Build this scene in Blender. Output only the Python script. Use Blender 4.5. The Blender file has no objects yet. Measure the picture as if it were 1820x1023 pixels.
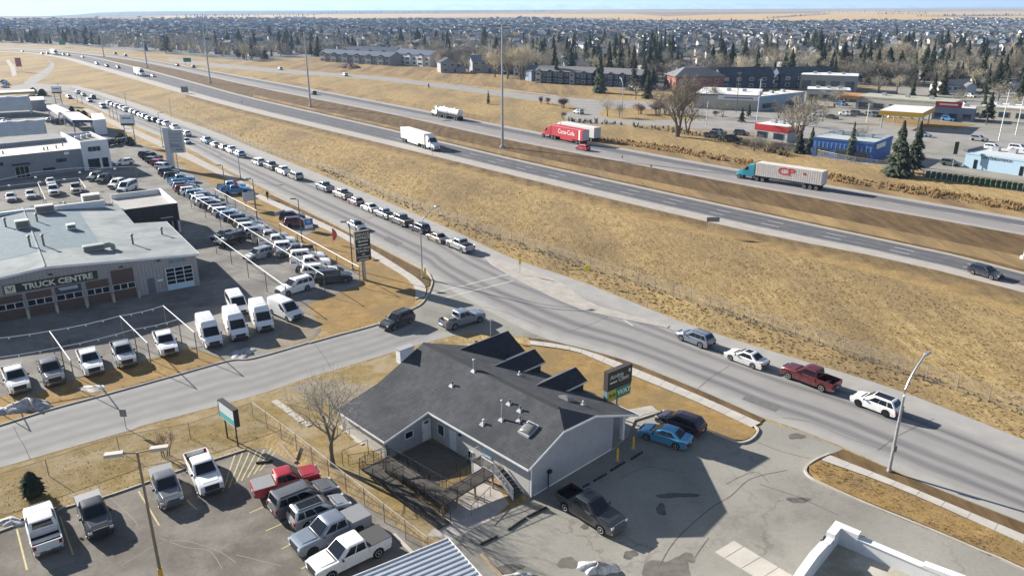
import bpy, bmesh, math, random
from mathutils import Vector, Matrix
random.seed(7)
R = math.radians
S = bpy.context.scene
# ---------------------------------------------------------------- camera (a drone 37 m above the ground)
F = 1365.0; HOR = 10.0; CX = 910.0; CY = 511.5; CAMH = 37.0
PITCH = math.atan((CY - HOR) / F)
cam_d = bpy.data.cameras.new('camera'); cam = bpy.data.objects.new('camera', cam_d)
S.collection.objects.link(cam); S.camera = cam
cam.location = (0, 0, CAMH); cam.rotation_euler = (math.pi / 2 - PITCH, 0, 0)
cam_d.sensor_width = 36.0; cam_d.lens = 36.0 * F / 1820.0
cam_d.clip_start = 0.5; cam_d.clip_end = 120000
S.render.resolution_x = 1024; S.render.resolution_y = 575
# ---------------------------------------------------------------- light
SUN_AZ = R(304.5); SUN_EL = R(21.8)          # azimuth clockwise from +Y
W = bpy.data.worlds.new('World'); S.world = W; W.use_nodes = True
nt = W.node_tree; nt.nodes.clear()
sky = nt.nodes.new('ShaderNodeTexSky'); sky.sky_type = 'NISHITA'; sky.sun_disc = False
sky.sun_elevation = SUN_EL; sky.sun_rotation = SUN_AZ
sky.altitude = 1100; sky.air_density = 0.6; sky.dust_density = 0.15; sky.ozone_density = 1.4
# thin high cloud towards the horizon, in the direction of view of the ray itself
tc = nt.nodes.new('ShaderNodeTexCoord'); mp = nt.nodes.new('ShaderNodeMapping')
mp.inputs['Scale'].default_value = (3.0, 3.0, 42.0)
ns = nt.nodes.new('ShaderNodeTexNoise'); ns.inputs['Scale'].default_value = 2.2; ns.inputs['Detail'].default_value = 5
rp = nt.nodes.new('ShaderNodeValToRGB'); rp.color_ramp.elements[0].position = .40; rp.color_ramp.elements[1].position = .62
mx = nt.nodes.new('ShaderNodeMixRGB'); mx.inputs[2].default_value = (9.5, 10.0, 10.8, 1)
mul = nt.nodes.new('ShaderNodeMath'); mul.operation = 'MULTIPLY'; mul.inputs[1].default_value = .16
bg = nt.nodes.new('ShaderNodeBackground'); out = nt.nodes.new('ShaderNodeOutputWorld')
bg.inputs['Strength'].default_value = 0.05
L_ = nt.links.new
L_(tc.outputs['Generated'], mp.inputs['Vector']); L_(mp.outputs[0], ns.inputs['Vector']); L_(ns.outputs['Fac'], rp.inputs[0])
L_(rp.outputs[0], mul.inputs[0]); L_(mul.outputs[0], mx.inputs[0]); L_(sky.outputs[0], mx.inputs[1]); L_(mx.outputs[0], bg.inputs[0]); L_(bg.outputs[0], out.inputs[0])
sun_d = bpy.data.lights.new('sun', 'SUN'); sun_d.energy = 5.0; sun_d.angle = R(.53); sun_d.color = (1.0, .945, .86)
sun = bpy.data.objects.new('sun', sun_d); S.collection.objects.link(sun)
sd = Vector((math.sin(SUN_AZ) * math.cos(SUN_EL), math.cos(SUN_AZ) * math.cos(SUN_EL), math.sin(SUN_EL)))
sun.rotation_euler = (-sd).to_track_quat('-Z', 'Y').to_euler(); sun.location = sd * 300
S.view_settings.view_transform = 'Standard'; S.view_settings.look = 'None'; S.view_settings.gamma = 1
S.view_settings.use_curve_mapping = False; S.view_settings.exposure = 1.45
S.render.engine = 'CYCLES'
# ---------------------------------------------------------------- helpers
COL = S.collection
def ray(px, py):
    x = (px - CX) / F; y = -(py - CY) / F
    return Vector((x, math.cos(PITCH) + y * math.sin(PITCH), -math.sin(PITCH) + y * math.cos(PITCH)))
def G(px, py, z=0.0):                        # photo pixel -> the point where that line of sight meets the height z
    d = ray(px, py); t = (CAMH - z) / -d.z
    return Vector((d.x * t, d.y * t, z))
def HT(bx, by, ty):                          # height of an upright thing standing at ground pixel (bx,by) with its top in row ty
    Y = G(bx, by).y; d = ray(bx, ty)
    return CAMH + d.z / d.y * Y
def proj(p):
    v = Vector(p) - Vector((0, 0, CAMH))
    zc = v.y * math.cos(PITCH) - v.z * math.sin(PITCH); yc = v.y * math.sin(PITCH) + v.z * math.cos(PITCH)
    return CX + F * v.x / zc, CY - F * yc / zc
def tag(o, label=None, cat=None, group=None, kind=None):
    if label: o['label'] = label
    if cat: o['category'] = cat
    if group: o['group'] = group
    if kind: o['kind'] = kind
    return o
def empty(name, loc=(0, 0, 0), rz=0, **k):
    o = bpy.data.objects.new(name, None); COL.objects.link(o); o.location = loc; o.rotation_euler = (0, 0, rz)
    o.empty_display_size = .3
    return tag(o, **k)
def link(name, me, parent=None, loc=(0, 0, 0), rz=0, **k):
    o = bpy.data.objects.new(name, me); COL.objects.link(o); o.parent = parent; o.location = loc; o.rotation_euler = (0, 0, rz)
    return tag(o, **k)
class MB:
    """collects vertices and faces for one mesh"""
    def __init__(s): s.v = []; s.f = []; s.m = []; s.mi = 0
    def add(s, vs, fs):
        b = len(s.v); s.v += [tuple(v) for v in vs]
        for f in fs: s.f.append([b + i for i in f]); s.m.append(s.mi)
        return s
    def box(s, x0, x1, y0, y1, z0, z1):
        return s.add([(x0,y0,z0),(x1,y0,z0),(x1,y1,z0),(x0,y1,z0),(x0,y0,z1),(x1,y0,z1),(x1,y1,z1),(x0,y1,z1)],
                     [(3,2,1,0),(4,5,6,7),(0,1,5,4),(1,2,6,5),(2,3,7,6),(3,0,4,7)])
    def cham(s, x0, x1, y0, y1, z0, z1, b=.05):      # box with chamfered vertical edges and top
        def ring(i, z): return [(x0+b+i,y0+i,z),(x1-b-i,y0+i,z),(x1-i,y0+b+i,z),(x1-i,y1-b-i,z),(x1-b-i,y1-i,z),(x0+b+i,y1-i,z),(x0+i,y1-b-i,z),(x0+i,y0+b+i,z)]
        return s.rings([ring(0, z0), ring(0, z1 - b), ring(b*.7, z1)])
    def rings(s, rs, close=True, cap=True):
        b = len(s.v); n = len(rs[0])
        for r in rs: s.v += [tuple(p) for p in r]
        for k in range(len(rs) - 1):
            for i in range(n if close else n - 1):
                j = (i + 1) % n
                s.f.append([b+k*n+i, b+k*n+j, b+(k+1)*n+j, b+(k+1)*n+i]); s.m.append(s.mi)
        if cap:
            s.f.append([b + i for i in reversed(range(n))]); s.m.append(s.mi)
            s.f.append([b + (len(rs)-1)*n + i for i in range(n)]); s.m.append(s.mi)
        return s
    def tube(s, pts, r, n=6, cap=True):
        rs = []; pts = [Vector(p) for p in pts]
        if not isinstance(r, (list, tuple)): r = [r] * len(pts)
        for i, p in enumerate(pts):
            d = (pts[min(i+1, len(pts)-1)] - pts[max(i-1, 0)]).normalized()
            a = d.cross(Vector((0, 0, 1)))
            if a.length < .05: a = d.cross(Vector((1, 0, 0)))
            a.normalize(); c = d.cross(a)
            rs.append([p + (a * math.cos(t) + c * math.sin(t)) * r[i] for t in (2*math.pi*k/n for k in range(n))])
        return s.rings(rs, cap=cap)
    def quad(s, a, b, c, d): return s.add([a, b, c, d], [(0, 1, 2, 3)])
    def poly(s, pts): return s.add(pts, [list(range(len(pts)))])
    def slab(s, pts, z0, z1):                        # plan outline extruded
        return s.rings([[(p[0], p[1], z0) for p in pts], [(p[0], p[1], z1) for p in pts]])
    def mesh(s, name, mats, smooth=False, angle=35):
        me = bpy.data.meshes.new(name); me.from_pydata(s.v, [], s.f)
        for m in (mats if isinstance(mats, (list, tuple)) else [mats]): me.materials.append(m)
        if any(s.m): me.polygons.foreach_set('material_index', s.m)
        bm = bmesh.new(); bm.from_mesh(me); bmesh.ops.recalc_face_normals(bm, faces=bm.faces)
        bm.to_mesh(me); bm.free()
        if smooth:
            me.polygons.foreach_set('use_smooth', [True] * len(me.polygons)); me.set_sharp_from_angle(angle=R(angle))
        me.update(); return me
    def build(s, name, mats, parent=None, loc=(0, 0, 0), rz=0, smooth=False, **k):
        return link(name, s.mesh(name, mats, smooth), parent, loc, rz, **k)
def flip_up(me):
    bm = bmesh.new(); bm.from_mesh(me)
    for f in bm.faces:
        if f.normal.z < 0: f.normal_flip()
    bm.to_mesh(me); bm.free()
# ---------------------------------------------------------------- materials
MATS = {}
def M(name, col, rough=.8, col2=None, scale=1.0, detail=4, bump=0, bscale=None, metal=0, spec=.5, stretch=None, rot=0, lo=.35, hi=.65, world=True, coat=0, col3=None, scale3=.08, lo3=.45, hi3=.62, fine=None, cracks=0, transl=0):
    if name in MATS: return MATS[name]
    m = bpy.data.materials.new(name); m.use_nodes = True; t = m.node_tree; n = t.nodes; l = t.links.new
    b = n['Principled BSDF']; b.inputs['Roughness'].default_value = rough; b.inputs['Metallic'].default_value = metal
    b.inputs['Specular IOR Level'].default_value = .08 if (rough >= .85 and spec == .5) else spec; b.inputs['Coat Weight'].default_value = coat
    b.inputs['Base Color'].default_value = (*col, 1)
    if col2 or bump:
        if world: src = n.new('ShaderNodeNewGeometry').outputs['Position']
        else: src = n.new('ShaderNodeTexCoord').outputs['Object']
        mp = n.new('ShaderNodeMapping'); l(src, mp.inputs[0]); mp.inputs['Rotation'].default_value = (0, 0, rot)
        if stretch: mp.inputs['Scale'].default_value = stretch
    if col2:
        t1 = n.new('ShaderNodeTexNoise'); t1.inputs['Scale'].default_value = scale; t1.inputs['Detail'].default_value = detail; t1.inputs['Roughness'].default_value = .62
        l(mp.outputs[0], t1.inputs['Vector'])
        r = n.new('ShaderNodeValToRGB'); r.color_ramp.elements[0].position = lo; r.color_ramp.elements[1].position = hi
        r.color_ramp.elements[0].color = (*col, 1); r.color_ramp.elements[1].color = (*col2, 1); l(t1.outputs['Fac'], r.inputs[0])
        last = r.outputs[0]
        if col3:
            t3 = n.new('ShaderNodeTexNoise'); t3.inputs['Scale'].default_value = scale3; t3.inputs['Detail'].default_value = 5; t3.inputs['Roughness'].default_value = .65
            l(mp.outputs[0], t3.inputs['Vector'])
            r3 = n.new('ShaderNodeValToRGB'); r3.color_ramp.elements[0].position = lo3; r3.color_ramp.elements[1].position = hi3
            l(t3.outputs['Fac'], r3.inputs[0]); mx = n.new('ShaderNodeMixRGB'); l(r3.outputs[0], mx.inputs[0]); l(last, mx.inputs[1]); mx.inputs[2].default_value = (*col3, 1)
            last = mx.outputs[0]
        if fine:                                      # small scale mottling
            tf = n.new('ShaderNodeTexNoise'); tf.inputs['Scale'].default_value = fine[0]; tf.inputs['Detail'].default_value = 6; tf.inputs['Roughness'].default_value = .7; l(mp.outputs[0], tf.inputs['Vector'])
            mr = n.new('ShaderNodeMapRange'); mr.inputs[1].default_value = .3; mr.inputs[2].default_value = .7; mr.inputs[3].default_value = 1-fine[1]; mr.inputs[4].default_value = 1+fine[1]; l(tf.outputs['Fac'], mr.inputs[0])
            hs = n.new('ShaderNodeHueSaturation'); l(mr.outputs[0], hs.inputs['Value']); l(last, hs.inputs['Color']); last = hs.outputs[0]
        if cracks:                                    # a net of thin cracks, broken up by noise
            vo = n.new('ShaderNodeTexVoronoi'); vo.feature = 'DISTANCE_TO_EDGE'; vo.inputs['Scale'].default_value = cracks
            nz = n.new('ShaderNodeTexNoise'); nz.inputs['Scale'].default_value = .9; nz.inputs['Detail'].default_value = 4; l(mp.outputs[0], nz.inputs['Vector'])
            va = n.new('ShaderNodeVectorMath'); va.operation = 'MULTIPLY_ADD'; l(nz.outputs['Color'], va.inputs[0]); va.inputs[1].default_value = (3, 3, 0); l(mp.outputs[0], va.inputs[2]); l(va.outputs[0], vo.inputs['Vector'])
            cm = n.new('ShaderNodeMapRange'); cm.inputs[1].default_value = .002; cm.inputs[2].default_value = .012; cm.inputs[3].default_value = .32; cm.inputs[4].default_value = 0; l(vo.outputs['Distance'], cm.inputs[0])
            nb = n.new('ShaderNodeTexNoise'); nb.inputs['Scale'].default_value = .12; l(mp.outputs[0], nb.inputs['Vector'])
            nr = n.new('ShaderNodeMapRange'); nr.inputs[1].default_value = .45; nr.inputs[2].default_value = .6; l(nb.outputs['Fac'], nr.inputs[0])
            mm = n.new('ShaderNodeMath'); mm.operation = 'MULTIPLY'; l(cm.outputs[0], mm.inputs[0]); l(nr.outputs[0], mm.inputs[1])
            xx = n.new('ShaderNodeMixRGB'); l(mm.outputs[0], xx.inputs[0]); l(last, xx.inputs[1]); xx.inputs[2].default_value = (.05, .048, .045, 1); last = xx.outputs[0]
        l(last, b.inputs['Base Color'])
        if transl:                                    # thin dry blades let the light through
            tl = n.new('ShaderNodeBsdfTranslucent'); l(last, tl.inputs['Color']); ms = n.new('ShaderNodeMixShader'); ms.inputs[0].default_value = transl; l(b.outputs[0], ms.inputs[1]); l(tl.outputs[0], ms.inputs[2]); l(ms.outputs[0], n['Material Output'].inputs['Surface'])
    if bump:
        t2 = n.new('ShaderNodeTexNoise'); t2.inputs['Scale'].default_value = bscale or scale * 3; t2.inputs['Detail'].default_value = 5
        l(mp.outputs[0], t2.inputs['Vector'])
        bp = n.new('ShaderNodeBump'); bp.inputs['Strength'].default_value = min(1, bump); bp.inputs['Distance'].default_value = .1 * max(1, bump)
        l(t2.outputs['Fac'], bp.inputs['Height']); l(bp.outputs[0], b.inputs['Normal'])
    MATS[name] = m; return m
RA = R(37)                                            # the freeway and the main road run about 37 degrees left of the view axis
def along(name, *a, k=.25, **kw): return M(name, *a, stretch=(1, k, 1), rot=-RA, **kw)
m_grass = along('dry_grass', (.235,.160,.068), .95, (.405,.298,.145), scale=1.1, detail=9, bump=.35, bscale=5, col3=(.20,.145,.078), scale3=.07, k=.3, fine=(4.5,.38), lo3=.42, hi3=.66)
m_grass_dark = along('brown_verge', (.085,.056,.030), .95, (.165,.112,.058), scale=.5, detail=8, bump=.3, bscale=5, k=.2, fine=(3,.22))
m_lawn = M('dormant_lawn', (.22,.14,.053), .95, (.32,.215,.092), scale=.7, detail=9, bump=.25, bscale=8, col3=(.22,.155,.075), scale3=.18, fine=(5,.2))
m_lawn2 = M('dormant_lawn_green', (.17,.13,.05), .95, (.28,.2,.09), scale=.9, detail=9, bump=.25, bscale=8, col3=(.30,.24,.15), scale3=.25, fine=(5,.22))
m_lot = M('lot_asphalt', (.185,.176,.16), .9, (.255,.243,.22), scale=.35, detail=8, bump=.15, bscale=20, col3=(.15,.14,.13), scale3=.12, fine=(4,.12), cracks=.14)
m_lot2 = M('old_asphalt', (.245,.235,.206), .9, (.32,.306,.268), scale=.3, detail=9, bump=.15, bscale=20, col3=(.205,.195,.172), scale3=.15, fine=(4,.1), cracks=.1)
m_dirt = M('dirt', (.20,.165,.12), .95, (.28,.24,.18), scale=.6, detail=8, bump=.4, bscale=5)
m_walk = M('concrete', (.40,.37,.33), .9, (.47,.44,.395), scale=.8, detail=7, bump=.1, bscale=14)
m_walk2 = M('concrete_old', (.33,.30,.27), .9, (.42,.39,.35), scale=.8, detail=7, bump=.1, bscale=14)
m_kerb = M('kerb_concrete', (.36,.33,.285), .9, (.44,.41,.36), scale=1.2)
m_gravel = along('gravel_shoulder', (.37,.33,.29), .95, (.44,.40,.355), scale=1.2, detail=8, k=.1)
m_snow = M('old_snow', (.36,.36,.37), .8, (.55,.56,.58), scale=1.2, detail=9, bump=.4, bscale=5, col3=(.22,.20,.17), scale3=1.1, lo3=.44, hi3=.6, fine=(6,.25))
m_yellow = M('yellow_paint', (.50,.40,.14), .8, (.33,.29,.17), scale=2.5, detail=6)
m_white = M('white_line_paint', (.55,.53,.5), .8, (.38,.36,.33), scale=1.5, detail=6)
m_patch = M('dark_tar_patch', (.085,.08,.074), .85, (.15,.14,.128), scale=1.2, detail=6)
m_black = M('black_metal', (.022,.022,.024), .5, metal=.2)
m_steel = M('galvanised_steel', (.36,.37,.38), .45, (.46,.47,.48), scale=3, metal=.55)
m_steel_d = M('weathered_steel', (.16,.145,.125), .6, (.22,.20,.175), scale=2, metal=.4)
m_wood = M('weathered_wood', (.24,.18,.12), .85, (.33,.26,.185), scale=4)
m_whitep = M('white_paint', (.76,.76,.75), .5, (.68,.68,.67), scale=2)
m_glass = M('dark_glass', (.010,.013,.018), .05, spec=.4)
m_glassb = M('blue_glass', (.03,.05,.07), .08, spec=.8)
m_concw = M('white_roof', (.68,.67,.64), .8, (.58,.57,.545), scale=.5)
def verge_mat():
    """mown verge that thins out into the tall grass towards its outer edge (UV x = 0)"""
    m = along('mown_verge', (.115,.08,.042), .95, (.215,.152,.08), scale=.5, detail=8, bump=.3, bscale=5, k=.2, fine=(4,.3)); t = m.node_tree; n = t.nodes; l = t.links.new; b = n['Principled BSDF']; src = b.inputs['Base Color'].links[0].from_socket
    uv = n.new('ShaderNodeUVMap'); sp = n.new('ShaderNodeSeparateXYZ'); l(uv.outputs[0], sp.inputs[0]); g = n.new('ShaderNodeNewGeometry'); nz = n.new('ShaderNodeTexNoise'); nz.inputs['Scale'].default_value = .35; nz.inputs['Detail'].default_value = 7; l(g.outputs['Position'], nz.inputs['Vector'])
    a = n.new('ShaderNodeMath'); a.operation = 'MULTIPLY_ADD'; l(nz.outputs['Fac'], a.inputs[0]); a.inputs[1].default_value = 1.6; l(sp.outputs[0], a.inputs[2]); r = n.new('ShaderNodeMapRange'); r.inputs[1].default_value = .85; r.inputs[2].default_value = 1.45; l(a.outputs[0], r.inputs[0])
    n2 = n.new('ShaderNodeTexNoise'); n2.inputs['Scale'].default_value = 2.5; n2.inputs['Detail'].default_value = 8; l(g.outputs['Position'], n2.inputs['Vector']); c = n.new('ShaderNodeValToRGB'); c.color_ramp.elements[0].position = .35; c.color_ramp.elements[1].position = .65; c.color_ramp.elements[0].color = (.232,.152,.060,1); c.color_ramp.elements[1].color = (.39,.277,.125,1); l(n2.outputs['Fac'], c.inputs[0])
    mx = n.new('ShaderNodeMixRGB'); l(r.outputs[0], mx.inputs[0]); l(c.outputs[0], mx.inputs[1]); l(src, mx.inputs[2]); l(mx.outputs[0], b.inputs['Base Color']); return m
def road_mat(name, base, dark, lanes, pale=None):
    """asphalt worn along its wheel paths: the ribbon's UV x runs across the road, y along it in metres"""
    m = bpy.data.materials.new(name); m.use_nodes = True; t = m.node_tree; n = t.nodes; l = t.links.new; b = n['Principled BSDF']
    b.inputs['Roughness'].default_value = .9; b.inputs['Specular IOR Level'].default_value = .12
    uv = n.new('ShaderNodeUVMap'); sp = n.new('ShaderNodeSeparateXYZ'); l(uv.outputs[0], sp.inputs[0])
    r = n.new('ShaderNodeValToRGB'); r.color_ramp.interpolation = 'EASE'; e = r.color_ramp.elements
    e[0].position = 0; e[0].color = (0, 0, 0, 1); e[1].position = 1; e[1].color = (0, 0, 0, 1)
    for p, v in lanes: x = e.new(p); x.color = (v, v, v, 1)
    geo = n.new('ShaderNodeNewGeometry')
    wob = n.new('ShaderNodeTexNoise'); wob.inputs['Scale'].default_value = .12; l(geo.outputs['Position'], wob.inputs['Vector'])
    ma = n.new('ShaderNodeMath'); ma.operation = 'MULTIPLY_ADD'; l(wob.outputs['Fac'], ma.inputs[0]); ma.inputs[1].default_value = .03; l(sp.outputs[0], ma.inputs[2])
    ms = n.new('ShaderNodeMath'); ms.operation = 'SUBTRACT'; l(ma.outputs[0], ms.inputs[0]); ms.inputs[1].default_value = .015
    l(ms.outputs[0], r.inputs[0])
    mp = n.new('ShaderNodeMapping'); mp.inputs['Scale'].default_value = (14, .06, 1); l(uv.outputs[0], mp.inputs[0])
    n1 = n.new('ShaderNodeTexNoise'); n1.inputs['Scale'].default_value = 2; n1.inputs['Detail'].default_value = 6; l(mp.outputs[0], n1.inputs['Vector'])
    n2 = n.new('ShaderNodeTexNoise'); n2.inputs['Scale'].default_value = .5; n2.inputs['Detail'].default_value = 9; l(geo.outputs['Position'], n2.inputs['Vector'])
    a = n.new('ShaderNodeMath'); a.operation = 'ADD'; l(n1.outputs['Fac'], a.inputs[0]); l(n2.outputs['Fac'], a.inputs[1])
    mr = n.new('ShaderNodeMapRange'); mr.inputs[1].default_value = .7; mr.inputs[2].default_value = 1.3; mr.inputs[3].default_value = .8; mr.inputs[4].default_value = 1.25; l(a.outputs[0], mr.inputs[0])
    mm = n.new('ShaderNodeMath'); mm.operation = 'MULTIPLY'; l(r.outputs[0], mm.inputs[0]); l(mr.outputs[0], mm.inputs[1])
    mx = n.new('ShaderNodeMixRGB'); mx.inputs[1].default_value = (*base, 1); mx.inputs[2].default_value = (*dark, 1); l(mm.outputs[0], mx.inputs[0])
    vr = n.new('ShaderNodeMapRange'); vr.inputs[1].default_value = .3; vr.inputs[2].default_value = .7; vr.inputs[3].default_value = .9; vr.inputs[4].default_value = 1.08; l(n2.outputs['Fac'], vr.inputs[0])
    hs = n.new('ShaderNodeHueSaturation'); l(vr.outputs[0], hs.inputs['Value']); l(mx.outputs[0], hs.inputs['Color']); l(hs.outputs[0], b.inputs['Base Color'])
    return m
m_main = road_mat('main_road_asphalt', (.325,.314,.295), (.145,.142,.146), [(.05,.0),(.13,.35),(.2,.9),(.26,.35),(.33,.9),(.4,.3),(.5,.35),(.56,.85),(.62,.3),(.69,.85),(.76,.2),(.82,0),(.95,0)])
m_side = road_mat('side_street_asphalt', (.288,.28,.266), (.205,.20,.195), [(.08,.1),(.2,.8),(.3,.4),(.42,.8),(.52,.3),(.62,.8),(.72,.4),(.82,.7),(.93,.1)])
m_frwy = road_mat('freeway_asphalt', (.37,.34,.305), (.098,.101,.112), [(.25,0),(.30,.75),(.42,1),(.5,.85),(.6,1),(.7,.85),(.8,1),(.88,.8),(.94,0)])
m_frwy2 = road_mat('freeway_far_asphalt', (.35,.325,.30), (.11,.112,.122), [(.08,.15),(.2,.4),(.35,.4),(.5,.5),(.62,.9),(.78,1),(.87,.3),(.93,0)])
m_ramp = M('ramp_asphalt', (.25,.238,.222), .9, (.31,.296,.277), scale=.2, detail=7)
# ---------------------------------------------------------------- sheets
def smooth_line(pts, n=6):
    out = []; P = [Vector(p) for p in pts]
    for i in range(len(P) - 1):
        p0 = P[max(i-1, 0)]; p1 = P[i]; p2 = P[i+1]; p3 = P[min(i+2, len(P)-1)]
        for k in range(n):
            t = k / n
            out.append(.5 * ((2*p1) + (p2-p0)*t + (2*p0-5*p1+4*p2-p3)*t*t + (3*p1-p0-3*p2+p3)*t*t*t))
    out.append(P[-1]); return out
def resample(P, n):
    d = [0]
    for a, b in zip(P, P[1:]): d.append(d[-1] + (b - a).length)
    out = []; j = 0
    for k in range(n):
        s = d[-1] * k / (n - 1)
        while j < len(d) - 2 and d[j+1] < s: j += 1
        t = (s - d[j]) / max(1e-6, d[j+1] - d[j]); out.append(P[j].lerp(P[j+1], min(1, max(0, t))))
    return out
def px(pts): return [G(*p) for p in pts]
def sheet(name, pts, z, mat, pixels=True, kind='structure', parent=None, **k):
    P = px(pts) if pixels else [Vector((p[0], p[1], 0)) for p in pts]
    b = MB(); b.poly([(p.x, p.y, z) for p in P]); me = b.mesh(name, mat); flip_up(me)
    return link(name, me, parent, kind=kind, **k)
def slab(name, pts, z, mat, smooth=0, parent=None, z0=-.05, pixels=True, kind='structure', **k):
    P = px(pts) if pixels else [Vector((p[0], p[1], 0)) for p in pts]
    if smooth: P = smooth_line(P + [P[0]], smooth)[:-1]
    b = MB(); b.slab(P, z0, z); return b.build(name, mat, parent, kind=kind, **k)
def ribbon(name, A, B, z, mat, n=60, z0=None, parent=None, kind='structure', pixels=True, **k):
    PA = resample(smooth_line(px(A) if pixels else A), n); PB = resample(smooth_line(px(B) if pixels else B), n)
    me = bpy.data.meshes.new(name); vs = []; fs = []; uvs = []; s = 0; K = 6
    for i in range(n):
        if i: s += ((PA[i]-PA[i-1]).length + (PB[i]-PB[i-1]).length) / 2
        for q in range(K): vs.append(tuple(PA[i].lerp(PB[i], q/(K-1)) + Vector((0, 0, z)))); uvs.append((q/(K-1), s))
    for i in range(n - 1):
        for q in range(K - 1): fs.append((i*K+q, i*K+q+1, (i+1)*K+q+1, (i+1)*K+q))
    me.from_pydata(vs, [], fs); me.materials.append(mat); u = me.uv_layers.new(name='UVMap')
    for lp in me.loops: u.data[lp.index].uv = uvs[lp.vertex_index]
    flip_up(me); return link(name, me, parent, kind=kind, **k)
def band(name, line, w, z, mat, pixels=True, z0=None, parent=None, n=4, kind='structure', **k):   # a strip of even width along a line
    P = smooth_line(px(line) if pixels else line, n); A = []; B = []
    for i, p in enumerate(P):
        d = (P[min(i+1, len(P)-1)] - P[max(i-1, 0)]); d.z = 0; d.normalize(); nn = Vector((-d.y, d.x, 0)) * w / 2
        A.append(p + nn); B.append(p - nn)
    b = MB()
    if z0 is None:
        for i in range(len(A)-1): b.quad(*[(q.x, q.y, z) for q in (A[i], A[i+1], B[i+1], B[i])])
        me = b.mesh(name, mat); flip_up(me); return link(name, me, parent, kind=kind, **k)
    b.slab(A + B[::-1], z0, z)
    return b.build(name, mat, parent, kind=kind, **k)
def text_mesh(s, size=1.0, extr=.01, bold=0.0):
    c = bpy.data.curves.new('txt', 'FONT'); c.body = s; c.size = size; c.extrude = extr; c.offset = bold; c.align_x = 'CENTER'; c.align_y = 'CENTER'; c.resolution_u = 2
    o = bpy.data.objects.new('txt', c); COL.objects.link(o); bpy.context.view_layer.update()
    me = bpy.data.meshes.new_from_object(o.evaluated_get(bpy.context.evaluated_depsgraph_get())); bpy.data.objects.remove(o); bpy.data.curves.remove(c)
    return me
def lettering(s, mat, parent, loc, normal, size, name='lettering', sx=1.0, bold=0.0, extr=.012, label=None):
    """flat lettering standing upright with its face to the plan direction 'normal' (in the parent's frame)"""
    me = text_mesh(s, size, extr, bold); me.materials.clear(); me.materials.append(mat)
    nx, ny = normal; rz = math.atan2(nx, -ny)
    mt = Matrix.Rotation(rz, 4, 'Z') @ Matrix.Rotation(math.pi/2, 4, 'X') @ Matrix.Diagonal((sx, 1, 1, 1)); me.transform(mt)
    return link(name, me, parent, loc, label=label)
# ---------------------------------------------------------------- ground, roads, lots
# the land runs out to the far edge of the plateau; beyond it the valley falls away to the mountains
EDGE = [(-3000,30),(-700,29.5),(90,28.5),(140,26),(175,22.5),(230,20.6),(330,19.8),(460,19.2),(700,18.6),(900,18.0),(1000,17.4),(1150,16.8),(1300,16.2),(1500,15.4),(1620,14.2),(1700,12.9),(1820,12.0),(2600,11.5),(5000,11.5)]
b = MB(); b.poly([(-30000,-3000,0)] + [tuple(G(*p)) for p in EDGE] + [(60000,-3000,0)])
link('ground', b.mesh('ground', m_grass), kind='structure')
# --- freeway: near and far carriageways (ribbons from the edge nearer the camera to the other edge)
ribbon('freeway_near_carriageway',
       [(2300,655),(1820,520),(1578,460),(1360,417),(1154,370),(900,309),(679,255),(450,200),(330,168),(244,143),(158,118),(105,103),(40,94),(-80,88)],
       [(2300,600),(1820,484),(1746,463),(1360,380),(1154,335),(900,279),(712,234),(450,174),(352,148),(254,122),(163,101),(110,95),(40,90.5),(-80,86)], .02, m_frwy, 90)
ribbon('freeway_far_carriageway',
       [(2300,507),(1820,418),(1360,336),(1154,297),(900,248),(680,200),(450,154),(254,111),(142,95.5),(60,88.5),(-80,84)],
       [(2300,468),(1820,388),(1538,340),(1360,309),(1154,272),(900,224),(680,182),(450,139),(254,104.5),(178,94),(112,88),(50,84.5),(-80,82)], .02, m_frwy2, 90)
# dashed lane lines and edge lines of the freeway
def lane_mix(A, B, t, n=200):
    PA = resample(smooth_line(px(A)), n); PB = resample(smooth_line(px(B)), n); return [a.lerp(c, t) for a, c in zip(PA, PB)]
NA = [(2300,655),(1820,520),(1578,460),(1360,417),(1154,370),(900,309),(679,255)]; NB = [(2300,600),(1820,484),(1746,463),(1360,380),(1154,335),(900,279),(712,234)]
FA = [(2300,507),(1820,418),(1360,336),(1154,297),(900,248),(680,200)]; FB = [(2300,468),(1820,388),(1538,340),(1360,309),(1154,272),(900,224),(680,182)]
def dashes(name, P, on, off, w, mat, z=.027):
    bb = MB(); Q = resample(P, 400); L = sum((c-a).length for a, c in zip(Q, Q[1:])); n = max(2, int(L / .5)); Q = resample(P, n); st = L / (n - 1); s = 0
    for a, c in zip(Q, Q[1:]):
        if (s % (on + off)) < on:
            d = (c - a).normalized(); nn = Vector((-d.y, d.x, 0)) * w / 2
            bb.quad(*[(q.x, q.y, z) for q in (a+nn, c+nn, c-nn, a-nn)])
        s += st
    me = bb.mesh(name, mat); flip_up(me); return link(name, me, kind='structure')
m_line = M('lane_paint', (.52,.51,.49), .8)
dashes('freeway_lane_markings', lane_mix(NA, NB, .48), 3.2, 8, .16, m_line)
dashes('freeway_lane_markings', lane_mix(NA, NB, .68), 3.2, 8, .16, m_line)
dashes('freeway_edge_line', lane_mix(NA, NB, .29), 500, 1, .14, m_line)
dashes('freeway_edge_line', lane_mix(NA, NB, .91), 500, 1, .14, M('edge_yellow', (.45,.37,.17), .8))
dashes('freeway_lane_markings', lane_mix(FA, FB, .5), 3.2, 8, .15, m_line)
dashes('freeway_edge_line', lane_mix(FA, FB, .84), 500, 1, .14, m_line)
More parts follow.
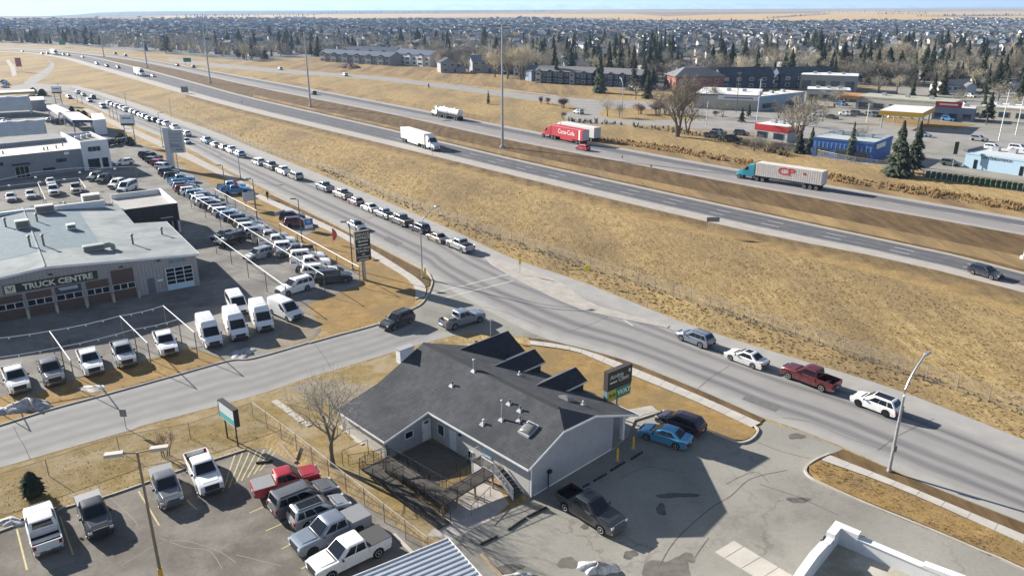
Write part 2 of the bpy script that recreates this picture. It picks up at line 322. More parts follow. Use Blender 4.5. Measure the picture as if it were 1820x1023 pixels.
# verges of the freeway: dark mown strips and the bright belt of tall grass
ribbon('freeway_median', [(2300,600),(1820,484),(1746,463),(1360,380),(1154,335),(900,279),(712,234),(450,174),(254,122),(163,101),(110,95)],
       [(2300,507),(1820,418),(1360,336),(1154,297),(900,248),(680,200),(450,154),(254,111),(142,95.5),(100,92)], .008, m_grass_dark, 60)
m_verge2 = along('tan_verge', (.23,.155,.07), .95, (.32,.225,.11), scale=.35, detail=8, k=.12, col3=(.17,.12,.07), scale3=.12, fine=(3,.2))
ribbon('median_pale_strip', [(2300,592),(1820,480),(1746,459),(1360,377),(1154,332),(900,276),(712,231.5),(450,172)],
       [(2300,562),(1820,456),(1360,363),(1154,321),(900,268),(705,226),(450,168)], .012, m_verge2, 60)
ribbon('freeway_verge', [(2300,720),(1820,560),(1578,492),(1360,440),(1154,392),(900,325),(679,268),(450,211),(330,178)],
       [(2300,655),(1820,520),(1578,460),(1360,417),(1154,370),(900,309),(679,255),(450,200),(330,168)], .008, verge_mat(), 60)
ribbon('far_verge_pale_strip', [(2300,468),(1820,388),(1538,340),(1360,309),(1154,272),(900,224),(680,182),(450,139)],
       [(2300,440),(1820,366),(1538,322),(1360,297),(1154,262),(900,214),(680,174),(450,134)], .008, m_verge2, 60)
# --- ramp beyond the freeway and the loop at its end
ribbon('exit_ramp', [(300,110),(450,126),(679,143.5),(910,174),(984,183),(1030,192),(1000,204),(1010,214),(1063,221),(1190,224),(1300,226)],
       [(300,104),(450,119),(679,137),(910,164),(1002,173),(1063,178),(1078,190),(1066,202),(1092,212),(1190,214),(1300,216)], .016, m_ramp, 90)
sheet('crossing_road', [(1063,178),(1120,178),(1240,190),(1400,205),(1400,214),(1240,204),(1130,192),(1078,192)], .012, m_ramp)
sheet('town_lot', [(1240,185),(1330,172),(1500,160),(1700,150),(1900,160),(2100,230),(2100,372),(1820,334),(1640,304),(1480,282),(1390,260),(1300,244),(1235,232)], .01, m_lot2)
sheet('cross_street', [(1200,226),(1380,236),(1600,246),(1820,262),(2000,272),(2000,258),(1820,238),(1600,226),(1400,212),(1210,218)], .014, m_ramp)
sheet('gas_station_verge', [(1560,214),(1640,226),(1700,229),(1735,222),(1700,218),(1640,214),(1580,207)], .016, m_lawn)
sheet('far_bank', [(450,118),(560,104),(640,106),(760,116),(900,134),(1000,146),(1110,160),(1080,170),(1000,170),(905,158),(679,134)], .006, m_verge2)
sheet('back_lot_verge', [(1640,303),(1720,312),(1900,332),(1900,348),(1720,325),(1640,314)], .016, m_lawn2)
sheet('yard_dirt', [(1230,222),(1330,226),(1400,240),(1440,262),(1390,262),(1300,246),(1235,234)], .013, m_dirt)
# --- off ramp on the left and lots behind
ribbon('off_ramp', [(56,152),(75,141),(88,130),(97,118),(92,110),(70,103),(40,96)], [(40,148),(58,136),(78,124),(90,114),(84,107),(62,100.5),(30,94)], .018, m_ramp, 40)
sheet('frontage_junction', [(-60,168),(0,158),(50,148),(90,150),(140,152),(150,160),(90,162),(40,166),(0,176),(-60,190)], .012, m_ramp)
sheet('gravel_track', [(22,136),(18,120),(10,108),(16,106),(26,118),(30,134)], .012, m_walk2)
# --- main road
MN = [(2300,1130),(1820,928),(1716,887.5),(1614,847),(1502,796),(1421,763),(1360,744),(1256,698),(1118,642),(1037,619),(960,598),(860,548),(765,494),(750,476),(666,433),(585,392),(483,342),(400,300),(330,262),(260,232),(200,207),(150,183),(110,166)]
MF = [(2300,975),(1820,782),(1767,760),(1578,687),(1360,620.5),(1205,569),(1032,500),(910,459),(806,410),(700,364),(564,308),(450,262),(400,241),(350,223),(310,210),(262,191),(205,172),(165,160),(130,152)]
ribbon('main_road', MN, MF, .02, m_main, 110)
SN = [(-300,920),(0,831),(236,763),(254,756),(450,704),(534,676),(613,652),(702,625),(780,603),(850,590),(945,597)]
SF = [(-300,825),(0,757),(89,729),(185,703),(323,665),(407,642),(450,638),(549,609),(592,597),(676,574),(752,536),(770,505),(820,485)]
ribbon('side_street', SN, SF, .016, m_side, 60)
sheet('junction_corner', [(750,536),(727,553),(700,566),(760,590),(850,592),(940,600),(1000,612),(960,590),(860,548),(765,494),(766,510)], .018, m_lot2)
# crossing lines and stop line at the junction, the long cracks
for a, c in (((762,523),(905,487)), ((788,530),(912,499))): band('crosswalk_line', [a, c], .22, .028, m_white)
band('road_crack', [(762,500),(800,503),(850,511),(900,523),(960,540),(1050,550)], .14, .029, m_patch)
for line, w in (([(24,757),(33,776),(42,790),(54,816)], .06), ([(1230,700),(1262,672),(1296,650)], .05), ([(1560,800),(1600,772),(1660,744)], .05), ([(1010,590),(1060,572),(1090,556)], .05), ([(560,612),(580,640),(588,655)], .05), ([(640,395),(672,380),(690,366)], .08), ([(1390,742),(1440,750),(1500,775),(1570,800)], .06), ([(860,545),(900,556),(960,580)], .07)): band('road_crack', line, w, .0285, m_patch)
slab('asphalt_patch', [(1330,700),(1390,722),(1378,732),(1318,709)], .024, M('patch_asphalt', (.13,.128,.128), .9, (.17,.165,.162), scale=2)); slab('asphalt_patch', [(690,420),(716,432),(706,438),(681,426)], .024, M('patch_asphalt', (.13,.128,.128), .9))
band('parking_line', [(985,510),(1080,552),(1125,579)], .2, .028, m_white)
band('gutter_joint', [(1180,580),(1260,618),(1400,672),(1560,725),(1700,775),(1820,826)], .10, .028, m_patch)
# concrete pad and walk on the far side of the main road
slab('bus_pad', [(862,456),(905,466),(994,500),(1050,540),(1120,560),(1190,579),(1186,583),(1100,566),(1040,553),(985,530),(910,492),(872,470)], .07, m_walk2)
# --- walks and kerbs beside the main road
def slab_walk(outer, inner, z, mat, spacing=1.6, gap=.03):
    """a concrete walk poured in slabs: a bed with one slab after the other on it, open joints between"""
    PA, PB = smooth_line(px(outer)), smooth_line(px(inner)); L = sum((q-p).length for p, q in zip(PA, PA[1:])); n = max(2, int(L/spacing)+1); A, B = resample(PA, n), resample(PB, n)
    mb = MB(); mb.slab(A + B[::-1], -.05, z-.04); o = mb.build('sidewalk', m_patch, None, kind='structure')
    rr = random.Random(n)
    for i in range(n-1):
        t = gap/2/max(.3, (A[i+1]-A[i]).length); q = [A[i].lerp(A[i+1], t), A[i].lerp(A[i+1], 1-t), B[i].lerp(B[i+1], 1-t), B[i].lerp(B[i+1], t)]; dz = rr.uniform(-.006, .006)
        m_ = MB(); m_.slab(q, z-.039, z+dz); m_.build('paving_slab', mat, o)
    return o
slab_walk([(450,341),(463,347),(518,371),(592,405),(628,424),(679,455),(717,479),(745,498),(757,512),(755,528)], [(450,350),(460,354),(515,380),(590,414),(625,433),(676,466),(714,489),(730,502),(738,514),(738,532)], .10, m_walk)
band('kerb', [(480,343),(585,394),(666,435),(750,478),(766,494),(767,508),(752,537),(727,552),(676,575),(592,598),(549,610)], .18, .14, m_kerb, z0=-.05)
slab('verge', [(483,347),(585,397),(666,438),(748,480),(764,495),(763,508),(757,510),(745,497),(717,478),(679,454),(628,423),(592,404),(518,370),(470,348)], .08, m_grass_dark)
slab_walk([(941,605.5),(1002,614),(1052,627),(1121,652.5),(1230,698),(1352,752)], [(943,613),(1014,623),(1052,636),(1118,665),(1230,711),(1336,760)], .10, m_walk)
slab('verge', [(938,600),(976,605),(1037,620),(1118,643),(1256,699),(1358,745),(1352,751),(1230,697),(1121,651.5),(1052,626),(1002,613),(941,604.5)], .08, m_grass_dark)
slab_walk([(1474,809),(1614,865),(1820,951),(2050,1047)], [(1459,818),(1601,870),(1820,967),(2050,1069)], .10, m_walk, 1.8)
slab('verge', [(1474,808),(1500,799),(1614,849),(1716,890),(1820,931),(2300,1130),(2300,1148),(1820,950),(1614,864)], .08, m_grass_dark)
slab('lawn', [(1457,819),(1600,872),(1820,968),(2300,1182),(2300,1240),(1820,1008),(1741,975),(1652,937),(1538,891),(1458,854),(1438,840),(1438,830)], .12, m_lawn)
band('kerb', [(1474,807),(1452,816),(1434,829),(1433,842),(1456,858),(1538,895),(1652,941),(1741,979),(1820,1013),(2300,1240)], .2, .15, m_kerb, z0=-.05)
# --- clinic plot
sheet('clinic_lot', [(640,1100),(770,965),(850,930),(905,905),(944,884),(1088,800),(1116,770),(1126,746),(1170,733),(1256,767),(1306,786),(1337,780),(1360,748),(1421,765),(1500,797),(1474,808),(1452,816),(1434,829),(1433,842),(1456,858),(1538,895),(1652,941),(1820,1013),(2300,1240),(1500,1600),(640,1600)], .012, m_lot2)
slab('lawn', [(945,615),(1014,625),(1052,638),(1118,667),(1230,713),(1334,760),(1344,766),(1336,777),(1322,783),(1306,782),(1256,763),(1172,731),(1126,743),(1100,740),(830,612),(880,605)], .12, m_lawn)
band('kerb', [(1126,746),(1172,733),(1256,766),(1306,785.5),(1324,786),(1339,778),(1347,765),(1340,757)], .2, .15, m_kerb, z0=-.05)
sheet('side_lawn', [(500,690),(613,655),(702,628),(780,606),(840,610),(700,660),(600,735),(690,820),(800,880),(770,960),(640,860),(560,800),(460,725)], .008, m_lawn2)
sheet('path', [(500,692),(560,672),(610,680),(690,690),(660,720),(600,740),(580,715),(540,700)], .011, m_dirt)
slab('porch_walk', [(1090,800),(1116,774),(1128,748),(1172,734),(1158,722),(1118,729),(1096,738),(860,612),(830,612),(1060,770)], .13, m_walk2)
slab('concrete_slab', [(1271,981),(1304,961),(1420,1030),(1385,1052)], .06, m_walk)
for a, c in (((1288,992),(1322,971)), ((1318,1010),(1352,990)), ((1350,1030),(1384,1008))): band('walk_joint', [a, c], .04, .064, m_patch)
sheet('ramp_pavement', [(860,830),(905,895),(870,925),(800,960),(760,950),(800,905),(790,880)], .014, m_walk2)
sheet('yard_patio', [(695,818),(760,782),(850,815),(770,865)], .013, M('patio_dark', (.13,.115,.09), .9, (.17,.15,.12), scale=1))
# cracks, patches and puddles in the clinic lot
for line, w in (([(1170,1010),(1200,960),(1260,905),(1300,880),(1335,850),(1400,835)], .08), ([(1235,990),(1245,975),(1260,955)], .08), ([(1345,785),(1390,802),(1440,815)], .07), ([(1350,860),(1405,878),(1440,892),(1490,915)], .08), ([(1100,850),(1150,830),(1200,838)], .05), ([(1290,860),(1340,838),(1366,856)], .06)):
    band('lot_crack', line, w, .018, m_patch)
def blot(name, cx, cy, rx, ry, z, mat, seed, n=30, **k):
    rnd = random.Random(seed); P = []
    ph = [rnd.uniform(0, 6.28) for _ in range(4)]
    for i in range(n):
        a = 2*math.pi*i/n; f = 1 + .2*math.sin(2*a+ph[0]) + .13*math.sin(3*a+ph[1]) + .07*math.sin(5*a+ph[2])
        P.append((cx + rx*f*math.cos(a), cy + ry*f*math.sin(a)))
    return sheet(name, P, z, mat, **k)
m_wet = M('wet_asphalt', (.11,.10,.083), .5, (.16,.148,.125), scale=1.5)
for i, (x, y, rx, ry) in enumerate(((1205,1008,26,16),(1222,990,12,10),(1170,1015,30,18),(1420,888,18,6),(1416,775,13,6),(1040,935,8,5),(1175,905,10,9),(1203,880,34,5),(1010,1000,16,12),(1120,985,12,8),(905,1010,24,8))):
    blot('oil_stain' if i < 10 else 'wet_patch', x, y, rx, ry, .0165 + i*.0005, m_wet if i in (0,1,2,8) else m_patch, i, **{})
# snow heaps
def heap(name, cx, cy, rx, ry, h, seed, mat, label, cat='snow'):
    rnd = random.Random(seed); c = G(cx, cy); ex = (G(cx+rx, cy) - c).length; ey = (G(cx, cy-ry) - c).length; bb = MB(); rs = []; n = 26
    ph = [rnd.uniform(0, 6.28) for _ in range(6)]
    for t, z in ((1.0,-.03),(.93,.12),(.8,.38),(.62,.62),(.42,.85),(.2,.97),(.05,1)):
        ring = []
        for i in range(n):
            a = 2*math.pi*i/n; f = 1 + .2*math.sin(2*a+ph[0]) + .14*math.sin(3*a+ph[1]) + .12*math.sin(7*a+ph[2])
            zz = z*h*(1 + .16*math.sin(4*a+ph[3]+t*3) + .1*math.sin(9*a+ph[4]) + rnd.uniform(-.04, .04)) if z > 0 else z
            ring.append((ex*f*t*math.cos(a), ey*f*t*math.sin(a), zz))
        rs.append(ring)
    bb.rings(rs); return bb.build(name, mat, None, (c.x, c.y, .01), smooth=True, label=label, cat=cat, group='old snow heaps' if cat == 'snow' else None)
heap('snow_heap', 55, 722, 34, 9, .8, 3, m_snow, 'large dirty snow heap in front of the leftmost pickup')
heap('snow_heap', 12, 730, 30, 7, .3, 4, m_snow, 'low snow bank at the left picture edge by the side street')
heap('snow_heap', 165, 690, 30, 5, .12, 5, m_snow, 'thin snow patch in front of the white pickup by the side street')
heap('snow_heap', 430, 628, 24, 8, .25, 6, m_snow, 'melting snow patch before the tall white vans')
heap('snow_heap', 1062, 1010, 34, 13, .5, 7, m_snow, 'grey melting snow heap on the clinic lot near the carport', )
heap('snow_heap', 925, 1030, 30, 14, .45, 8, m_snow, 'snow heap beside the ribbed carport roof')
heap('snow_heap', 20, 928, 28, 8, .3, 9, m_snow, 'narrow snow strip behind the silver pickup in the parking lot')
# --- dealership lots and grass
sheet('dealership_lot', [(-400,840),(0,703),(60,700),(150,668),(310,626),(340,617),(405,640),(470,634),(549,608),(572,588),(547,541),(640,505),(640,488),(560,448),(497,410),(455,380),(400,345),(345,308),(300,285),(262,262),(215,240),(170,215),(120,185),(90,165),(0,172),(-300,190),(-700,300)], .01, m_lot)
sheet('lawn', [(463,354),(518,381),(592,415),(625,434),(676,467),(714,490),(737,514),(737,533),(724,548),(676,570),(592,593),(572,586),(547,541),(600,521),(640,505),(640,488),(560,448),(497,410),(455,380),(400,345),(345,308),(318,290),(335,286),(380,305),(440,338)], .014, m_lawn)
sheet('lawn', [(-200,790),(0,705),(60,702),(150,670),(310,628),(340,619),(403,642),(323,664),(185,702),(89,728),(0,756),(-200,812)], .014, m_lawn)
band('kerb', [(-100,785),(0,756),(89,728),(185,702),(323,664),(407,641),(450,637),(549,609)], .18, .13, m_kerb, z0=-.05)
sheet('display_pad', [(385,338),(420,328),(446,338),(412,350)], .018, m_lot); sheet('display_pad', [(496,398),(530,380),(575,400),(540,420)], .018, m_lot)
sheet('dirt_strip', [(470,628),(549,606),(560,592),(590,560),(540,545),(500,590)], .013, m_dirt)
slab('verge', [(150,190),(200,213),(262,240),(330,270),(400,306),(450,332),(450,340),(400,316),(330,282),(262,250),(200,222),(148,196)], .05, m_walk2)
# --- strip in front of the small parking lot
sheet('roadside_lawn', [(-300,925),(0,834),(236,766),(450,707),(500,694),(475,760),(470,800),(437,800),(318,838),(254,861),(183,885),(110,905),(0,945),(-300,1050)], .007, m_lawn2)
sheet('parking_lot', [(-500,1180),(-40,957),(0,945),(110,905),(183,885),(254,861),(318,838),(437,800),(475,795),(640,890),(752,968),(700,1300),(-500,1600)], .011, M('parking_asphalt', (.168,.153,.132), .9, (.232,.213,.186), scale=.4, detail=9, bump=.15, bscale=20, col3=(.125,.113,.097), scale3=.14, fine=(4,.13), cracks=.18))
band('kerb', [(-40,955),(0,944),(110,904),(183,884),(254,860),(318,837),(437,799)], .16, .12, m_kerb, z0=-.05)
for a, c in (((30,940),(48,1012)), ((107,917),(130,985)), ((246,872),(283,933)), ((332,888),(350,905)), ((300,960),(298,962))): band('parking_line', [a, c], .12, .016, m_yellow)
for i in range(7): band('parking_line', [(418 + i*13 - 30*0 , 806 - i*2 + 0), (408 + i*11 - 12, 872 - i*6)], .12, .016, m_yellow)
for a, c in (((443,911),(485,893)), ((472,943),(520,922)), ((500,975),(560,945)), ((536,1010),(575,990)), ((640,1030),(745,975))): band('parking_line', [a, c], .11, .016, m_yellow)
for line in ([(215,1005),(300,960),(380,975),(420,1000)], [(283,955),(330,972),(372,978),(395,1010)], [(180,870),(235,920),(245,935)], [(420,985),(500,1005)]): band('lot_crack', line, .05, .016, M('pale_crack', (.27,.25,.22), .9))
# ---------------------------------------------------------------- vehicles
def paint(name, col, metal=.25, rough=.32):
    m = M('paint_' + name, col, rough, metal=metal, coat=.5); t = m.node_tree; n = t.nodes; l = t.links.new; b = n['Principled BSDF']
    # road dust: thickest low on the body, patchy, over the paint
    tc = n.new('ShaderNodeTexCoord'); sp = n.new('ShaderNodeSeparateXYZ'); l(tc.outputs['Object'], sp.inputs[0])
    mr = n.new('ShaderNodeMapRange'); mr.inputs[1].default_value = .3; mr.inputs[2].default_value = 1.0; mr.inputs[3].default_value = .5; mr.inputs[4].default_value = .04; l(sp.outputs[2], mr.inputs[0])
    nz = n.new('ShaderNodeTexNoise'); nz.inputs['Scale'].default_value = 2.2; nz.inputs['Detail'].default_value = 6; l(tc.outputs['Object'], nz.inputs['Vector'])
    nr = n.new('ShaderNodeMapRange'); nr.inputs[1].default_value = .3; nr.inputs[2].default_value = .75; l(nz.outputs['Fac'], nr.inputs[0])
    mm = n.new('ShaderNodeMath'); mm.operation = 'MULTIPLY'; l(mr.outputs[0], mm.inputs[0]); l(nr.outputs[0], mm.inputs[1])
    mx = n.new('ShaderNodeMixRGB'); mx.inputs[1].default_value = (*col, 1); mx.inputs[2].default_value = (.26,.235,.205,1); l(mm.outputs[0], mx.inputs[0]); l(mx.outputs[0], b.inputs['Base Color'])
    rr = n.new('ShaderNodeMapRange'); rr.inputs[3].default_value = rough; rr.inputs[4].default_value = .8; l(mm.outputs[0], rr.inputs[0]); l(rr.outputs[0], b.inputs['Roughness']); return m
PAINT = {k: paint(k, *v) for k, v in dict(white=((.78,.78,.77),.0), pearl=((.68,.68,.66),.0), silver=((.42,.43,.44),.5), grey=((.16,.165,.17),.4), darkgrey=((.040,.043,.048),.35), black=((.016,.016,.018),.2),
    navy=((.02,.028,.05),.3), blue=((.05,.20,.42),.3), lightblue=((.30,.44,.55),.4), cyanblue=((.06,.30,.50),.4), red=((.42,.02,.03),.2), maroon=((.12,.012,.018),.3), plum=((.035,.018,.028),.3),
    tan=((.34,.29,.24),.3), greygreen=((.14,.17,.16),.4), rose=((.33,.24,.23),.3), greyblue=((.22,.26,.31),.4), teal=((.02,.25,.34),.2), beige=((.45,.42,.37),.3)).items()}
m_tyre = M('tyre_rubber', (.018,.018,.018), .85); m_rim = M('alloy_rim', (.55,.56,.57), .35, metal=.25); m_rimd = M('dark_rim', (.05,.05,.055), .4, metal=.6)
m_trim = M('black_trim', (.02,.02,.021), .6); m_chrome = M('chrome', (.6,.6,.62), .15, metal=1.0)
m_lampw = M('headlamp', (.7,.72,.74), .1, metal=.3); m_lampr = M('tail_lamp', (.35,.012,.012), .2); m_liner = M('bed_liner', (.012,.012,.013), .9)
m_plate = M('licence_plate', (.7,.7,.68), .5); m_cover = M('tonneau_vinyl', (.05,.05,.052), .8); m_sun = M('sunroof_glass', (.01,.011,.014), .08)
def arcs(xc, r, z0, n=9):
    zz = max(-.999, min(.999, (z0 - r) / (r + .07)))   # wheel centre at z=r
    a0 = math.asin(zz); return [(xc + (r+.07)*math.cos(a), r + (r+.07)*math.sin(a)) for a in [math.pi - a0 - (math.pi - 2*a0)*k/(n-1) for k in range(n)]]
def side_body(top, L, W, c, r, wheels, b=.09, belt=None, tumble=.06):
    """side outline (rear to front along the top, wheel arches along the bottom) given width, rounded ends and a chamfered shoulder"""
    rear, front = wheels
    bot = [(L/2*.985, c + .12), (L/2*.93, c)] + list(reversed(arcs(front, r, c))) + list(reversed(arcs(rear, r, c))) + [(-L/2*.95, c), (-L/2*.985, c + .12)]
    prof = list(top) + bot; mid = (c + max(z for _, z in top)) * .5
    def y_at(x, z, w):
        w *= 1 - .13 * (abs(x) / (L/2)) ** 8
        if belt and z > belt*.72: w *= 1 - tumble * (z - belt*.72) / belt
        return w
    def ring(sgn, w, ins):
        out = []
        for i, (x, z) in enumerate(prof):
            if ins and i < len(top): x = x * (1 - ins*1.2/L); z = z - ins*.75
            out.append((x, sgn * y_at(x, z, w), z))
        return out
    mb = MB(); mb.rings([ring(-1, W/2, b), ring(-1, W/2 - b*.7, 0), ring(1, W/2 - b*.7, 0), ring(1, W/2, b)]); return mb
class Cab:
    """glasshouse: base and roof rectangles; windows are panes laid 8 mm proud of its faces"""
    def __init__(s, b0, b1, zb, r0, r1, zr, wb, wr): s.b0, s.b1, s.zb, s.r0, s.r1, s.zr, s.wb, s.wr = b0, b1, zb, r0, r1, zr, wb, wr
    def shell(s):
        def ring(t, ins=0, dz=0, wi=0):
            x0 = s.b0 + (s.r0 - s.b0)*t + ins; x1 = s.b1 + (s.r1 - s.b1)*t - ins; w = s.wb + (s.wr - s.wb)*t - wi; z = s.zb + (s.zr - s.zb)*t + dz; k = .12
            return [(x0, -w+k, z), (x0+k*.5, -w, z), (x1-k, -w, z), (x1, -w+k*1.3, z), (x1, w-k*1.3, z), (x1-k, w, z), (x0+k*.5, w, z), (x0, w-k, z)]
        return MB().rings([ring(-.08), ring(0), ring(.5, wi=-.012), ring(.86), ring(.97, .05, 0, .05), ring(1.0, .22, .01, .2)])
    def P(s, side, u, t):                          # side: 'l','r','f','b'; u 0..1 rear->front (or right->left), t 0..1 up
        x0 = s.b0 + (s.r0 - s.b0)*t; x1 = s.b1 + (s.r1 - s.b1)*t; w = s.wb + (s.wr - s.wb)*t + (.012*4*t*(1-t)); z = s.zb + (s.zr - s.zb)*t; e = .014
        if side in 'lr': sg = 1 if side == 'l' else -1; return (x0 + (x1-x0)*u, sg*(w + e), z + e*.3)
        if side == 'f': return (x1 + e, (-w + .14) + (2*w - .28)*u, z + e)
        return (x0 - e, (-w + .1) + (2*w - .2)*u, z + e)
    def pane(s, side, u0, u1, t0, t1, sl=0, sr=0):
        mb = MB(); a, b_, c_, d_ = s.P(side, u0, t0), s.P(side, u1, t0), s.P(side, u1 - sr, t1), s.P(side, u0 + sl, t1)
        m1 = tuple((p+q)/2 for p, q in zip(s.P(side, u1 - sr/2, (t0+t1)/2), s.P(side, u1 - sr/2, (t0+t1)/2)))
        m0 = s.P(side, u0 + sl/2, (t0+t1)/2)
        mb.add([a, b_, m1, c_, d_, m0], [(0, 1, 2, 5), (5, 2, 3, 4)]); return mb
def wheel_meshes(r, w=.24, dark=False, big=False):
    t = MB(); n = 18
    def ring(rr, y): return [(rr*math.cos(2*math.pi*k/n), y, rr*math.sin(2*math.pi*k/n)) for k in range(n)]
    t.rings([ring(r*.62, -w/2), ring(r*.93, -w/2), ring(r, -w/2+.04), ring(r, w/2-.04), ring(r*.93, w/2), ring(r*.62, w/2)])
    q = MB(); y = w/2 + .006
    q.rings([ring(r*.64, w/2-.02), ring(r*.64, y), ring(r*.56, y), ring(r*.5, y-.05)], cap=False); q.rings([ring(r*.18, y-.05), ring(r*.16, y)])
    for k in range(5):
        a = 2*math.pi*k/5; ca, sa = math.cos(a), math.sin(a)
        def pt(rr, ww, yy): return (rr*ca - ww*sa, yy, rr*sa + ww*ca)
        q.add([pt(r*.1, -.04, y-.01), pt(r*.58, -.055, y-.012), pt(r*.58, .055, y-.012), pt(r*.1, .04, y-.01)], [(0, 1, 2, 3)])
    return t.mesh('wheel', m_tyre, True), q.mesh('rim', m_rimd if dark else m_rim, True)
def box_mesh(x0, x1, y0, y1, z0, z1, m, b=None):
    mb = MB(); (mb.cham(x0, x1, y0, y1, z0, z1, b) if b else mb.box(x0, x1, y0, y1, z0, z1)); return mb.mesh('part', m)
PROTO = {}
def proto(kind):
    """list of (name, mesh, is_painted, location, turned, [sub-parts]) for one kind of vehicle"""
    if kind in PROTO: return PROTO[kind]
    base, *opt = kind.split('+'); parts = []
    pm = PAINT['white']
    def add(name, mesh, painted=False, loc=(0, 0, 0), rz=0, subs=()): parts.append((name, mesh, painted, loc, rz, list(subs)))
    if base in ('sedan', 'suv', 'bigsuv', 'hatch', 'crossover'):
        L, W, H, r, wb, zb, zh = dict(sedan=(4.75,1.84,1.45,.33,2.78,.94,.80), hatch=(4.3,1.8,1.5,.32,2.6,.95,.82), suv=(4.65,1.88,1.69,.37,2.7,1.06,.93), crossover=(4.55,1.88,1.62,.37,2.7,1.02,.9), bigsuv=(5.3,2.05,1.9,.41,2.98,1.2,1.08))[base]
        c = .2 if base in ('sedan', 'hatch') else .27; h = L/2
        tr = .95 if base == 'sedan' else zb
        if base == 'sedan':
            top = [(-h, .5), (-h+.03, .8), (-h+.12, .93), (-h+.6, .97), (-1.4, zb), (.95, zb), (1.25, zb-.02), (h-.45, zh), (h-.1, zh-.13), (h, zh-.3), (h, .42)]
            cab = Cab(-1.72, 1.12, zb-.02, -.95, .2, H, W/2-.09, W/2-.27)
        else:
            top = [(-h, .55), (-h+.02, zb-.2), (-h+.08, zb), (-1.4, zb), (.95, zb), (1.2, zb-.01), (h-.5, zh), (h-.12, zh-.12), (h, zh-.3), (h, .45)]
            cab = Cab(-h+.1, 1.1, zb-.02, -h+(.55 if base in ('hatch', 'crossover') else .32), .25, H, W/2-.07, W/2-(.24 if base != 'bigsuv' else .2))
        fr, rr_ = h-.95*(.98 if base != 'bigsuv' else 1.05), None; rear = fr - wb
        add('body', side_body(top, L, W, c, r, (rear, fr), belt=zb).mesh('body', pm, True), True)
        add('cabin', cab.shell().mesh('cabin', pm, True, 30), True)
        add('windshield', cab.pane('f', .0, 1, .06, .9).mesh('windshield', m_glass)); add('rear_window', cab.pane('b', .06, .94, .14 if base == 'sedan' else .22, .88).mesh('rear_window', m_glass))
        cuts = [(.17,.48),(.5,.86)] if base in ('sedan', 'hatch') else [(.05,.24),(.27,.52),(.54,.84)]
        for sd_ in 'lr':
            for i, (a, b_) in enumerate(cuts): add('side_window', cab.pane(sd_, a, b_, .1, .84, .03 if i == 0 else 0, .06 if i == len(cuts)-1 else 0).mesh('side_window', m_glass))
        mirx = .82
        if 'sunroof' in opt: add('sunroof', box_mesh(cab.r0+.35, cab.r1-.12, -.42, .42, H+.002, H+.02, m_sun))
        if 'panoroof' in opt: add('sunroof', box_mesh(cab.r0+.25, cab.r1-.08, -.5, .5, H+.002, H+.02, m_sun))
        if 'rack' in opt or base == 'bigsuv':
            for s_ in (-1, 1): add('roof_rail', box_mesh(cab.r0+.2, cab.r1-.1, s_*(cab.wr-.13)-.02, s_*(cab.wr-.13)+.02, H+.005, H+.05, m_trim))
        wr = dict(sedan=.33).get(base, r); ends = (-h, h); lampz = (zh-.22, zh-.08); tailz = (zb-.35, zb-.12)
    elif base in ('pickup', 'oldpickup'):
        L, W, H, r, wb, zb, zh = (5.85,2.02,1.92,.41,3.7,1.24,1.15) if base == 'pickup' else (5.3,1.88,1.75,.37,3.2,1.12,1.04); c = .36; h = L/2; k = L/5.85; bx = -1.05*k
        top = [(-h, .62), (-h+.01, .80), (bx, .80), (bx+.02, zb), (1.15*k, zb), (1.35*k, zb-.02), (h-.35, zh), (h-.08, zh-.08), (h, zh-.2), (h, .6)]
        fr = h-.98*k; rear = fr - wb
        add('body', side_body(top, L, W, c, r, (rear, fr), belt=zb, tumble=.04).mesh('body', pm, True), True)
        cab = Cab(bx+.02, 1.3*k, zb-.02, bx+.14, .48*k, H, W/2-.08, W/2-.22)
        add('cabin', cab.shell().mesh('cabin', pm, True, 30), True)
        add('windshield', cab.pane('f', 0, 1, .06, .9).mesh('windshield', m_glass)); add('rear_window', cab.pane('b', .08, .92, .2, .85).mesh('rear_window', m_glass))
        for sd_ in 'lr':
            for i, (a, b_) in enumerate([(.06,.44),(.47,.84)]): add('side_window', cab.pane(sd_, a, b_, .1, .84, .02 if i == 0 else 0, .07 if i == 1 else 0).mesh('side_window', m_glass))
        bed = MB(); rz_ = zb+.0; t = .09
        for s_ in (-1, 1): bed.cham(-h+.02, bx-.02, s_*(W/2-.03)-(t if s_ > 0 else 0), s_*(W/2-.03)+(t if s_ < 0 else 0), .78, rz_, .03)
        bed.box(bx-.10, bx-.03, -W/2+.13, W/2-.13, .78, rz_-.01)
        add('cargo_bed', bed.mesh('cargo_bed', pm), True)
        add('tailgate', box_mesh(-h-.005, -h+.075, -W/2+.12, W/2-.12, .74, rz_-.01, pm), True)
        add('bed_floor', box_mesh(-h+.08, bx-.1, -W/2+.12, W/2-.12, .802, .815, m_liner))
        if 'cover' in opt: add('tonneau_cover', box_mesh(-h+.03, bx-.04, -W/2+.06, W/2-.06, rz_+.003, rz_+.05, m_cover))
        if 'greycover' in opt: add('tonneau_cover', box_mesh(-h+.03, bx-.04, -W/2+.06, W/2-.06, rz_+.003, rz_+.05, M('grey_tonneau', (.22,.225,.23), .5)))
        if 'cap' in opt: add('cargo_cap', MB().cham(-h+.05, bx-.05, -W/2+.1, W/2-.1, rz_+.003, H-.05, .12).mesh('cap', pm), True)
        if 'load' in opt: add('cargo_load', MB().cham(-h+.5, bx-.2, -.7, .7, .83, 1.4, .15).mesh('load', m_steel_d))
        if 'sunroof' in opt: add('sunroof', box_mesh(cab.r0+.4, cab.r1-.1, -.45, .45, H+.002, H+.02, m_sun))
        mirx = 1.0*k; wr = r; ends = (-h, h); lampz = (zh-.3, zh-.08); tailz = (.85, rz_-.06)
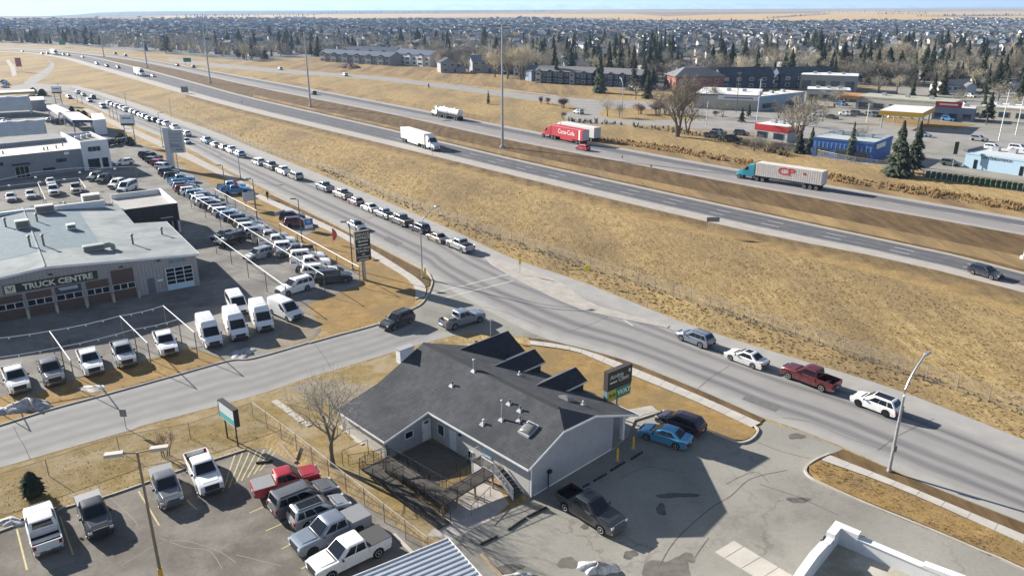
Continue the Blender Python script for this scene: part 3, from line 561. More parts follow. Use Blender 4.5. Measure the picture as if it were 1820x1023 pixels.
        for s_ in (-1, 1): add('running_board', box_mesh(rear+.55, fr-.55, s_*(W/2-.02)-.06, s_*(W/2-.02)+.06, .36, .41, m_trim))
    elif base in ('van', 'lowvan', 'minivan'):
        L, W, H, r, wb, zb = dict(van=(5.95,2.05,2.7,.36,3.75,1.25), lowvan=(5.6,2.02,2.15,.36,3.4,1.2), minivan=(5.1,1.98,1.75,.35,3.0,1.05))[base]; c = .28; h = L/2
        nose = h-.95; r1 = h-(2.2 if base == 'van' else 2.05)
        top = [(-h, .6), (-h+.02, zb), (h-1.25, zb), (h-.75, zb-.1), (h-.15, zb-.3), (h, zb-.5), (h, .5)]
        fr = h-1.0; rear = fr - wb
        add('body', side_body(top, L, W, c, r, (rear, fr), belt=zb, tumble=.03).mesh('body', pm, True), True)
        cab = Cab(-h+.03, h-.95, zb-.02, -h+(.1 if base != 'minivan' else .35), r1, H, W/2-.045, W/2-(.17 if base == 'van' else .14 if base == 'lowvan' else .2))
        add('cabin', cab.shell().mesh('cabin', pm, True, 30), True)
        tw = .62 if base == 'van' else .88
        add('windshield', cab.pane('f', .0, 1, .03, tw).mesh('windshield', m_glass))
        f0 = .74 if base == 'van' else .72
        for sd_ in 'lr': add('side_window', cab.pane(sd_, f0, .93, .06, tw*.86, 0, .1*tw).mesh('side_window', m_glass))
        if 'glazed' in opt or base == 'minivan':
            for sd_ in 'lr':
                add('side_window', cab.pane(sd_, .08, .36, .25 if base == 'van' else .12, .84).mesh('side_window', m_glass)); add('side_window', cab.pane(sd_, .38, .7, .25 if base == 'van' else .12, .84).mesh('side_window', m_glass))
            add('rear_window', cab.pane('b', .08, .92, .3, .82).mesh('rear_window', m_glass))
        if base != 'minivan':
            for k_ in range(4): x = -h+.6 + k_*(r1+h-.9)/4; add('roof_rib', box_mesh(x, x+.06, -W/2+.4, W/2-.4, H+.004, H+.03, pm), True)
        mirx = h-1.5; wr = r; ends = (-h, h); lampz = (zb-.52, zb-.28); tailz = (zb-.3, zb+.1)
    hw = W/2
    for s_ in (-1, 1):
        add('headlight', box_mesh(ends[1]-.12, ends[1]+.012, s_*(hw*.76)-.13, s_*(hw*.76)+.13, lampz[0], lampz[1]-.03, m_lampw))
        add('tail_light', box_mesh(ends[0]-.014, ends[0]+.1, s_*(hw*.80)-.10, s_*(hw*.80)+.10, tailz[0], tailz[1], m_lampr))
        add('mirror', MB().cham(mirx-.06, mirx+.06, s_*(hw+.07)-.1, s_*(hw+.07)+.1, zb-.02, zb+.16, .03).mesh('mirror', m_trim))
    chrome = 'chrome' in opt
    if base in ('pickup', 'oldpickup'): hx0, hx1, hz0, hz1 = 1.42*k, h-.38, zb+.0, zh+.005
    elif base in ('van', 'lowvan', 'minivan'): hx0 = None
    else: hx0, hx1, hz0, hz1 = 1.3, h-.5, zb-.012, zh+.01
    if hx0:                                            # hood panel with a raised centre
        mb = MB(); w0, w1 = W*.37, W*.33
        mb.rings([[(hx0,-w0,hz0-.02),(hx1,-w1,hz1-.02),(hx1,w1,hz1-.02),(hx0,w0,hz0-.02)], [(hx0+.03,-w0+.06,hz0+.028),(hx1-.04,-w1+.06,hz1+.022),(hx1-.04,w1-.06,hz1+.022),(hx0+.03,w0-.06,hz0+.028)]]); add('hood', mb.mesh('hood', pm), True)
        add('wiper_cowl', box_mesh(hx0-.1, hx0-.02, -W*.36, W*.36, hz0-.03, hz0+.012, m_trim))
    big = base in ('pickup', 'oldpickup'); add('grille', box_mesh(ends[1]-.05, ends[1]+.02, -hw*.56, hw*.56, lampz[0]-(.22 if big else .08), lampz[1]+(.03 if big else -.01), m_chrome if chrome else m_trim))
    add('front_bumper', box_mesh(ends[1]-.16, ends[1]+.035, -hw*.80, hw*.80, .36, lampz[0]-(.24 if base in ('pickup','oldpickup') else .1), (m_chrome if chrome or base == 'pickup' else m_trim)))
    add('rear_bumper', box_mesh(ends[0]-.04, ends[0]+.12, -hw*.80, hw*.80, .4, .62, m_chrome if base == 'pickup' else m_trim))
    add('licence_plate', box_mesh(ends[0]-.05, ends[0]-.035, -.16, .16, .6, .74, m_plate))
    wm, rm = wheel_meshes(wr, .25, 'darkrim' in opt)
    for x in (rear, fr):
        for s_ in (-1, 1): add('wheel', wm, False, (x, s_*(hw-.12), wr), 0 if s_ > 0 else math.pi, [('rim', rm)])
    PROTO[kind] = parts; return parts
JOINED = {}
def joined(kind):
    if kind in JOINED: return JOINED[kind]
    mb_v, mb_f, mb_m, mats = [], [], [], [PAINT['white']]
    for name, me, p, loc, rz, subs in proto(kind):
        for m2 in [me] + [s[1] for s in subs]:
            if m2.name.startswith('rim') or name in ('licence_plate', 'mirror', 'running_board', 'roof_rib'): continue
            mt = m2.materials[0]
            if not p and mt not in mats: mats.append(mt)
            mi = 0 if p else mats.index(mt); o = len(mb_v); c, s = math.cos(rz), math.sin(rz)
            mb_v += [(v.co.x*c - v.co.y*s + loc[0], v.co.x*s + v.co.y*c + loc[1], v.co.z + loc[2]) for v in m2.vertices]
            for f in m2.polygons: mb_f.append([o + i for i in f.vertices]); mb_m.append(mi)
    me = bpy.data.meshes.new('car'); me.from_pydata(mb_v, [], mb_f)
    for m_ in mats: me.materials.append(m_)
    me.polygons.foreach_set('material_index', mb_m); me.update(); JOINED[kind] = me; return me
def repaint(o, p):
    if p is None: return
    s = o.material_slots[0]; s.link = 'OBJECT'; s.material = p
NAMES = dict(sedan='sedan', suv='suv', bigsuv='suv', hatch='hatchback', crossover='suv', pickup='pickup_truck', oldpickup='pickup_truck', van='cargo_van', lowvan='van', minivan='minivan')
CATS = dict(sedan='car', suv='car', bigsuv='car', hatch='car', crossover='car', pickup='pickup truck', oldpickup='pickup truck', van='van', lowvan='van', minivan='van')
PLACED = []
def vehicle(kind, colour, cx, cy, hx, hy, label, group=None, far=False, z=.75):
    """(cx,cy): where the middle of the car shows in the photo, 0.75 m above the ground; (hx,hy): a photo point ahead of its nose"""
    p = G(cx, cy, z); q = G(hx, hy, z); d = q - p; rz = math.atan2(d.y, d.x); base = kind.split('+')[0]
    PLACED.append((p.x, p.y, rz, kind))
    pm = PAINT[colour]
    if far:
        o = link(NAMES[base], joined(kind), None, (p.x, p.y, .022), rz, label=label, cat=CATS[base], group=group); repaint(o, pm); return o
    root = empty(NAMES[base], (p.x, p.y, .022), rz, label=label, cat=CATS[base], group=group)
    for name, me, painted, loc, r_, subs in proto(kind):
        o = link(name, me, root, loc, r_)
        if painted: repaint(o, pm)
        for n2, m2 in subs: link(n2, m2, o)
    return root
def dirs(a, b): return b[0]-a[0], b[1]-a[1]
V = vehicle
# --- foreground lots
GL = 'pickups in the small parking lot'
V('pickup', 'pearl', 76, 936, 62, 886, 'silver white pickup seen from behind, at the left edge of the parking lot')
V('oldpickup+greycover', 'darkgrey', 167, 912, 186, 958, 'black pickup with a grey bed cover beside the small evergreen')
V('oldpickup+greycover+chrome', 'grey', 295, 862, 313, 908, 'grey pickup with chrome grille, left of the white pickup in the parking lot')
V('pickup', 'white', 362, 837, 386, 884, 'white pickup facing the camera next to the hatched yellow lines')
V('oldpickup+greycover', 'red', 508, 853, 560, 838, 'red pickup nearest the hatched yellow lines')
V('bigsuv+rack', 'grey', 540, 882, 580, 866, 'dark grey wagon with roof rack between the red pickup and the silver one')
V('suv+sunroof+rack', 'silver', 567, 905, 610, 888, 'silver and blue off-roader with spare wheel, third from the red pickup')
V('pickup+greycover+darkrim', 'greyblue', 588, 942, 535, 966, 'blue grey pickup with a folded bed cover beside the white crew cab')
V('pickup+cover', 'white', 621, 982, 562, 1010, 'white crew cab pickup with black bed cover nearest the carport')
V('pickup+chrome+sunroof', 'darkgrey', 1049, 904, 1085, 926, 'dark grey crew cab pickup with chrome grille on the clinic lot')
V('sedan', 'cyanblue', 1183, 770, 1150, 760, 'bright blue sedan parked by the clinic porch')
V('crossover', 'plum', 1210, 748, 1174, 735, 'dark plum car parked along the clinic lawn')
# --- main road
V('crossover+rack', 'greyblue', 1236, 598, 1190, 581, 'grey blue car first in the line along the field fence')
V('sedan+sunroof', 'pearl', 1327, 633, 1280, 616, 'white sedan with sunroof between the grey car and the red pickup')
V('pickup', 'maroon', 1441, 669, 1390, 650, 'dark red pickup with polished wheels parked along the field')
V('crossover+panoroof+darkrim', 'white', 1558, 714, 1510, 696, 'white car with black glass roof nearest the curved street lamp')
GP = 'cars parked along the main road'
row = [('pickup', 'silver', 818, 435, 'silver pickup with empty bed, last of the parked line by the junction'),
 ('sedan', 'tan', 777, 420, 'grey beige sedan behind the silver pickup at the line end'),
 ('suv', 'navy', 746, 404, 'black suv standing behind the street lamp mast in the parked line'),
 ('pickup+cover', 'grey', 713, 391, 'grey pickup with dark bed cover next to the black suv'),
 ('oldpickup', 'silver', 683, 379, 'small silver pickup between the grey pickup and the silver sedan'),
 ('sedan', 'pearl', 657, 367, 'silver white sedan in the parked line beside the reddish hatchback'),
 ('hatch', 'rose', 632, 356, 'faded reddish hatchback in the parked line'),
 ('pickup+cover', 'beige', 609, 345, 'beige pickup with dark bed cover in the parked line'),
 ('pickup+cover', 'greyblue', 577, 332, 'grey blue pickup alone ahead of a gap in the parked line'),
 ('minivan', 'silver', 525, 312, 'silver minivan just above the gap in the parked line'),
 ('pickup', 'white', 504, 303.7, 'white pickup between the silver minivan and the dark pickup'),
 ('pickup+cover', 'greygreen', 482, 295, 'dark grey green pickup behind the white van in the parked line'),
 ('minivan', 'white', 459, 287, 'white van heading the second group of the parked line')]
for k_, c_, x, y, lb in row: V(k_, c_, x, y, x-40, y-16.5, lb, GP)
row2 = [('suv','lightblue',425,273,'pale blue suv at the lower end of five parked cars'),('pickup','white',412,267,'white pickup next to the pale blue suv'),('hatch','beige',397,261,'beige hatchback in the middle of five parked cars'),
 ('sedan','white',382,256,'white sedan fourth from the lower end of five parked cars'),('pickup+cover','lightblue',368,250,'pale blue pickup at the upper end of five parked cars')]
for k_, c_, x, y, lb in row2: V(k_, c_, x, y, x-40, y-17, lb, GP, True)
V('suv', 'white', 331, 237, 291, 220, 'white suv driving beyond the tall grey brand sign', None, True)
V('sedan', 'white', 331, 250, 371, 268, 'white sedan driving towards the junction beside the tall grey sign', None, True)
far_row = [('pickup','white',311,227),('pickup','white',296,220.5),('suv','silver',285,217),('suv','black',274,213),('suv','silver',264,211),('crossover','lightblue',256,206.5),('sedan','white',249,203.5),('suv','greygreen',242,201),('crossover','white',234,198),('minivan','white',223,194.6),
 ('pickup','white',217,192),('suv','white',207,188.5),('sedan','silver',200.5,185.7),('suv','white',193,183),('sedan','white',148,167.5),('suv','white',138,163.5)]
for i, (k_, c_, x, y) in enumerate(far_row):
    V(k_, c_, x, y, x-40, y-17.5, f'small distant parked {dict(white="white",silver="silver",black="black",lightblue="pale blue",greygreen="dark")[c_]} {dict(pickup="pickup",suv="suv",crossover="car",sedan="sedan",minivan="minivan",van="van")[k_]} in the far line of cars on the main road', 'far parked cars on the main road', True)
V('minivan', 'white', 183, 188.5, 223, 206, 'white vehicle driving apart from the far parked line', None, True)
V('suv', 'white', 159, 178, 199, 196, 'white suv driving at the far bend of the main road', None, True)
V('suv', 'darkgrey', 165, 172.5, 125, 155, 'dark suv passing the white suv at the far bend', None, True)
V('sedan', 'silver', 123, 172, 163, 190, 'lone silver sedan at the top of the main road', None, True)
V('sedan+sunroof', 'silver', 634, 399, 690, 425, 'silver sedan driving alone behind the service sign')
V('suv+rack', 'darkgrey', 706, 568, 664, 585, 'dark grey suv turning into the side street')
V('pickup+load', 'greyblue', 822, 566, 868, 553, 'grey blue pickup with a loaded bed waiting at the junction')
V('crossover', 'red', 1036, 262, 1000, 254.5, 'bright red car following the red lettered truck')
V('crossover', 'navy', 1752, 482, 1810, 498, 'dark navy suv alone on the near freeway lanes')
# --- dealership: front row facing the side street
for k_, c_, x, y, lb in (('pickup','pearl',28,672,'grey white pickup beside the snow heap, leftmost in the front row'),('pickup+cover','grey',90,658,'dark grey pickup second in the front row by the side street'),
   ('pickup','white',160,641,'white pickup with chrome bumper third in the front row'),('pickup','silver',219,627,'silver pickup fourth in the front row'),('pickup','white',294,608,'white pickup in the front row nearest the vans')):
    V(k_, c_, x, y, x+17, y+36, lb, 'front row of dealership pickups')
for k_, c_, x, y, lb in (('van','white',371,588,'tall white van nearest the pickups'),('van','white',418,575,'tall white van in the middle of three'),('van','white',464,561,'tall white van on the right of three')):
    V(k_, c_, x, y, x+22, y+36, lb, 'tall white cargo vans', z=1.2)
V('lowvan+glazed', 'white', 421, 538, 443, 572, 'white passenger van behind the three tall vans', z=1.0)
V('lowvan', 'white', 507, 548, 542, 564, 'white low van standing apart by the dead lawn', z=1.0)
# --- dealership: long diagonal row along the grass
R1 = [('bigsuv','darkgrey',592,492,1),('bigsuv','white',568,482,1),('pickup','white',552,468,1),('bigsuv','white',546,456,1),('pickup','grey',524,446,-1),('suv','white',512,438,1),('pickup','pearl',493,429,1),('pickup','beige',480,421,1),('suv','silver',458,412,1),
 ('suv','pearl',446,404,1),('suv','grey',439,397,1),('suv','darkgrey',429,389.5,1),('suv','lightblue',414,382.5,1),('suv','white',400,376,1),('crossover','grey',391,370,1),('suv','black',382,364.5,1),('suv','white',370,358.5,1),('suv','pearl',361,354,1),
 ('suv','greyblue',366,348.5,1),('suv','lightblue',351,344,1),('suv','white',341,339,1),('suv','maroon',331,335.5,1),('suv','greyblue',327,330,1),('suv','blue',324,325,1),('pickup','lightblue',321,319,1),('suv','black',310,312.5,1),('suv','darkgrey',299,305,1)]
ORD = ['first','second','third','fourth','fifth','sixth','seventh','eighth','ninth','tenth','eleventh','twelfth','thirteenth','fourteenth','fifteenth','sixteenth','seventeenth','eighteenth','nineteenth','twentieth']
CW = dict(darkgrey='dark grey', white='white', grey='grey', pearl='off-white', beige='beige', silver='silver', lightblue='pale blue', black='black', greyblue='grey blue', maroon='maroon', blue='blue', greygreen='grey green', navy='navy', red='red')
KW = dict(bigsuv='large suv', suv='suv', pickup='pickup', crossover='crossover', sedan='sedan', minivan='minivan', van='van', lowvan='van', hatch='hatchback', oldpickup='small pickup')
def nth(i): return ORD[i] if i < 20 else 'twenty-' + ORD[i-20]
for i, (k_, c_, x, y, s_) in enumerate(R1):
    sc = .45 + .55*(y-290)/200
    V(k_, c_, x, y, x+s_*44*sc, y-s_*4*sc, f'{CW[c_]} {KW[k_]}, {nth(i)} from the service sign in the long dealership row', 'long diagonal row of dealership cars', i > 17)
for k_, c_, x, y, lb in (('bigsuv','white',524,509,'white large suv apart from the row, nearest the vans'),('suv','silver',459,451,'silver suv alone in the lot inside the long row'),('sedan','greygreen',398,415.5,'grey green sedan beside the black suv in the middle of the lot'),('bigsuv','black',410,426,'black suv in the middle of the lot')):
    V(k_, c_, x, y, x-42, y+12, lb)
V('suv+darkrim', 'black', 519, 384, 560, 381, 'black boxy off-roader on the display pad, farther of two'); V('suv+darkrim', 'maroon', 528, 394, 569, 391, 'dark off-roader with blue banner on the display pad')
V('pickup', 'blue', 419, 338, 450, 336, 'blue pickup on the roadside display pad', None, True); V('pickup', 'lightblue', 411, 331, 442, 329, 'pale pickup behind the blue one on the display pad', None, True)
for i, (k_, c_, x, y) in enumerate((('suv','black',262,275),('pickup','black',269,279),('suv','grey',275,285),('suv','red',284,290),('suv','white',292,296))):
    V(k_, c_, x, y, x+32, y+2, f'{CW[c_]} {KW[k_]} near the foot of the tall grey sign', 'cars at the foot of the tall sign', True)
# --- lot between the two dealership buildings
for k_, c_, x, y, hx, hy, lb in (('sedan','white',19,349,22,365,'white sedan at the left edge behind the truck centre'),('sedan','white',54,344,58,360,'white sedan second from the left behind the truck centre'),('sedan','white',90,322,97,340,'white car parked behind the white pickup in the back lot'),
   ('pickup','white',95,338,100,356,'white pickup with dark bed in the back lot'),('pickup+cover','beige',135,335,138,352,'beige pickup with dark bed in the back lot'),('suv','greygreen',170,313,150,320,'grey green suv leftmost of four side by side'),('suv','darkgrey',184,317,164,326,'dark suv second of four side by side in the back lot'),
   ('suv','white',207,326,187,334,'white suv beside the white van in the back lot'),('lowvan+glazed','white',226,333,206,341,'white window van behind the black annex'),('crossover','white',220,288,205,290,'white car in the shadow of the white tower')):
    V(k_, c_, x, y, hx, hy, lb)
for i, (k_, c_, x, y) in enumerate((('sedan','silver',91,212),('suv','black',102,215.5),('sedan','lightblue',12,216),('sedan','lightblue',15,220),('sedan','white',7,213),('suv','lightblue',10,148),('sedan','white',9,153),('sedan','blue',6,144),('pickup','darkgrey',197,254),('suv','black',222,250),('pickup','grey',58,173))):
    V(k_, c_, x, y, x+25, y-5, f'small {CW[c_]} {KW[k_]} ' + ('by the white canopy beyond the dealership' if i < 2 else 'among cars behind the curved white tents' if i < 5 else 'in the far lot at the left edge' if i < 8 else 'behind the white dealership tower' if i < 10 else 'under the long yellow canopy'), 'cars behind the dealership', True)
# --- small cars on the freeway and the ramp
for i, (k_, c_, x, y, s_) in enumerate((('suv','white',172,113,1),('suv','black',190,117,1),('suv','darkgrey',210,119.5,1),('sedan','white',272,134.5,1),('sedan','white',147,101,1),('suv','silver',122,98,1),('suv','white',113,97,1),('sedan','silver',75,95,1),('suv','grey',85,95,1),
      ('pickup','darkgrey',205,95.5,-1),('suv','black',223,98.5,-1),('sedan','maroon',315,115.5,-1),('suv','maroon',343,118.5,-1),('suv','black',556,165,-1),('suv','silver',498,122,-1),('minivan','silver',613,133,-1),('suv','silver',1028,198.5,-1),('sedan','white',40,91,1))):
    V(k_, c_, x, y, x+s_*40, y+s_*(9 if x < 430 else 8), f'small {CW[c_]} {KW[k_]} ' + ('on the loop at the end of the ramp' if x > 1000 else 'on the ramp above the freeway' if k_ in ('suv','minivan') and x > 480 and c_ == 'silver' else 'on the far freeway lanes left of the tanker truck' if s_ < 0 else 'in the distant freeway traffic at upper left'), 'distant freeway traffic', True)
# --- cars in the town beyond
for i, (k_, c_, x, y) in enumerate((('sedan','white',1503,201),('suv','darkgrey',1523,201),('suv','greygreen',1549,203.3),('suv','darkgrey',1558,203),('suv','blue',1496,184),('suv','greygreen',1690,289),('suv','blue',1686,211),('suv','white',1557,272),('suv','white',1766,262),('bigsuv','white',1812,264),('pickup','white',1127,154),('suv','black',1118,158),('suv','silver',1135,158),('sedan','silver',1235,146),('suv','darkgrey',1612,177),('sedan','white',1640,180),('sedan','lightblue',1700,136),('suv','white',1725,170),('pickup','darkgrey',1268,240),('oldpickup','black',1302,245),('suv','darkgrey',1318,236),('suv','grey',1278,234),('sedan','white',1385,222),('suv','silver',1455,203),('sedan','black',1478,207),('suv','maroon',1590,182),('sedan','silver',1655,184),('suv','white',1712,184),('pickup','grey',1765,190),('suv','black',1790,196),('sedan','lightblue',1640,238),('suv','silver',1740,246))):
    V(k_, c_, x, y, x+26, y+3, f'small {CW[c_]} {KW[k_]} ' + ('outside the blue fascia shops' if i == 4 else 'in front of the shops beside the yellow canopy' if i < 4 else 'parked by the pale blue building at the right edge' if i in (5,8,9) else 'under the red sign of the gas station' if i == 6 else 'beside the blue warehouse' if i == 7 else 'in the lot below the townhouses' if i < 14 else 'in the junk yard by the big bare tree' if 18 <= i < 22 else 'on the asphalt around the town shops' if i >= 22 else 'on the street behind the gas station'), 'parked cars in the town', True)
# ---------------------------------------------------------------- lorries
def semi(cab_col, cx, cy, hx, hy, label, build_trailer, cab_z=1.5):
    p = G(cx, cy, cab_z); q = G(hx, hy, cab_z); d = q - p; rz = math.atan2(d.y, d.x)
    root = empty('semi_truck', (p.x, p.y, .022), rz, label=label, cat='truck'); pm = PAINT[cab_col]
    # tractor: origin = middle of trailer; tractor ahead of x = 7
    x0 = 6.9
    mb = MB(); mb.rings([[(x0,-1.2,1.0),(x0+2.6,-1.2,1.0),(x0+2.6,1.2,1.0),(x0,1.2,1.0)],[(x0,-1.22,2.4),(x0+2.7,-1.2,2.2),(x0+2.7,1.2,2.2),(x0,1.22,2.4)],[(x0,-1.15,3.7),(x0+1.5,-1.05,3.3),(x0+1.5,1.05,3.3),(x0,1.15,3.7)],[(x0+.2,-1.0,3.85),(x0+1.2,-.9,3.5),(x0+1.2,.9,3.5),(x0+.2,1.0,3.85)]])
    mb.build('cab', pm, root, smooth=True)
    mb = MB(); mb.rings([[(x0+2.6,-1.1,.75),(x0+2.6,1.1,.75),(x0+2.6,1.15,2.05),(x0+2.6,-1.15,2.05)],[(x0+3.7,-1.05,.7),(x0+3.7,1.05,.7),(x0+3.7,.95,1.85),(x0+3.7,-.95,1.85)],[(x0+4.3,-.95,.7),(x0+4.3,.95,.7),(x0+4.3,.75,1.55),(x0+4.3,-.75,1.55)]])
    mb.build('hood', pm, root, smooth=True)
    mb = MB(); mb.quad((x0+2.70,-1.05,2.25),(x0+2.70,1.05,2.25),(x0+1.58,.95,3.25),(x0+1.58,-.95,3.25)); mb.build('windshield', m_glass, root)
    for s_ in (-1, 1):
        MB().quad((x0+1.4,s_*1.235,2.2),(x0+2.4,s_*1.235,2.2),(x0+1.9,s_*1.17,2.95),(x0+1.4,s_*1.18,3.0)).build('side_window', m_glass, root)
        MB().tube([(x0+.3,s_*1.05,.75),(x0+1.8,s_*1.05,.75)], .33, 10).build('fuel_tank', m_chrome, root)
        MB().tube([(x0-.1,s_*1.1,1.0),(x0-.1,s_*1.1,3.9)], .09, 8).build('exhaust_stack', m_chrome, root)
        link('headlight', box_mesh(x0+4.25, x0+4.33, s_*.75-.16, s_*.75+.16, .95, 1.2, m_lampw), root)
    link('grille', box_mesh(x0+4.29, x0+4.34, -.55, .55, .85, 1.5, m_chrome), root); link('front_bumper', box_mesh(x0+4.2, x0+4.42, -1.15, 1.15, .4, .72, m_chrome), root)
    link('chassis', box_mesh(x0-3.2, x0+4, -.45, .45, .7, .95, m_trim), root)
    wm, rm = wheel_meshes(.52, .55)
    xs = [x0+3.45, x0-.9, x0-2.2] + build_trailer(root)
    for x in xs:
        for s_ in (-1, 1):
            w_ = link('wheel', wm, root, (x, s_*.98, .52), 0 if s_ > 0 else math.pi); link('rim', rm, w_)
    return root
def box_trailer(col, name='trailer', L=15.4, top=4.1, doors=True):
    def f(root):
        x1 = 6.3; x0 = x1 - L; m = col
        tr = MB().cham(x0, x1, -1.28, 1.28, 1.15, top, .05).build(name, m, root)
        link('trailer_frame', box_mesh(x0+.1, x1-.5, -1.1, 1.1, .95, 1.149, m_trim), root)
        for s_ in (-1, 1): link('side_skirt', box_mesh(x0+4.4, x1-4.2, s_*1.26-.02, s_*1.26+.02, .55, 1.145, m), root)
        if doors:
            for s_ in (-1, 1): link('rear_door', box_mesh(x0-.03, x0+.01, min(0, s_*1.22)+.02, max(0, s_*1.22)-.02, 1.25, top-.12, M('trailer_door', (.5,.5,.49), .5)), tr)
        link('rear_underride_bar', box_mesh(x0-.02, x0+.06, -1.1, 1.1, .5, .62, m_trim), root)
        return [x0+1.3, x0+2.55]
    return f
m_box = M('trailer_white', (.74,.73,.70), .5, (.66,.65,.62), scale=1.2)
sp = semi('white', 744, 249, 790, 263.5, 'white semi truck with plain white box trailer on the near freeway lanes', box_trailer(m_box))
link('faded_mark', box_mesh(1.6, 3.6, -1.29, -1.283, 3.0, 3.35, M('faded_grey', (.42,.42,.43), .6)), sp)
m_cola = M('bright_red_panel', (.42,.012,.02), .5); m_grey_box = M('grey_box', (.56,.57,.56), .5, (.5,.5,.49), scale=1)
def cola(root):
    xs = box_trailer(m_cola, L=14.0)(root); link('white_stripe', box_mesh(-6.6, -6.0, 1.285, 1.293, 1.2, 4.0, m_whitep), root)
    lettering('Coca-Cola', m_whitep, root, (-.5, 1.295, 2.7), (0, 1), 1.8, sx=.95, bold=.02)
    return xs
# red lorry runs away from the camera to the upper left, its left side towards the camera
semi('red', 1010, 242, 970, 234, 'red semi truck with red lettered trailer on the far freeway lanes', cola)
semi('pearl', 1026, 236, 986, 228, 'grey box semi truck overtaken behind the red lettered truck', box_trailer(m_grey_box))
def cp(root):
    x1 = 6.5; x0 = -8.6
    c_ = MB().cham(x0, x1, -1.25, 1.25, 1.3, 4.2, .04).build('container', M('cream_container', (.62,.58,.52), .6, (.54,.50,.45), scale=1), root)
    for i in range(30): x = x0 + .3 + i*(x1-x0-.6)/29; link('container_rib', box_mesh(x-.05, x+.05, 1.252, 1.278, 1.4, 4.1, c_.data.materials[0]), c_)
    link('trailer_frame', box_mesh(x0+.2, x1-.4, -1.0, 1.0, 1.0, 1.298, m_trim), root)
    lettering('CP', M('cp_red', (.5,.02,.02), .5), root, (-.6, 1.285, 3.0), (0, 1), 2.2, sx=1.5, bold=.05)
    link('red_emblem', box_mesh(-5.0, -4.4, 1.28, 1.29, 2.9, 3.4, m_cola), root)
    for s_ in (-1, 1): link('rear_door', box_mesh(x0-.02, x0+.01, min(0, s_*1.2)+.02, max(0, s_*1.2)-.02, 1.35, 4.1, M('trailer_door', (.5,.5,.49), .5)), c_)
    return [x0+1.1, x0+2.4, x0+3.7]
semi('teal', 1396, 316, 1350, 309, 'teal semi truck hauling a cream container with red letters', cp)
def tank(root):
    for a, c in ((0.2, 6.3), (-6.6, -.3)):
        mb = MB(); n = 16
        def ring(x, f): return [(x, 1.25*f*math.cos(2*math.pi*k/n), 2.5 + 1.15*f*math.sin(2*math.pi*k/n)) for k in range(n)]
        mb.rings([ring(a, .8), ring(a+.15, 1), ring(c-.15, 1), ring(c, .8)]); t_ = mb.build('tank', M('tank_white', (.72,.72,.70), .35, metal=.2), root, smooth=True)
        for x in (a+1.5, a+3, a+4.5): MB().rings([[(x-.04, 1.27*math.cos(2*math.pi*k/n), 2.5 + 1.17*math.sin(2*math.pi*k/n)) for k in range(n)], [(x+.04, 1.27*math.cos(2*math.pi*k/n), 2.5 + 1.17*math.sin(2*math.pi*k/n)) for k in range(n)]], cap=False).build('band', m_steel, t_)
        link('hatch', MB().cham((a+c)/2-.4, (a+c)/2+.4, -.3, .3, 3.62, 3.85, .05).mesh('hatch', m_steel), t_)
        link('trailer_frame', box_mesh(a, c, -1.0, 1.0, 1.0, 1.36, m_trim), root)
    return [-6.0, -4.8, 1.0, 2.2]
semi('white', 800, 203, 770, 197, 'white double tanker truck on the far freeway lanes', tank)
semi('white', 246, 129, 262, 133.5, 'distant white box truck on the near freeway lanes', box_trailer(m_box, L=12))
semi('white', 95, 94, 110, 97, 'tiny white truck far up the freeway', box_trailer(m_box, L=12))
def truck_person(): pass
# ---------------------------------------------------------------- buildings near the camera
def lined(name, col, col2, pitch, axis=0, rough=.5, metal=.3, depth=.4, noise=1.0, dirt=None, frac=.18):
    """ribbed sheet metal or boarding: thin relief lines across one axis of the object, plus weathering"""
    if name in MATS: return MATS[name]
    m = M(name, col, rough, col2, scale=noise, detail=6, metal=metal, world=False, col3=dirt, scale3=.25, fine=(5,.1))
    t = m.node_tree; n = t.nodes; l = t.links.new; b = n['Principled BSDF']
    tc = n.new('ShaderNodeTexCoord'); sp = n.new('ShaderNodeSeparateXYZ'); l(tc.outputs['Object'], sp.inputs[0])
    a = n.new('ShaderNodeMath'); a.operation = 'DIVIDE'; l(sp.outputs[axis], a.inputs[0]); a.inputs[1].default_value = pitch
    f = n.new('ShaderNodeMath'); f.operation = 'FRACT'; l(a.outputs[0], f.inputs[0])
    r = n.new('ShaderNodeValToRGB'); r.color_ramp.elements[0].position = 0; r.color_ramp.elements[0].color = (1,1,1,1); r.color_ramp.elements[1].position = frac; r.color_ramp.elements[1].color = (0,0,0,1); l(f.outputs[0], r.inputs[0])
    bp = n.new('ShaderNodeBump'); bp.inputs['Strength'].default_value = depth; bp.inputs['Distance'].default_value = .05; l(r.outputs[0], bp.inputs['Height']); l(bp.outputs[0], b.inputs['Normal'])
    src = b.inputs['Base Color'].links[0].from_socket; mx = n.new('ShaderNodeMixRGB'); mx.blend_type = 'MULTIPLY'; mx.inputs[2].default_value = (.72,.72,.73,1)
    ml = n.new('ShaderNodeMath'); ml.operation = 'MULTIPLY'; l(r.outputs[0], ml.inputs[0]); ml.inputs[1].default_value = .7
    l(ml.outputs[0], mx.inputs[0]); l(src, mx.inputs[1]); l(mx.outputs[0], b.inputs['Base Color']); return m
def bx(parent, name, x0, x1, y0, y1, z0, z1, m, ch=None, **k):
    mb = MB(); (mb.cham(x0, x1, y0, y1, z0, z1, ch) if ch else mb.box(x0, x1, y0, y1, z0, z1)); return mb.build(name, m, parent, **k)
def slope(mb, pts, t=.14):                             # a roof plane given as 3-D outline, with thickness downward
    mb.rings([[tuple(p) for p in pts], [(p[0], p[1], p[2] - t) for p in pts]])
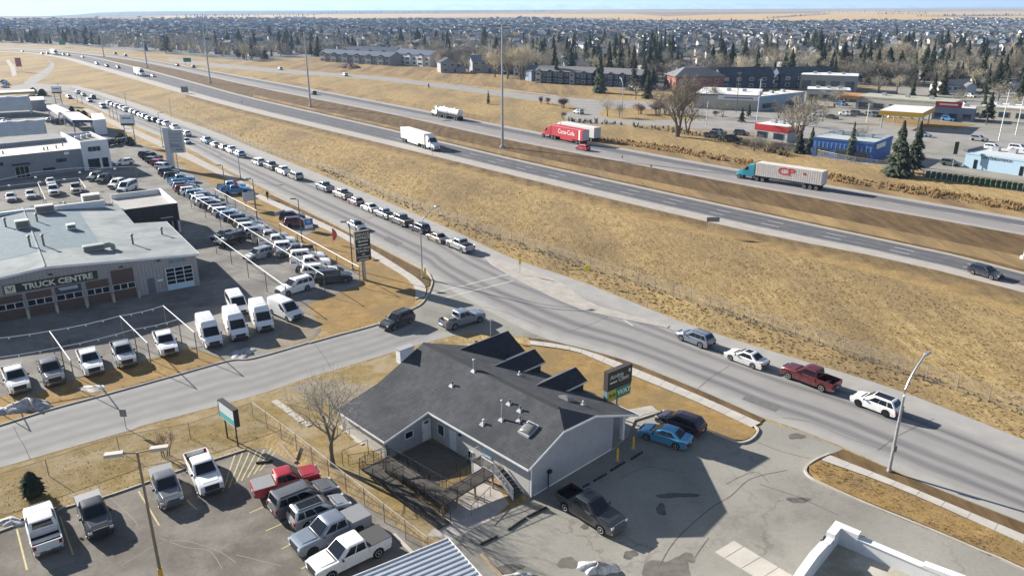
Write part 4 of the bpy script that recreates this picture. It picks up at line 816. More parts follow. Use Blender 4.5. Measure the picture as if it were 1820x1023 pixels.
def window(parent, name, face, a0, a1, z0, z1, off, m=m_glass, fm=m_whitep, fr=.07, mull=0, rows=0):
    """face 'x'/'y': the wall's normal axis; off: wall face; sgn: outward; window = frame with a pane as sub-part"""
    ax, sgn = face[0], (1 if face[1] == '+' else -1)
    def B(mb, a, b_, c, d, e0, e1):
        lo, hi = sorted((off + sgn*e0, off + sgn*e1))
        mb.box(*((lo, hi, a, b_) if ax == 'x' else (a, b_, lo, hi)), c, d)
    f = MB(); B(f, a0-fr, a1+fr, z0-fr, z0, -.02, .06); B(f, a0-fr, a1+fr, z1, z1+fr, -.02, .06); B(f, a0-fr, a0, z0, z1, -.02, .06); B(f, a1, a1+fr, z0, z1, -.02, .06)
    for i in range(1, mull+1): x = a0 + (a1-a0)*i/(mull+1); B(f, x-.025, x+.025, z0, z1, 0, .05)
    for i in range(1, rows+1): z = z0 + (z1-z0)*i/(rows+1); B(f, a0, a1, z-.025, z+.025, 0, .048)
    fo = f.build(name, fm, parent); p = MB(); B(p, a0, a1, z0, z1, -.01, .02); p.build('pane', m, fo); return fo
# ======================= clinic
m_shingle = lined('charcoal_shingle', (.062,.065,.071), (.086,.089,.096), .28, 0, .9, 0, .25, 1.6, dirt=(.052,.055,.06), frac=.2)
m_shingle_l = M('edge_flashing', (.30,.31,.32), .6)
m_stucco = M('grey_stucco', (.30,.31,.325), .9, (.335,.345,.36), scale=1.5, detail=6, bump=.12, bscale=25)
m_siding = lined('cream_siding', (.44,.42,.385), (.49,.47,.43), .14, 2, .7, 0, .3)
cl = empty('clinic', G(943.5, 884), R(44), label='low grey clinic with charcoal shingle roof and three gable dormers', cat='building')
CO = G(943.5, 884); c44, s44 = math.cos(R(44)), math.sin(R(44))
def cl_loc(px_, py_, z):                              # photo pixel at height z -> clinic frame
    p = G(px_, py_, z) - CO; return p.x*c44 + p.y*s44, -p.x*s44 + p.y*c44
def zl(x): return 3.345 + .446*x if x > -.64 else 3.06 + .2227*(x + .64)
def zr(x): return 7.436 - .375*x
def roof_at(px_, py_, left=True):
    z = 4.0
    for _ in range(20): x, y = cl_loc(px_, py_, z); z = .5*z + .5*(zl(x) if left else zr(x))
    return x, y, z
YE = 19.7
mb = MB(); mb.rings([[(0,0,0),(10.25,0,0),(10.25,0,3.42),(7.33,0,4.52),(3.37,0,4.68),(0,0,3.18)], [(0,.25,0),(10.25,.25,0),(10.25,.25,3.42),(7.33,.25,4.52),(3.37,.25,4.68),(0,.25,3.18)]]); mb.build('wall', m_stucco, cl, label='windowless grey stucco gable wall')
bx(cl, 'wall', 0, .25, .25, 12.6, 0, 3.2, m_siding); bx(cl, 'wall', 10.0, 10.25, .25, YE, 0, 3.4, m_stucco); bx(cl, 'wall', 0.25, 10.0, YE-.25, YE, 0, 3.3, m_stucco)
mb = MB(); mb.rings([[(-5.05,12.6,0),(0,12.6,0),(0,12.6,3.05),(-.64,12.6,2.9),(-5.05,12.6,1.94)], [(-5.05,12.85,0),(0,12.85,0),(0,12.85,3.05),(-.64,12.85,2.9),(-5.05,12.85,1.94)]]); mb.build('wall', m_stucco, cl)
bx(cl, 'wall', -5.05, -4.8, 12.85, YE, 0, 1.95, m_siding); bx(cl, 'wall', -4.8, .25, YE-.25, YE, 0, 1.95, m_stucco)
mb = MB(); b_ = m_stucco
mb.rings([[(0.25,YE-.24,3.2),(10,YE-.24,3.2),(4.98,YE-.24,5.3)], [(0.25,YE-.02,3.2),(10,YE-.02,3.2),(4.98,YE-.02,5.3)]]); mb.build('gable_infill', m_stucco, cl)
bx(cl, 'base_trim', .3, 10.2, -.03, -.002, 0.02, .16, m_whitep); bx(cl, 'downspout', -.07, .02, -.09, -.002, .1, 3.0, m_whitep); bx(cl, 'corner_trim', -.03, -.002, .05, .2, 0, 3.0, m_stucco)
rf = MB(); ys, ye = -.35, 20.0; T = .16
slope(rf, [(-.64,ys,3.06),(3.37,ys,4.85),(4.98,1.69,5.57),(4.98,ye,5.57),(-.64,ye,3.06)])
slope(rf, [(13.4,ys,2.41),(13.4,ye,2.41),(4.98,ye,5.569),(4.98,1.69,5.569),(7.33,ys,4.69)])
slope(rf, [(-.641,12.25,3.059),(-.641,ye,3.059),(-5.4,ye,2.0),(-5.4,12.25,2.0)])
roof = rf.build('roof', m_shingle, cl)
hp = MB(); slope(hp, [(3.37,ys,4.849),(7.33,ys,4.689),(4.98,1.69,5.568)], .1); hp.build('roof_hip', M('dark_hip_metal', (.03,.032,.038), .5), roof)
A_, B_, C_ = Vector((3.37,ys,4.85)), Vector((7.33,ys,4.69)), Vector((4.98,1.69,5.57)); nrm = (B_-A_).cross(C_-A_).normalized()
for i in range(9):
    t = .06 + i*.1; p0 = A_.lerp(C_, t) + nrm*.012; p1 = B_.lerp(C_, t) + nrm*.012; q0 = A_.lerp(C_, t+.04) + nrm*.012; q1 = B_.lerp(C_, t+.04) + nrm*.012
    mb = MB(); mb.rings([[p0, p1, q1, q0], [p + nrm*.035 for p in (p0, p1, q1, q0)]]); mb.build('slat', M('hip_slat', (.075,.078,.085), .5), roof)
def edge(p, q, w=.035, h=.19, mat=m_whitep, name='fascia', dz=-.15, out=(0, 0)):
    p, q = Vector(p), Vector(q); d = (q-p); d.z = 0; d.normalize(); n_ = Vector((-d.y, d.x, 0))*w/2; o = Vector((out[0], out[1], dz)); mb = MB()
    mb.rings([[p+o-n_, q+o-n_, q+o+n_, p+o+n_], [v + Vector((0, 0, h)) for v in (p+o-n_, q+o-n_, q+o+n_, p+o+n_)]]); return mb.build(name, mat, cl)
edge((-.64,ys,3.06), (-.64,12.25,3.06), out=(-.03,0)); edge((-5.4,12.25,2.0), (-5.4,ye,2.0), out=(-.03,0)); edge((-.64,12.25,3.06), (-5.4,12.25,2.0), out=(0,-.03))
for a, c in (((-.64,ys,3.06),(3.37,ys,4.85)), ((3.37,ys,4.85),(7.33,ys,4.69)), ((7.33,ys,4.69),(13.4,ys,2.41))): edge(a, c, out=(0,-.03))
edge((13.4,ys,2.41), (13.4,ye,2.41), out=(.03,0))
# ridge cap
mb = MB(); mb.rings([[(4.75,1.7,5.49),(4.98,1.7,5.61),(5.21,1.7,5.51)], [(4.75,ye,5.49),(4.98,ye,5.61),(5.21,ye,5.51)]]); mb.build('ridge_cap', M('ridge_shingle', (.045,.046,.048), .9), roof)
m_dorm_shade = M('shaded_dormer_shingle', (.046,.047,.052), .9, (.06,.061,.066), scale=2, bump=.2, bscale=9)  # darker shingle copy: paints shade on the dormers' near slopes and cheeks
for u0, vB, run, drop in ((18.2,14.9,2.6,1.5), (13.0,13.66,1.5,.92), (7.35,13.55,1.5,.92)):
    zt = 4.42; xa = (7.436 - zt)/.375; d = empty('dormer', (0, 0, 0)); d.parent = cl
    mb = MB(); slope(mb, [(xa,u0,zt),(vB,u0,zt),(vB,u0-run,zt-drop),((7.436-zt+drop)/.375,u0-run,zt-drop)], .12); mb.build('dormer_roof', m_dorm_shade, d)
    mb = MB(); slope(mb, [(xa,u0+.002,zt),(vB,u0+.002,zt),(vB,u0+run,zt-drop),((7.436-zt+drop)/.375,u0+run,zt-drop)], .12); mb.build('dormer_roof', m_shingle, d)
    mb = MB(); mb.rings([[(vB-.6,u0-run+.25,zt-drop-.1),(vB-.6,u0+run-.25,zt-drop-.1),(vB-.6,u0,zt-.2)], [(vB-.45,u0-run+.25,zt-drop-.1),(vB-.45,u0+run-.25,zt-drop-.1),(vB-.45,u0,zt-.2)]]); mb.build('dormer_gable', m_whitep, d)
    xv = (7.436-zt+drop)/.375
    for sg in (-1, 1):
        y0, y1 = sorted((u0+sg*(run-.1), u0+sg*(run-.25))); mb = MB(); mb.rings([[(xv+.3,y0,zt-drop-.05),(13.1,y0,zt-drop-.05),(13.1,y0,2.45),(xv+.3,y0,3.3)], [(xv+.3,y1,zt-drop-.05),(13.1,y1,zt-drop-.05),(13.1,y1,2.45),(xv+.3,y1,3.3)]]); mb.build('dormer_cheek', m_dorm_shade, d)
    mb = MB(); mb.rings([[(xa+.05,u0-.06,zt+.012),(vB,u0-.06,zt+.012),(vB,u0+.06,zt+.012),(xa+.05,u0+.06,zt+.012)], [(xa+.05,u0-.02,zt+.05),(vB,u0-.02,zt+.05),(vB,u0+.02,zt+.05),(xa+.05,u0+.02,zt+.05)]]); mb.build('ridge_cap', m_shingle_l, d)
    mb = MB(); mb.rings([[(xa+2.4,u0-run-.03,zt-drop-.16),(vB,u0-run-.03,zt-drop-.16),(vB,u0-run,zt-drop-.16),(xa+2.4,u0-run,zt-drop-.16)], [(xa+2.4,u0-run-.03,zt-drop+.01),(vB,u0-run-.03,zt-drop+.01),(vB,u0-run,zt-drop+.01),(xa+2.4,u0-run,zt-drop+.01)]]); mb.build('fascia', m_whitep, d)
# chimney chase, skylights, flues and vents
x, y, z = roof_at(716, 634); bx(cl, 'chimney', x-.55, x+1.15, y-.35, y+.35, z-.5, z+.9, m_whitep); bx(cl, 'chimney_cap', x-.6, x+1.2, y-.4, y+.4, z+.903, z+.98, m_shingle_l)
def skylight(px_, py_, left, s=.62):
    x, y, z = roof_at(px_, py_, left); sl = .446 if left else -.375; o = empty('skylight', (x, y, z)); o.parent = cl
    def P(a, c, h): return (a, c, a*sl + h)
    mb = MB(); mb.rings([[P(-s,-s,-.05),P(s,-s,-.05),P(s,s,-.05),P(-s,s,-.05)], [P(-s,-s,.18),P(s,-s,.18),P(s,s,.18),P(-s,s,.18)]]); mb.build('curb', m_shingle_l, o)
    mb = MB(); q = s*.86; mb.rings([[P(-q,-q,.19),P(q,-q,.19),P(q,q,.19),P(-q,q,.19)], [P(-q*.8,-q*.8,.3),P(q*.8,-q*.8,.3),P(q*.8,q*.8,.3),P(-q*.8,q*.8,.3)], [P(-q*.4,-q*.4,.36),P(q*.4,-q*.4,.36),P(q*.4,q*.4,.36),P(-q*.4,q*.4,.36)]]); mb.build('dome', M('acrylic_dome', (.16,.155,.15), .12, spec=.8), o, smooth=True)
skylight(939, 764, True, .62); skylight(1008, 709, False, .55)
def flue(px_, py_, h, r=.09, left=True, mat=m_steel):
    x, y, z = roof_at(px_, py_, left); o = empty('roof_vent', (x, y, z)); o.parent = cl
    MB().rings([[(-.28,-.28,-.13),(.28,-.28,.0),(.28,.28,.0),(-.28,.28,-.13)], [(-.14,-.14,.12),(.14,-.14,.12),(.14,.14,.12),(-.14,.14,.12)]]).build('flashing', m_steel, o)
    MB().tube([(0,0,0),(0,0,h)], r, 8).build('pipe', mat, o)
    if h > .6: MB().tube([(0,0,h+.002),(0,0,h+.07),(0,0,h+.13)], [r*1.7, r*1.7, r*.4], 8).build('cap', mat, o)
flue(892.5, 744.5, 1.75, .085); flue(843, 658, 1.05, .11)
for p in ((804,684),(906,716),(925,728),(924,746),(859,752)): flue(*p, .42, .09, mat=m_steel_d if p[0] != 859 else m_whitep)
for p in ((923,666),(1036,719)): flue(*p, .4, .07, False, m_whitep)
# doors and windows of the yard side
def door(parent, x0, x1, y0, y1, z0, z1, m=m_whitep):
    o = bx(parent, 'door', x0, x1, y0, y1, z0, z1, m); return o
d_ = door(cl, -1.15, -.2, 12.54, 12.597, .12, 2.2); bx(d_, 'fanlight', -.9, -.45, 12.52, 12.538, 1.85, 2.05, m_glass); bx(d_, 'handle', -1.08, -1.02, 12.49, 12.538, 1.05, 1.12, m_black)
window(cl, 'window', 'y-', -3.0, -2.2, 1.15, 1.75, 12.6)
d_ = door(cl, -.057, -.002, 9.2, 10.1, .1, 2.05); bx(d_, 'handle', -.1, -.058, 9.3, 9.36, 1.0, 1.08, m_black)
window(cl, 'window', 'x-', 10.9, 11.7, .9, 1.9, 0); window(cl, 'window', 'x-', 7.0, 7.6, .35, 1.0, 0)
window(cl, 'window', 'x-', 8.3, 9.1, 2.35, 2.7, 0, fr=.05); window(cl, 'window', 'x-', 2.6, 3.6, 2.3, 2.65, 0, fr=.05)
d_ = door(cl, -.057, -.002, 4.6, 5.6, 1.42, 3.0, M('pale_blue_door', (.45,.55,.62), .5)); bx(d_, 'handle', -.1, -.058, 4.7, 4.76, 2.3, 2.38, m_black)
bx(cl, 'wall_lamp', -.16, -.002, 8.5, 8.75, 2.0, 2.15, m_black)
# porch posts on the street side
for y in (.4, 5.5, 10.5, 15.5): bx(cl, 'porch_post', 12.0, 12.3, y-.15, y+.15, 0, 2.65, m_whitep)
bx(cl, 'gas_meter_pipe', 1.9, 1.96, -.12, -.06, 0, 1.5, m_black); bx(cl, 'gas_meter', 1.8, 2.15, -.3, -.04, 1.5, 1.75, m_black)
# ramp, landing and stair (their own wooden and steel structure leaning on the clinic)
rp_ = empty('access_ramp', CO, R(44), label='black railed switchback ramp of dark boards beside the clinic yard', cat='ramp')
m_deck = lined('shade_dark_deck', (.062,.056,.05), (.095,.086,.077), .14, 1, .85, 0, .5)  # boards coloured darker to carry the shade of the railings
def deck(x0, x1, y0, y1, za, zb_, axis):              # sloped deck: za at low coordinate, zb at high coordinate of 'axis'
    P = [(x0,y0),(x1,y0),(x1,y1),(x0,y1)]; zz = [za, zb_, zb_, za] if axis == 'x' else [za, za, zb_, zb_]
    mb = MB(); mb.rings([[(p[0],p[1],z) for p, z in zip(P, zz)], [(p[0],p[1],z-.12) for p, z in zip(P, zz)]]); return mb.build('deck', m_deck, rp_)
deck(-7.9,-6.7,2.0,11.0,.12,.52,'y'); deck(-7.9,-5.0,11.0,12.3,.53,.53,'x'); deck(-6.5,-5.05,4.4,11.0,.95,.53,'y'); deck(-6.5,-1.2,3.0,4.398,.95,1.35,'x'); deck(-1.2,-.1,3.0,5.8,1.36,1.36,'x')
def railing(parent, pts, h=1.0, mat=m_black, step=.16, r=.022, br=.009, post=1.4):
    o = empty('railing', (0, 0, 0)); o.parent = parent
    for (a, c) in zip(pts, pts[1:]):
        a, c = Vector(a), Vector(c); L = (c-a).length; up = Vector((0, 0, h))
        MB().tube([a+up, c+up], r, 6).build('handrail', mat, o); MB().tube([a+up*.12, c+up*.12], r*.7, 5).build('bottom_rail', mat, o)
        for k in range(int(L/post)+1): q = a.lerp(c, min(1, k*post/L)); MB().tube([q - Vector((0,0,.03)), q+up], r*1.2, 5).build('post', mat, o)
        bb = MB(); k = step
        while k < L: q = a.lerp(c, k/L); bb.tube([q+up*.12, q+up], br, 3, False); k += step
        bb.build('balusters', mat, o, kind='stuff')
    return o
railing(rp_, [(-7.95,2,.12),(-7.95,12.3,.53),(-5.0,12.35,.53)]); railing(rp_, [(-6.65,2,.12),(-6.65,10.9,.52)]); railing(rp_, [(-6.55,10.9,.55),(-6.55,2.95,.95),(-1.2,2.95,1.35)]); railing(rp_, [(-5.0,11.0,.55),(-5.0,4.45,.95),(-1.2,4.45,1.35)])
railing(rp_, [(-1.25,5.8,1.36),(-.1,5.8,1.36)], mat=m_whitep)
for x, y, z in ((-6.5,3.1,.82),(-5.1,3.1,.9),(-5.1,4.3,.9),(-3.2,3.1,1.05),(-3.2,4.3,1.05),(-1.3,3.1,1.2),(-1.3,4.3,1.2),(-6.4,6.5,.65),(-5.2,6.5,.65)): bx(rp_, 'post', x-.06, x+.06, y-.06, y+.06, 0, z, m_wood)
bx(rp_, 'landing_skirt', -1.2, -1.16, 4.45, 5.8, 0, 1.235, m_whitep)
st = empty('stair', CO, R(44), label='white railed stair with dark treads against the cream clinic wall', cat='stair')
for i in range(7): bx(st, 'tread', -1.25, -.1, .75 + i*.32, .75 + i*.32 + .34, .12 + i*.18, .17 + i*.18, M('dark_tread', (.06,.06,.065), .7))
for x in (-1.28, -.09): MB().rings([[(x-.02,.7,.02),(x-.02,3.0,1.32),(x+.02,3.0,1.32),(x+.02,.7,.02)], [(x-.02,.7,.3),(x-.02,2.9,1.55),(x+.02,2.9,1.55),(x+.02,.7,.3)]]).build('stringer', m_whitep, st)
railing(st, [(-1.3,.72,.15),(-1.3,2.95,1.4)], mat=m_whitep, br=.014, r=.03); railing(st, [(-1.3,3.0,1.4),(-1.3,4.4,1.4)], mat=m_whitep, br=.014, r=.03)
yf = empty('yard_fence', CO, R(44), label='black iron fence around the shaded clinic yard', cat='fence'); railing(yf, [(-8.0,14.0,0),(-5.1,12.55,0)], 1.1); railing(yf, [(-4.85,12.5,0),(-4.8,6.85,0),(-.1,6.85,0)], 1.1)
hr = empty('handrail', CO, R(44), label='low black pipe handrail beside the pavement below the stair', cat='handrail')
for pts in ([(-4.9,1.6,0),(-4.9,1.6,.9),(-2.2,2.4,.9),(-2.2,2.4,0)],): MB().tube(pts, .025, 6).build('rail', m_black, hr)
for x, y in ((-4.0,1.87),(-3.1,2.13)): MB().tube([(x,y,0),(x,y,.9)], .022, 5).build('post', m_black, hr)
ps = empty('dog_run', G(640, 850), R(44), label='small wire dog run frame by the clinic fence', cat='cage')
for a in ((0,0),(2.6,0),(2.6,2.6),(0,2.6)): MB().tube([(a[0],a[1],0),(a[0],a[1],1.5)], .03, 5).build('post', m_steel_d, ps)
for a, c in (((0,0),(2.6,0)),((2.6,0),(2.6,2.6)),((2.6,2.6),(0,2.6)),((0,2.6),(0,0))): MB().tube([(a[0],a[1],1.5),(c[0],c[1],1.5)], .025, 5).build('rail', m_steel_d, ps)
# bollards, wheel stops
for i, (x, y) in enumerate(((1097,818),(1125,797))):
    o = empty('bollard', G(x, y), label=('yellow bollard nearer the clinic wall' if i == 0 else 'yellow bollard nearer the blue sedan'), cat='bollard'); my = M('safety_yellow', (.62,.36,.02), .5)
    MB().tube([(0,0,0),(0,0,1.15),(0,0,1.24)], [.1,.1,.04], 10).build('post', my, o, smooth=True); bx(o, 'base', -.22, .22, -.22, .22, 0, .05, m_walk2)
m_stop = M('rubber_stop', (.035,.033,.03), .9)
def wheel_stop(a, c, label):
    p, q = G(*a), G(*c); d = q-p; o = empty('wheel_stop', (p+q)/2, math.atan2(d.y, d.x), label=label, cat='wheel stop', group='wheel stops on the clinic lot'); L = d.length/2
    MB().rings([[(-L,-.1,0),(L,-.1,0),(L,.1,0),(-L,.1,0)], [(-L+.05,-.06,.13),(L-.05,-.06,.13),(L-.05,.06,.13),(-L+.05,.06,.13)]]).build('block', m_stop, o)
    for t in (-.6, .6): MB().tube([(t*L,0,.125),(t*L,0,.16)], .03, 6).build('bolt', m_steel, o)
wheel_stop((1055,855),(1078,842),'wheel stop along the clinic wall nearest the dark pickup'); wheel_stop((1085,837),(1111,821),'wheel stop along the clinic wall in the middle'); wheel_stop((1121,817),(1142,803),'wheel stop along the clinic wall nearest the yellow bollards'); wheel_stop((1036,866),(1048,859),'short wheel stop piece behind the dark pickup')
wheel_stop((903,942),(935,920),'wheel stop behind the dark pickup nearer the stair'); wheel_stop((936,919),(972,901),'wheel stop in front of the dark pickup bed'); wheel_stop((853,968),(884,953),'wheel stop beside the carport roof')
# ======================= carport with ribbed roof, nearest the camera
z = 2.7; p0 = G(796, 957, z); pa = G(633, 1023, z); pb = G(881.5, 1023, z)
cp_ = empty('carport', (p0.x, p0.y, 0), math.atan2((pa-p0).y, (pa-p0).x), label='open carport with pale ribbed metal roof at the bottom edge', cat='carport')
da = (pa-p0).normalized(); db = (pb-p0).normalized(); nb_ = Vector((-da.y, da.x, 0)); W_ = 9.0; La = 13.0
m_rib = M('pale_roof_metal', (.50,.53,.56), .45, (.44,.47,.50), scale=1.2, metal=.45)
n_p = 20; wv = W_/n_p
for i in range(n_p):
    y0 = i*wv; prof = [(y0,0),(y0+wv*.6,0),(y0+wv*.7,.07),(y0+wv*.9,.07),(y0+wv*.998,0)]
    mb = MB(); mb.rings([[(0,y,z+h) for y, h in prof] + [(0,y,z+h-.012) for y, h in reversed(prof)], [(La,y,z+h) for y, h in prof] + [(La,y,z+h-.012) for y, h in reversed(prof)]]); mb.build('roof_panel', m_rib, cp_)
bx(cp_, 'fascia', -.06, -.01, -.05, W_+.05, z-.22, z+.08, m_whitep); bx(cp_, 'fascia', -.06, La, -.06, -.012, z-.22, z+.085, m_whitep)
for x in (.5, 6, 12): 
    for y in (.4, W_-.4): bx(cp_, 'post', x-.08, x+.08, y-.08, y+.08, 0, z-.12, m_steel_d)
for y in (.4, W_/2, W_-.4): bx(cp_, 'beam', .1, La-.1, y-.06, y+.06, z-.2, z-.02, m_steel_d)
# ======================= white parapet building, bottom right corner
zt = 4.9; p0 = G(1486, 928, zt); pL = G(1376, 1020, zt); pR = G(1711, 1023, zt)
dR = (pR-p0).normalized(); dL = (pL-p0).normalized()
pbld = empty('parapet_building', (p0.x, p0.y, 0), math.atan2(dR.y, dR.x), label='white stepped parapet and flat roof of a shop at the bottom right corner', cat='building')
m_par = M('white_stucco', (.74,.73,.71), .9, (.68,.67,.65), scale=.8, detail=7, bump=.1, bscale=12)
m_rfl = M('flat_roof_membrane', (.40,.38,.33), .9, (.48,.45,.38), scale=.35, detail=7, col3=(.30,.27,.19), scale3=.3)
Lx, Ly = 18, 16
bx(pbld, 'wall', 0, Lx, -.45, 0, 0, zt-.25, m_par); bx(pbld, 'wall', 0, .45, -Ly, -.451, 0, zt-.25, m_par); bx(pbld, 'flat_roof', .45, Lx, -Ly, -.45, zt-1.35, zt-1.2, m_rfl)
bx(pbld, 'parapet_block', -.06, 1.6, -.5, .05, zt-.9, zt+.12, m_par); bx(pbld, 'parapet_block', -.06, .5, -1.5, -.501, zt-.9, zt+.12, m_par)
mb = MB(); P = [(-.03,-2.1,zt-.8),(-.03,-6.8,zt-.8)]; prof = [(-2.1,0),(-2.6,.22),(-4.3,.38),(-6.2,.22),(-6.9,0)]
mb.rings([[(-.04,-2.1,zt-.8)] + [(-.04,y,zt-.22+h) for y, h in prof] + [(-.04,-6.9,zt-.8)], [(.48,-2.1,zt-.8)] + [(.48,y,zt-.22+h) for y, h in prof] + [(.48,-6.9,zt-.8)]]); mb.build('curved_parapet', m_par, pbld)
mb = MB(); prof = [(5.4,-.05),(5.5,.18),(7.5,.32),(9.5,.36),(11.5,.32),(13.5,.18),(13.6,-.05)]
mb.rings([[(x,-.48,zt-.22+h) for x, h in prof], [(x,.03,zt-.22+h) for x, h in prof]]); mb.build('curved_parapet', m_par, pbld)
for y in (-1.55, -2.05, -7.0): bx(pbld, 'scupper', -.16, -.045, y-.12, y+.12, zt-.55, zt-.25, m_black)
bx(pbld, 'scupper', 1.62, 1.9, .02, .14, zt-.5, zt-.22, m_black); bx(pbld, 'roof_hatch', 3.4, 4.6, -6.2, -5.0, zt-1.199, zt-.9, m_par, .04)
bx(pbld, 'parapet_cap', 1.62, 5.38, -.5, .04, zt-.249, zt-.2, m_whitep)
# ======================= truck centre
to = G(356, 506); rz_t = math.atan2(.56879, .82248)
tcn = empty('truck_centre', to, rz_t, label='long low truck centre with pale metal roof and dark lettered sign', cat='building')
m_wallt = lined('taupe_metal_wall', (.30,.285,.28), (.34,.325,.32), .45, 0, .6, .15, .8)
m_rooft = lined('grey_metal_roof', (.265,.285,.288), (.335,.355,.353), .75, 1, .9, 0, .6, dirt=(.21,.235,.24))
m_roofd = lined('blue_grey_roof_coating', (.165,.21,.235), (.21,.252,.272), .75, 1, .9, 0, .6)
EZ, RZ, XL, XR, BD = 4.7, 6.25, -36.0, -18.0, 36.0
mb = MB(); mb.rings([[(0,0,0),(0,0,EZ-.1),(XR,0,RZ-.1),(XL,0,EZ-.1),(XL,0,0)], [(0,.3,0),(0,.3,EZ-.1),(XR,.3,RZ-.1),(XL,.3,EZ-.1),(XL,.3,0)]]); mb.build('wall', m_wallt, tcn)
bx(tcn, 'wall', -.3, 0, .3, 20, 0, EZ-.1, m_wallt); bx(tcn, 'wall', -4.5, -.3, 19.7, 20, 0, EZ-.1, m_wallt); bx(tcn, 'wall', -4.8, -4.5, 19.7, BD, 0, EZ, m_wallt); bx(tcn, 'wall', XL, -4.8, BD-.3, BD, 0, EZ, m_wallt)
sl = (RZ-EZ)/18.0
def zt_r(x): return EZ + sl*(-x) if x > XR else RZ - sl*(XR - x)
mb = MB(); slope(mb, [(.35,-.4,EZ-.03),(.35,20.2,EZ-.03),(-4.3,20.2,zt_r(-4.3)),(-4.3,BD,zt_r(-4.3)),(XR,BD,RZ),(XR,-.4,RZ)], .2); mb.build('roof', m_rooft, tcn)
mb = MB(); slope(mb, [(XR,-.4,RZ-.001),(XR,BD,RZ-.001),(XL-.3,BD,EZ-.03),(XL-.3,-.4,EZ-.03)], .2); mb.build('roof', m_rooft, tcn)
mb = MB(); slope(mb, [(-10.6,8.4,zt_r(-10.6)+.012),(-10.6,BD-.5,zt_r(-10.6)+.012),(-17.9,BD-.5,zt_r(-17.9)+.012),(-17.9,7.9,zt_r(-17.9)+.012)], .008); mb.build('roof_coating', m_roofd, tcn, label='blue grey coated area of the roof')
mb = MB(); slope(mb, [(-18.1,7.5,RZ+.01),(-18.1,BD-.5,RZ+.01),(-31,BD-.5,zt_r(-31)+.012),(-31,6.5,zt_r(-31)+.012)], .008); mb.build('roof_coating', m_roofd, tcn)
mb = MB(); mb.tube([(XR,-.4,RZ+.03),(XR,BD,RZ+.03)], .12, 6); mb.build('ridge_cap', m_rooft, tcn)
for a, c, z0, z1 in ((.36,XR,EZ-.03,RZ), (XR,XL-.3,RZ,EZ-.03)):
    mb = MB(); mb.rings([[(a,-.45,z0-.28),(c,-.45,z1-.28),(c,-.41,z1-.28),(a,-.41,z0-.28)], [(a,-.45,z0+.04),(c,-.45,z1+.04),(c,-.41,z1+.04),(a,-.41,z0+.04)]]); mb.build('eave_trim', m_whitep, tcn)
bx(tcn, 'eave_trim', .352, .4, -.4, 20.2, EZ-.3, EZ+.0, m_whitep)
bx(tcn, 'white_parapet', -24, -6.5, 33.2, 33.6, EZ+.5, zt_r(-12)+.75, m_whitep)
# black annex
m_annex = lined('black_metal_fascia', (.018,.018,.02), (.024,.024,.026), .3, 0, .55, .2, .8)
ax = empty('annex', (0, 0, 0)); ax.parent = tcn
bx(ax, 'black_front', -4.2, 4.2, 29.7, 30.0, 2.2, 5.2, m_annex); bx(ax, 'wall', 3.9, 4.2, 30.0, 43, 0, 5.2, m_par); bx(ax, 'wall', -4.2, 4.2, 43, 43.3, 0, 5.2, m_par); bx(ax, 'flat_roof', -4.2, 3.9, 30, 43, 4.2, 4.35, M('annex_roof', (.36,.345,.325), .9, (.42,.40,.38), scale=.4)); bx(ax, 'wall', -4.0, 3.9, 31.2, 31.5, 0, 4.2, m_annex)
bx(ax, 'wall_lamp', 1.2, 3.2, 29.66, 29.699, 2.9, 3.0, m_whitep); bx(ax, 'parapet_cap', 3.85, 4.25, 29.65, 43.35, 5.2, 5.26, m_whitep)
for x in (-3.2, -.2, 3.0): bx(ax, 'post', x-.1, x+.1, 29.75, 29.95, 0, 2.2, m_steel)
bx(ax, 'roll_door', -3, 0, 31.15, 31.199, 0, 2.9, m_glass)
# roof equipment
def hvac(x, y, w, d, h, m, name='rooftop_unit'):
    z = zt_r(x) - .1; o = empty(name, (x, y, z)); o.parent = tcn
    MB().cham(-w/2, w/2, -d/2, d/2, .25, .25+h, .06).build('casing', m, o); bx(o, 'curb', -w/2+.1, w/2-.1, -d/2+.1, d/2-.1, 0, .249, m_steel_d)
    bx(o, 'grille', -w/2+.15, w/2-.15, -d/2-.02, -d/2-.002, .4, .1+h, m_steel_d); return o
def tc_at(px_, py_, z=5.6):
    p = G(px_, py_, z) - to; c, s = math.cos(rz_t), math.sin(rz_t); return p.x*c + p.y*s, -p.x*s + p.y*c
x, y = tc_at(82, 382); hvac(x, y, 2.6, 1.6, 1.1, M('hvac_tan', (.38,.37,.34), .6)); x, y = tc_at(43, 412); hvac(x, y, 1.8, 1.5, 1.1, M('hvac_tan', (.38,.37,.34), .6)); x, y = tc_at(128, 410); hvac(x, y, 1.2, 1.1, .7, m_whitep)
x, y = tc_at(174, 448, 5.4); o = hvac(x-.4, y, 2.6, 1.2, .7, M('hvac_green', (.24,.29,.26), .6)); MB().tube([(1.2,0,.55),(1.9,0,.6),(2.3,0,.4),(2.35,0,0)], .36, 10).build('duct', M('hvac_green', (.24,.29,.26), .6), o, smooth=True)
x, y = tc_at(163, 358, 5.4); hvac(x, y, 2.8, 1.8, 1.2, m_par)
for px_, py_, h in ((12,408,1.3),(56,446,1.5),(80,444,1.5),(236,430,1.4),(68,400,1.2),(117,371,.9),(287,408,1.0)):
    x, y = tc_at(px_, py_); o = empty('roof_vent', (x, y, zt_r(x) - .05)); o.parent = tcn
    MB().tube([(0,0,0),(0,0,h)], .13, 8).build('pipe', m_steel_d, o); MB().tube([(0,0,h+.003),(0,0,h+.1),(0,0,h+.2)], [.26,.26,.05], 8).build('cap', m_steel_d, o)
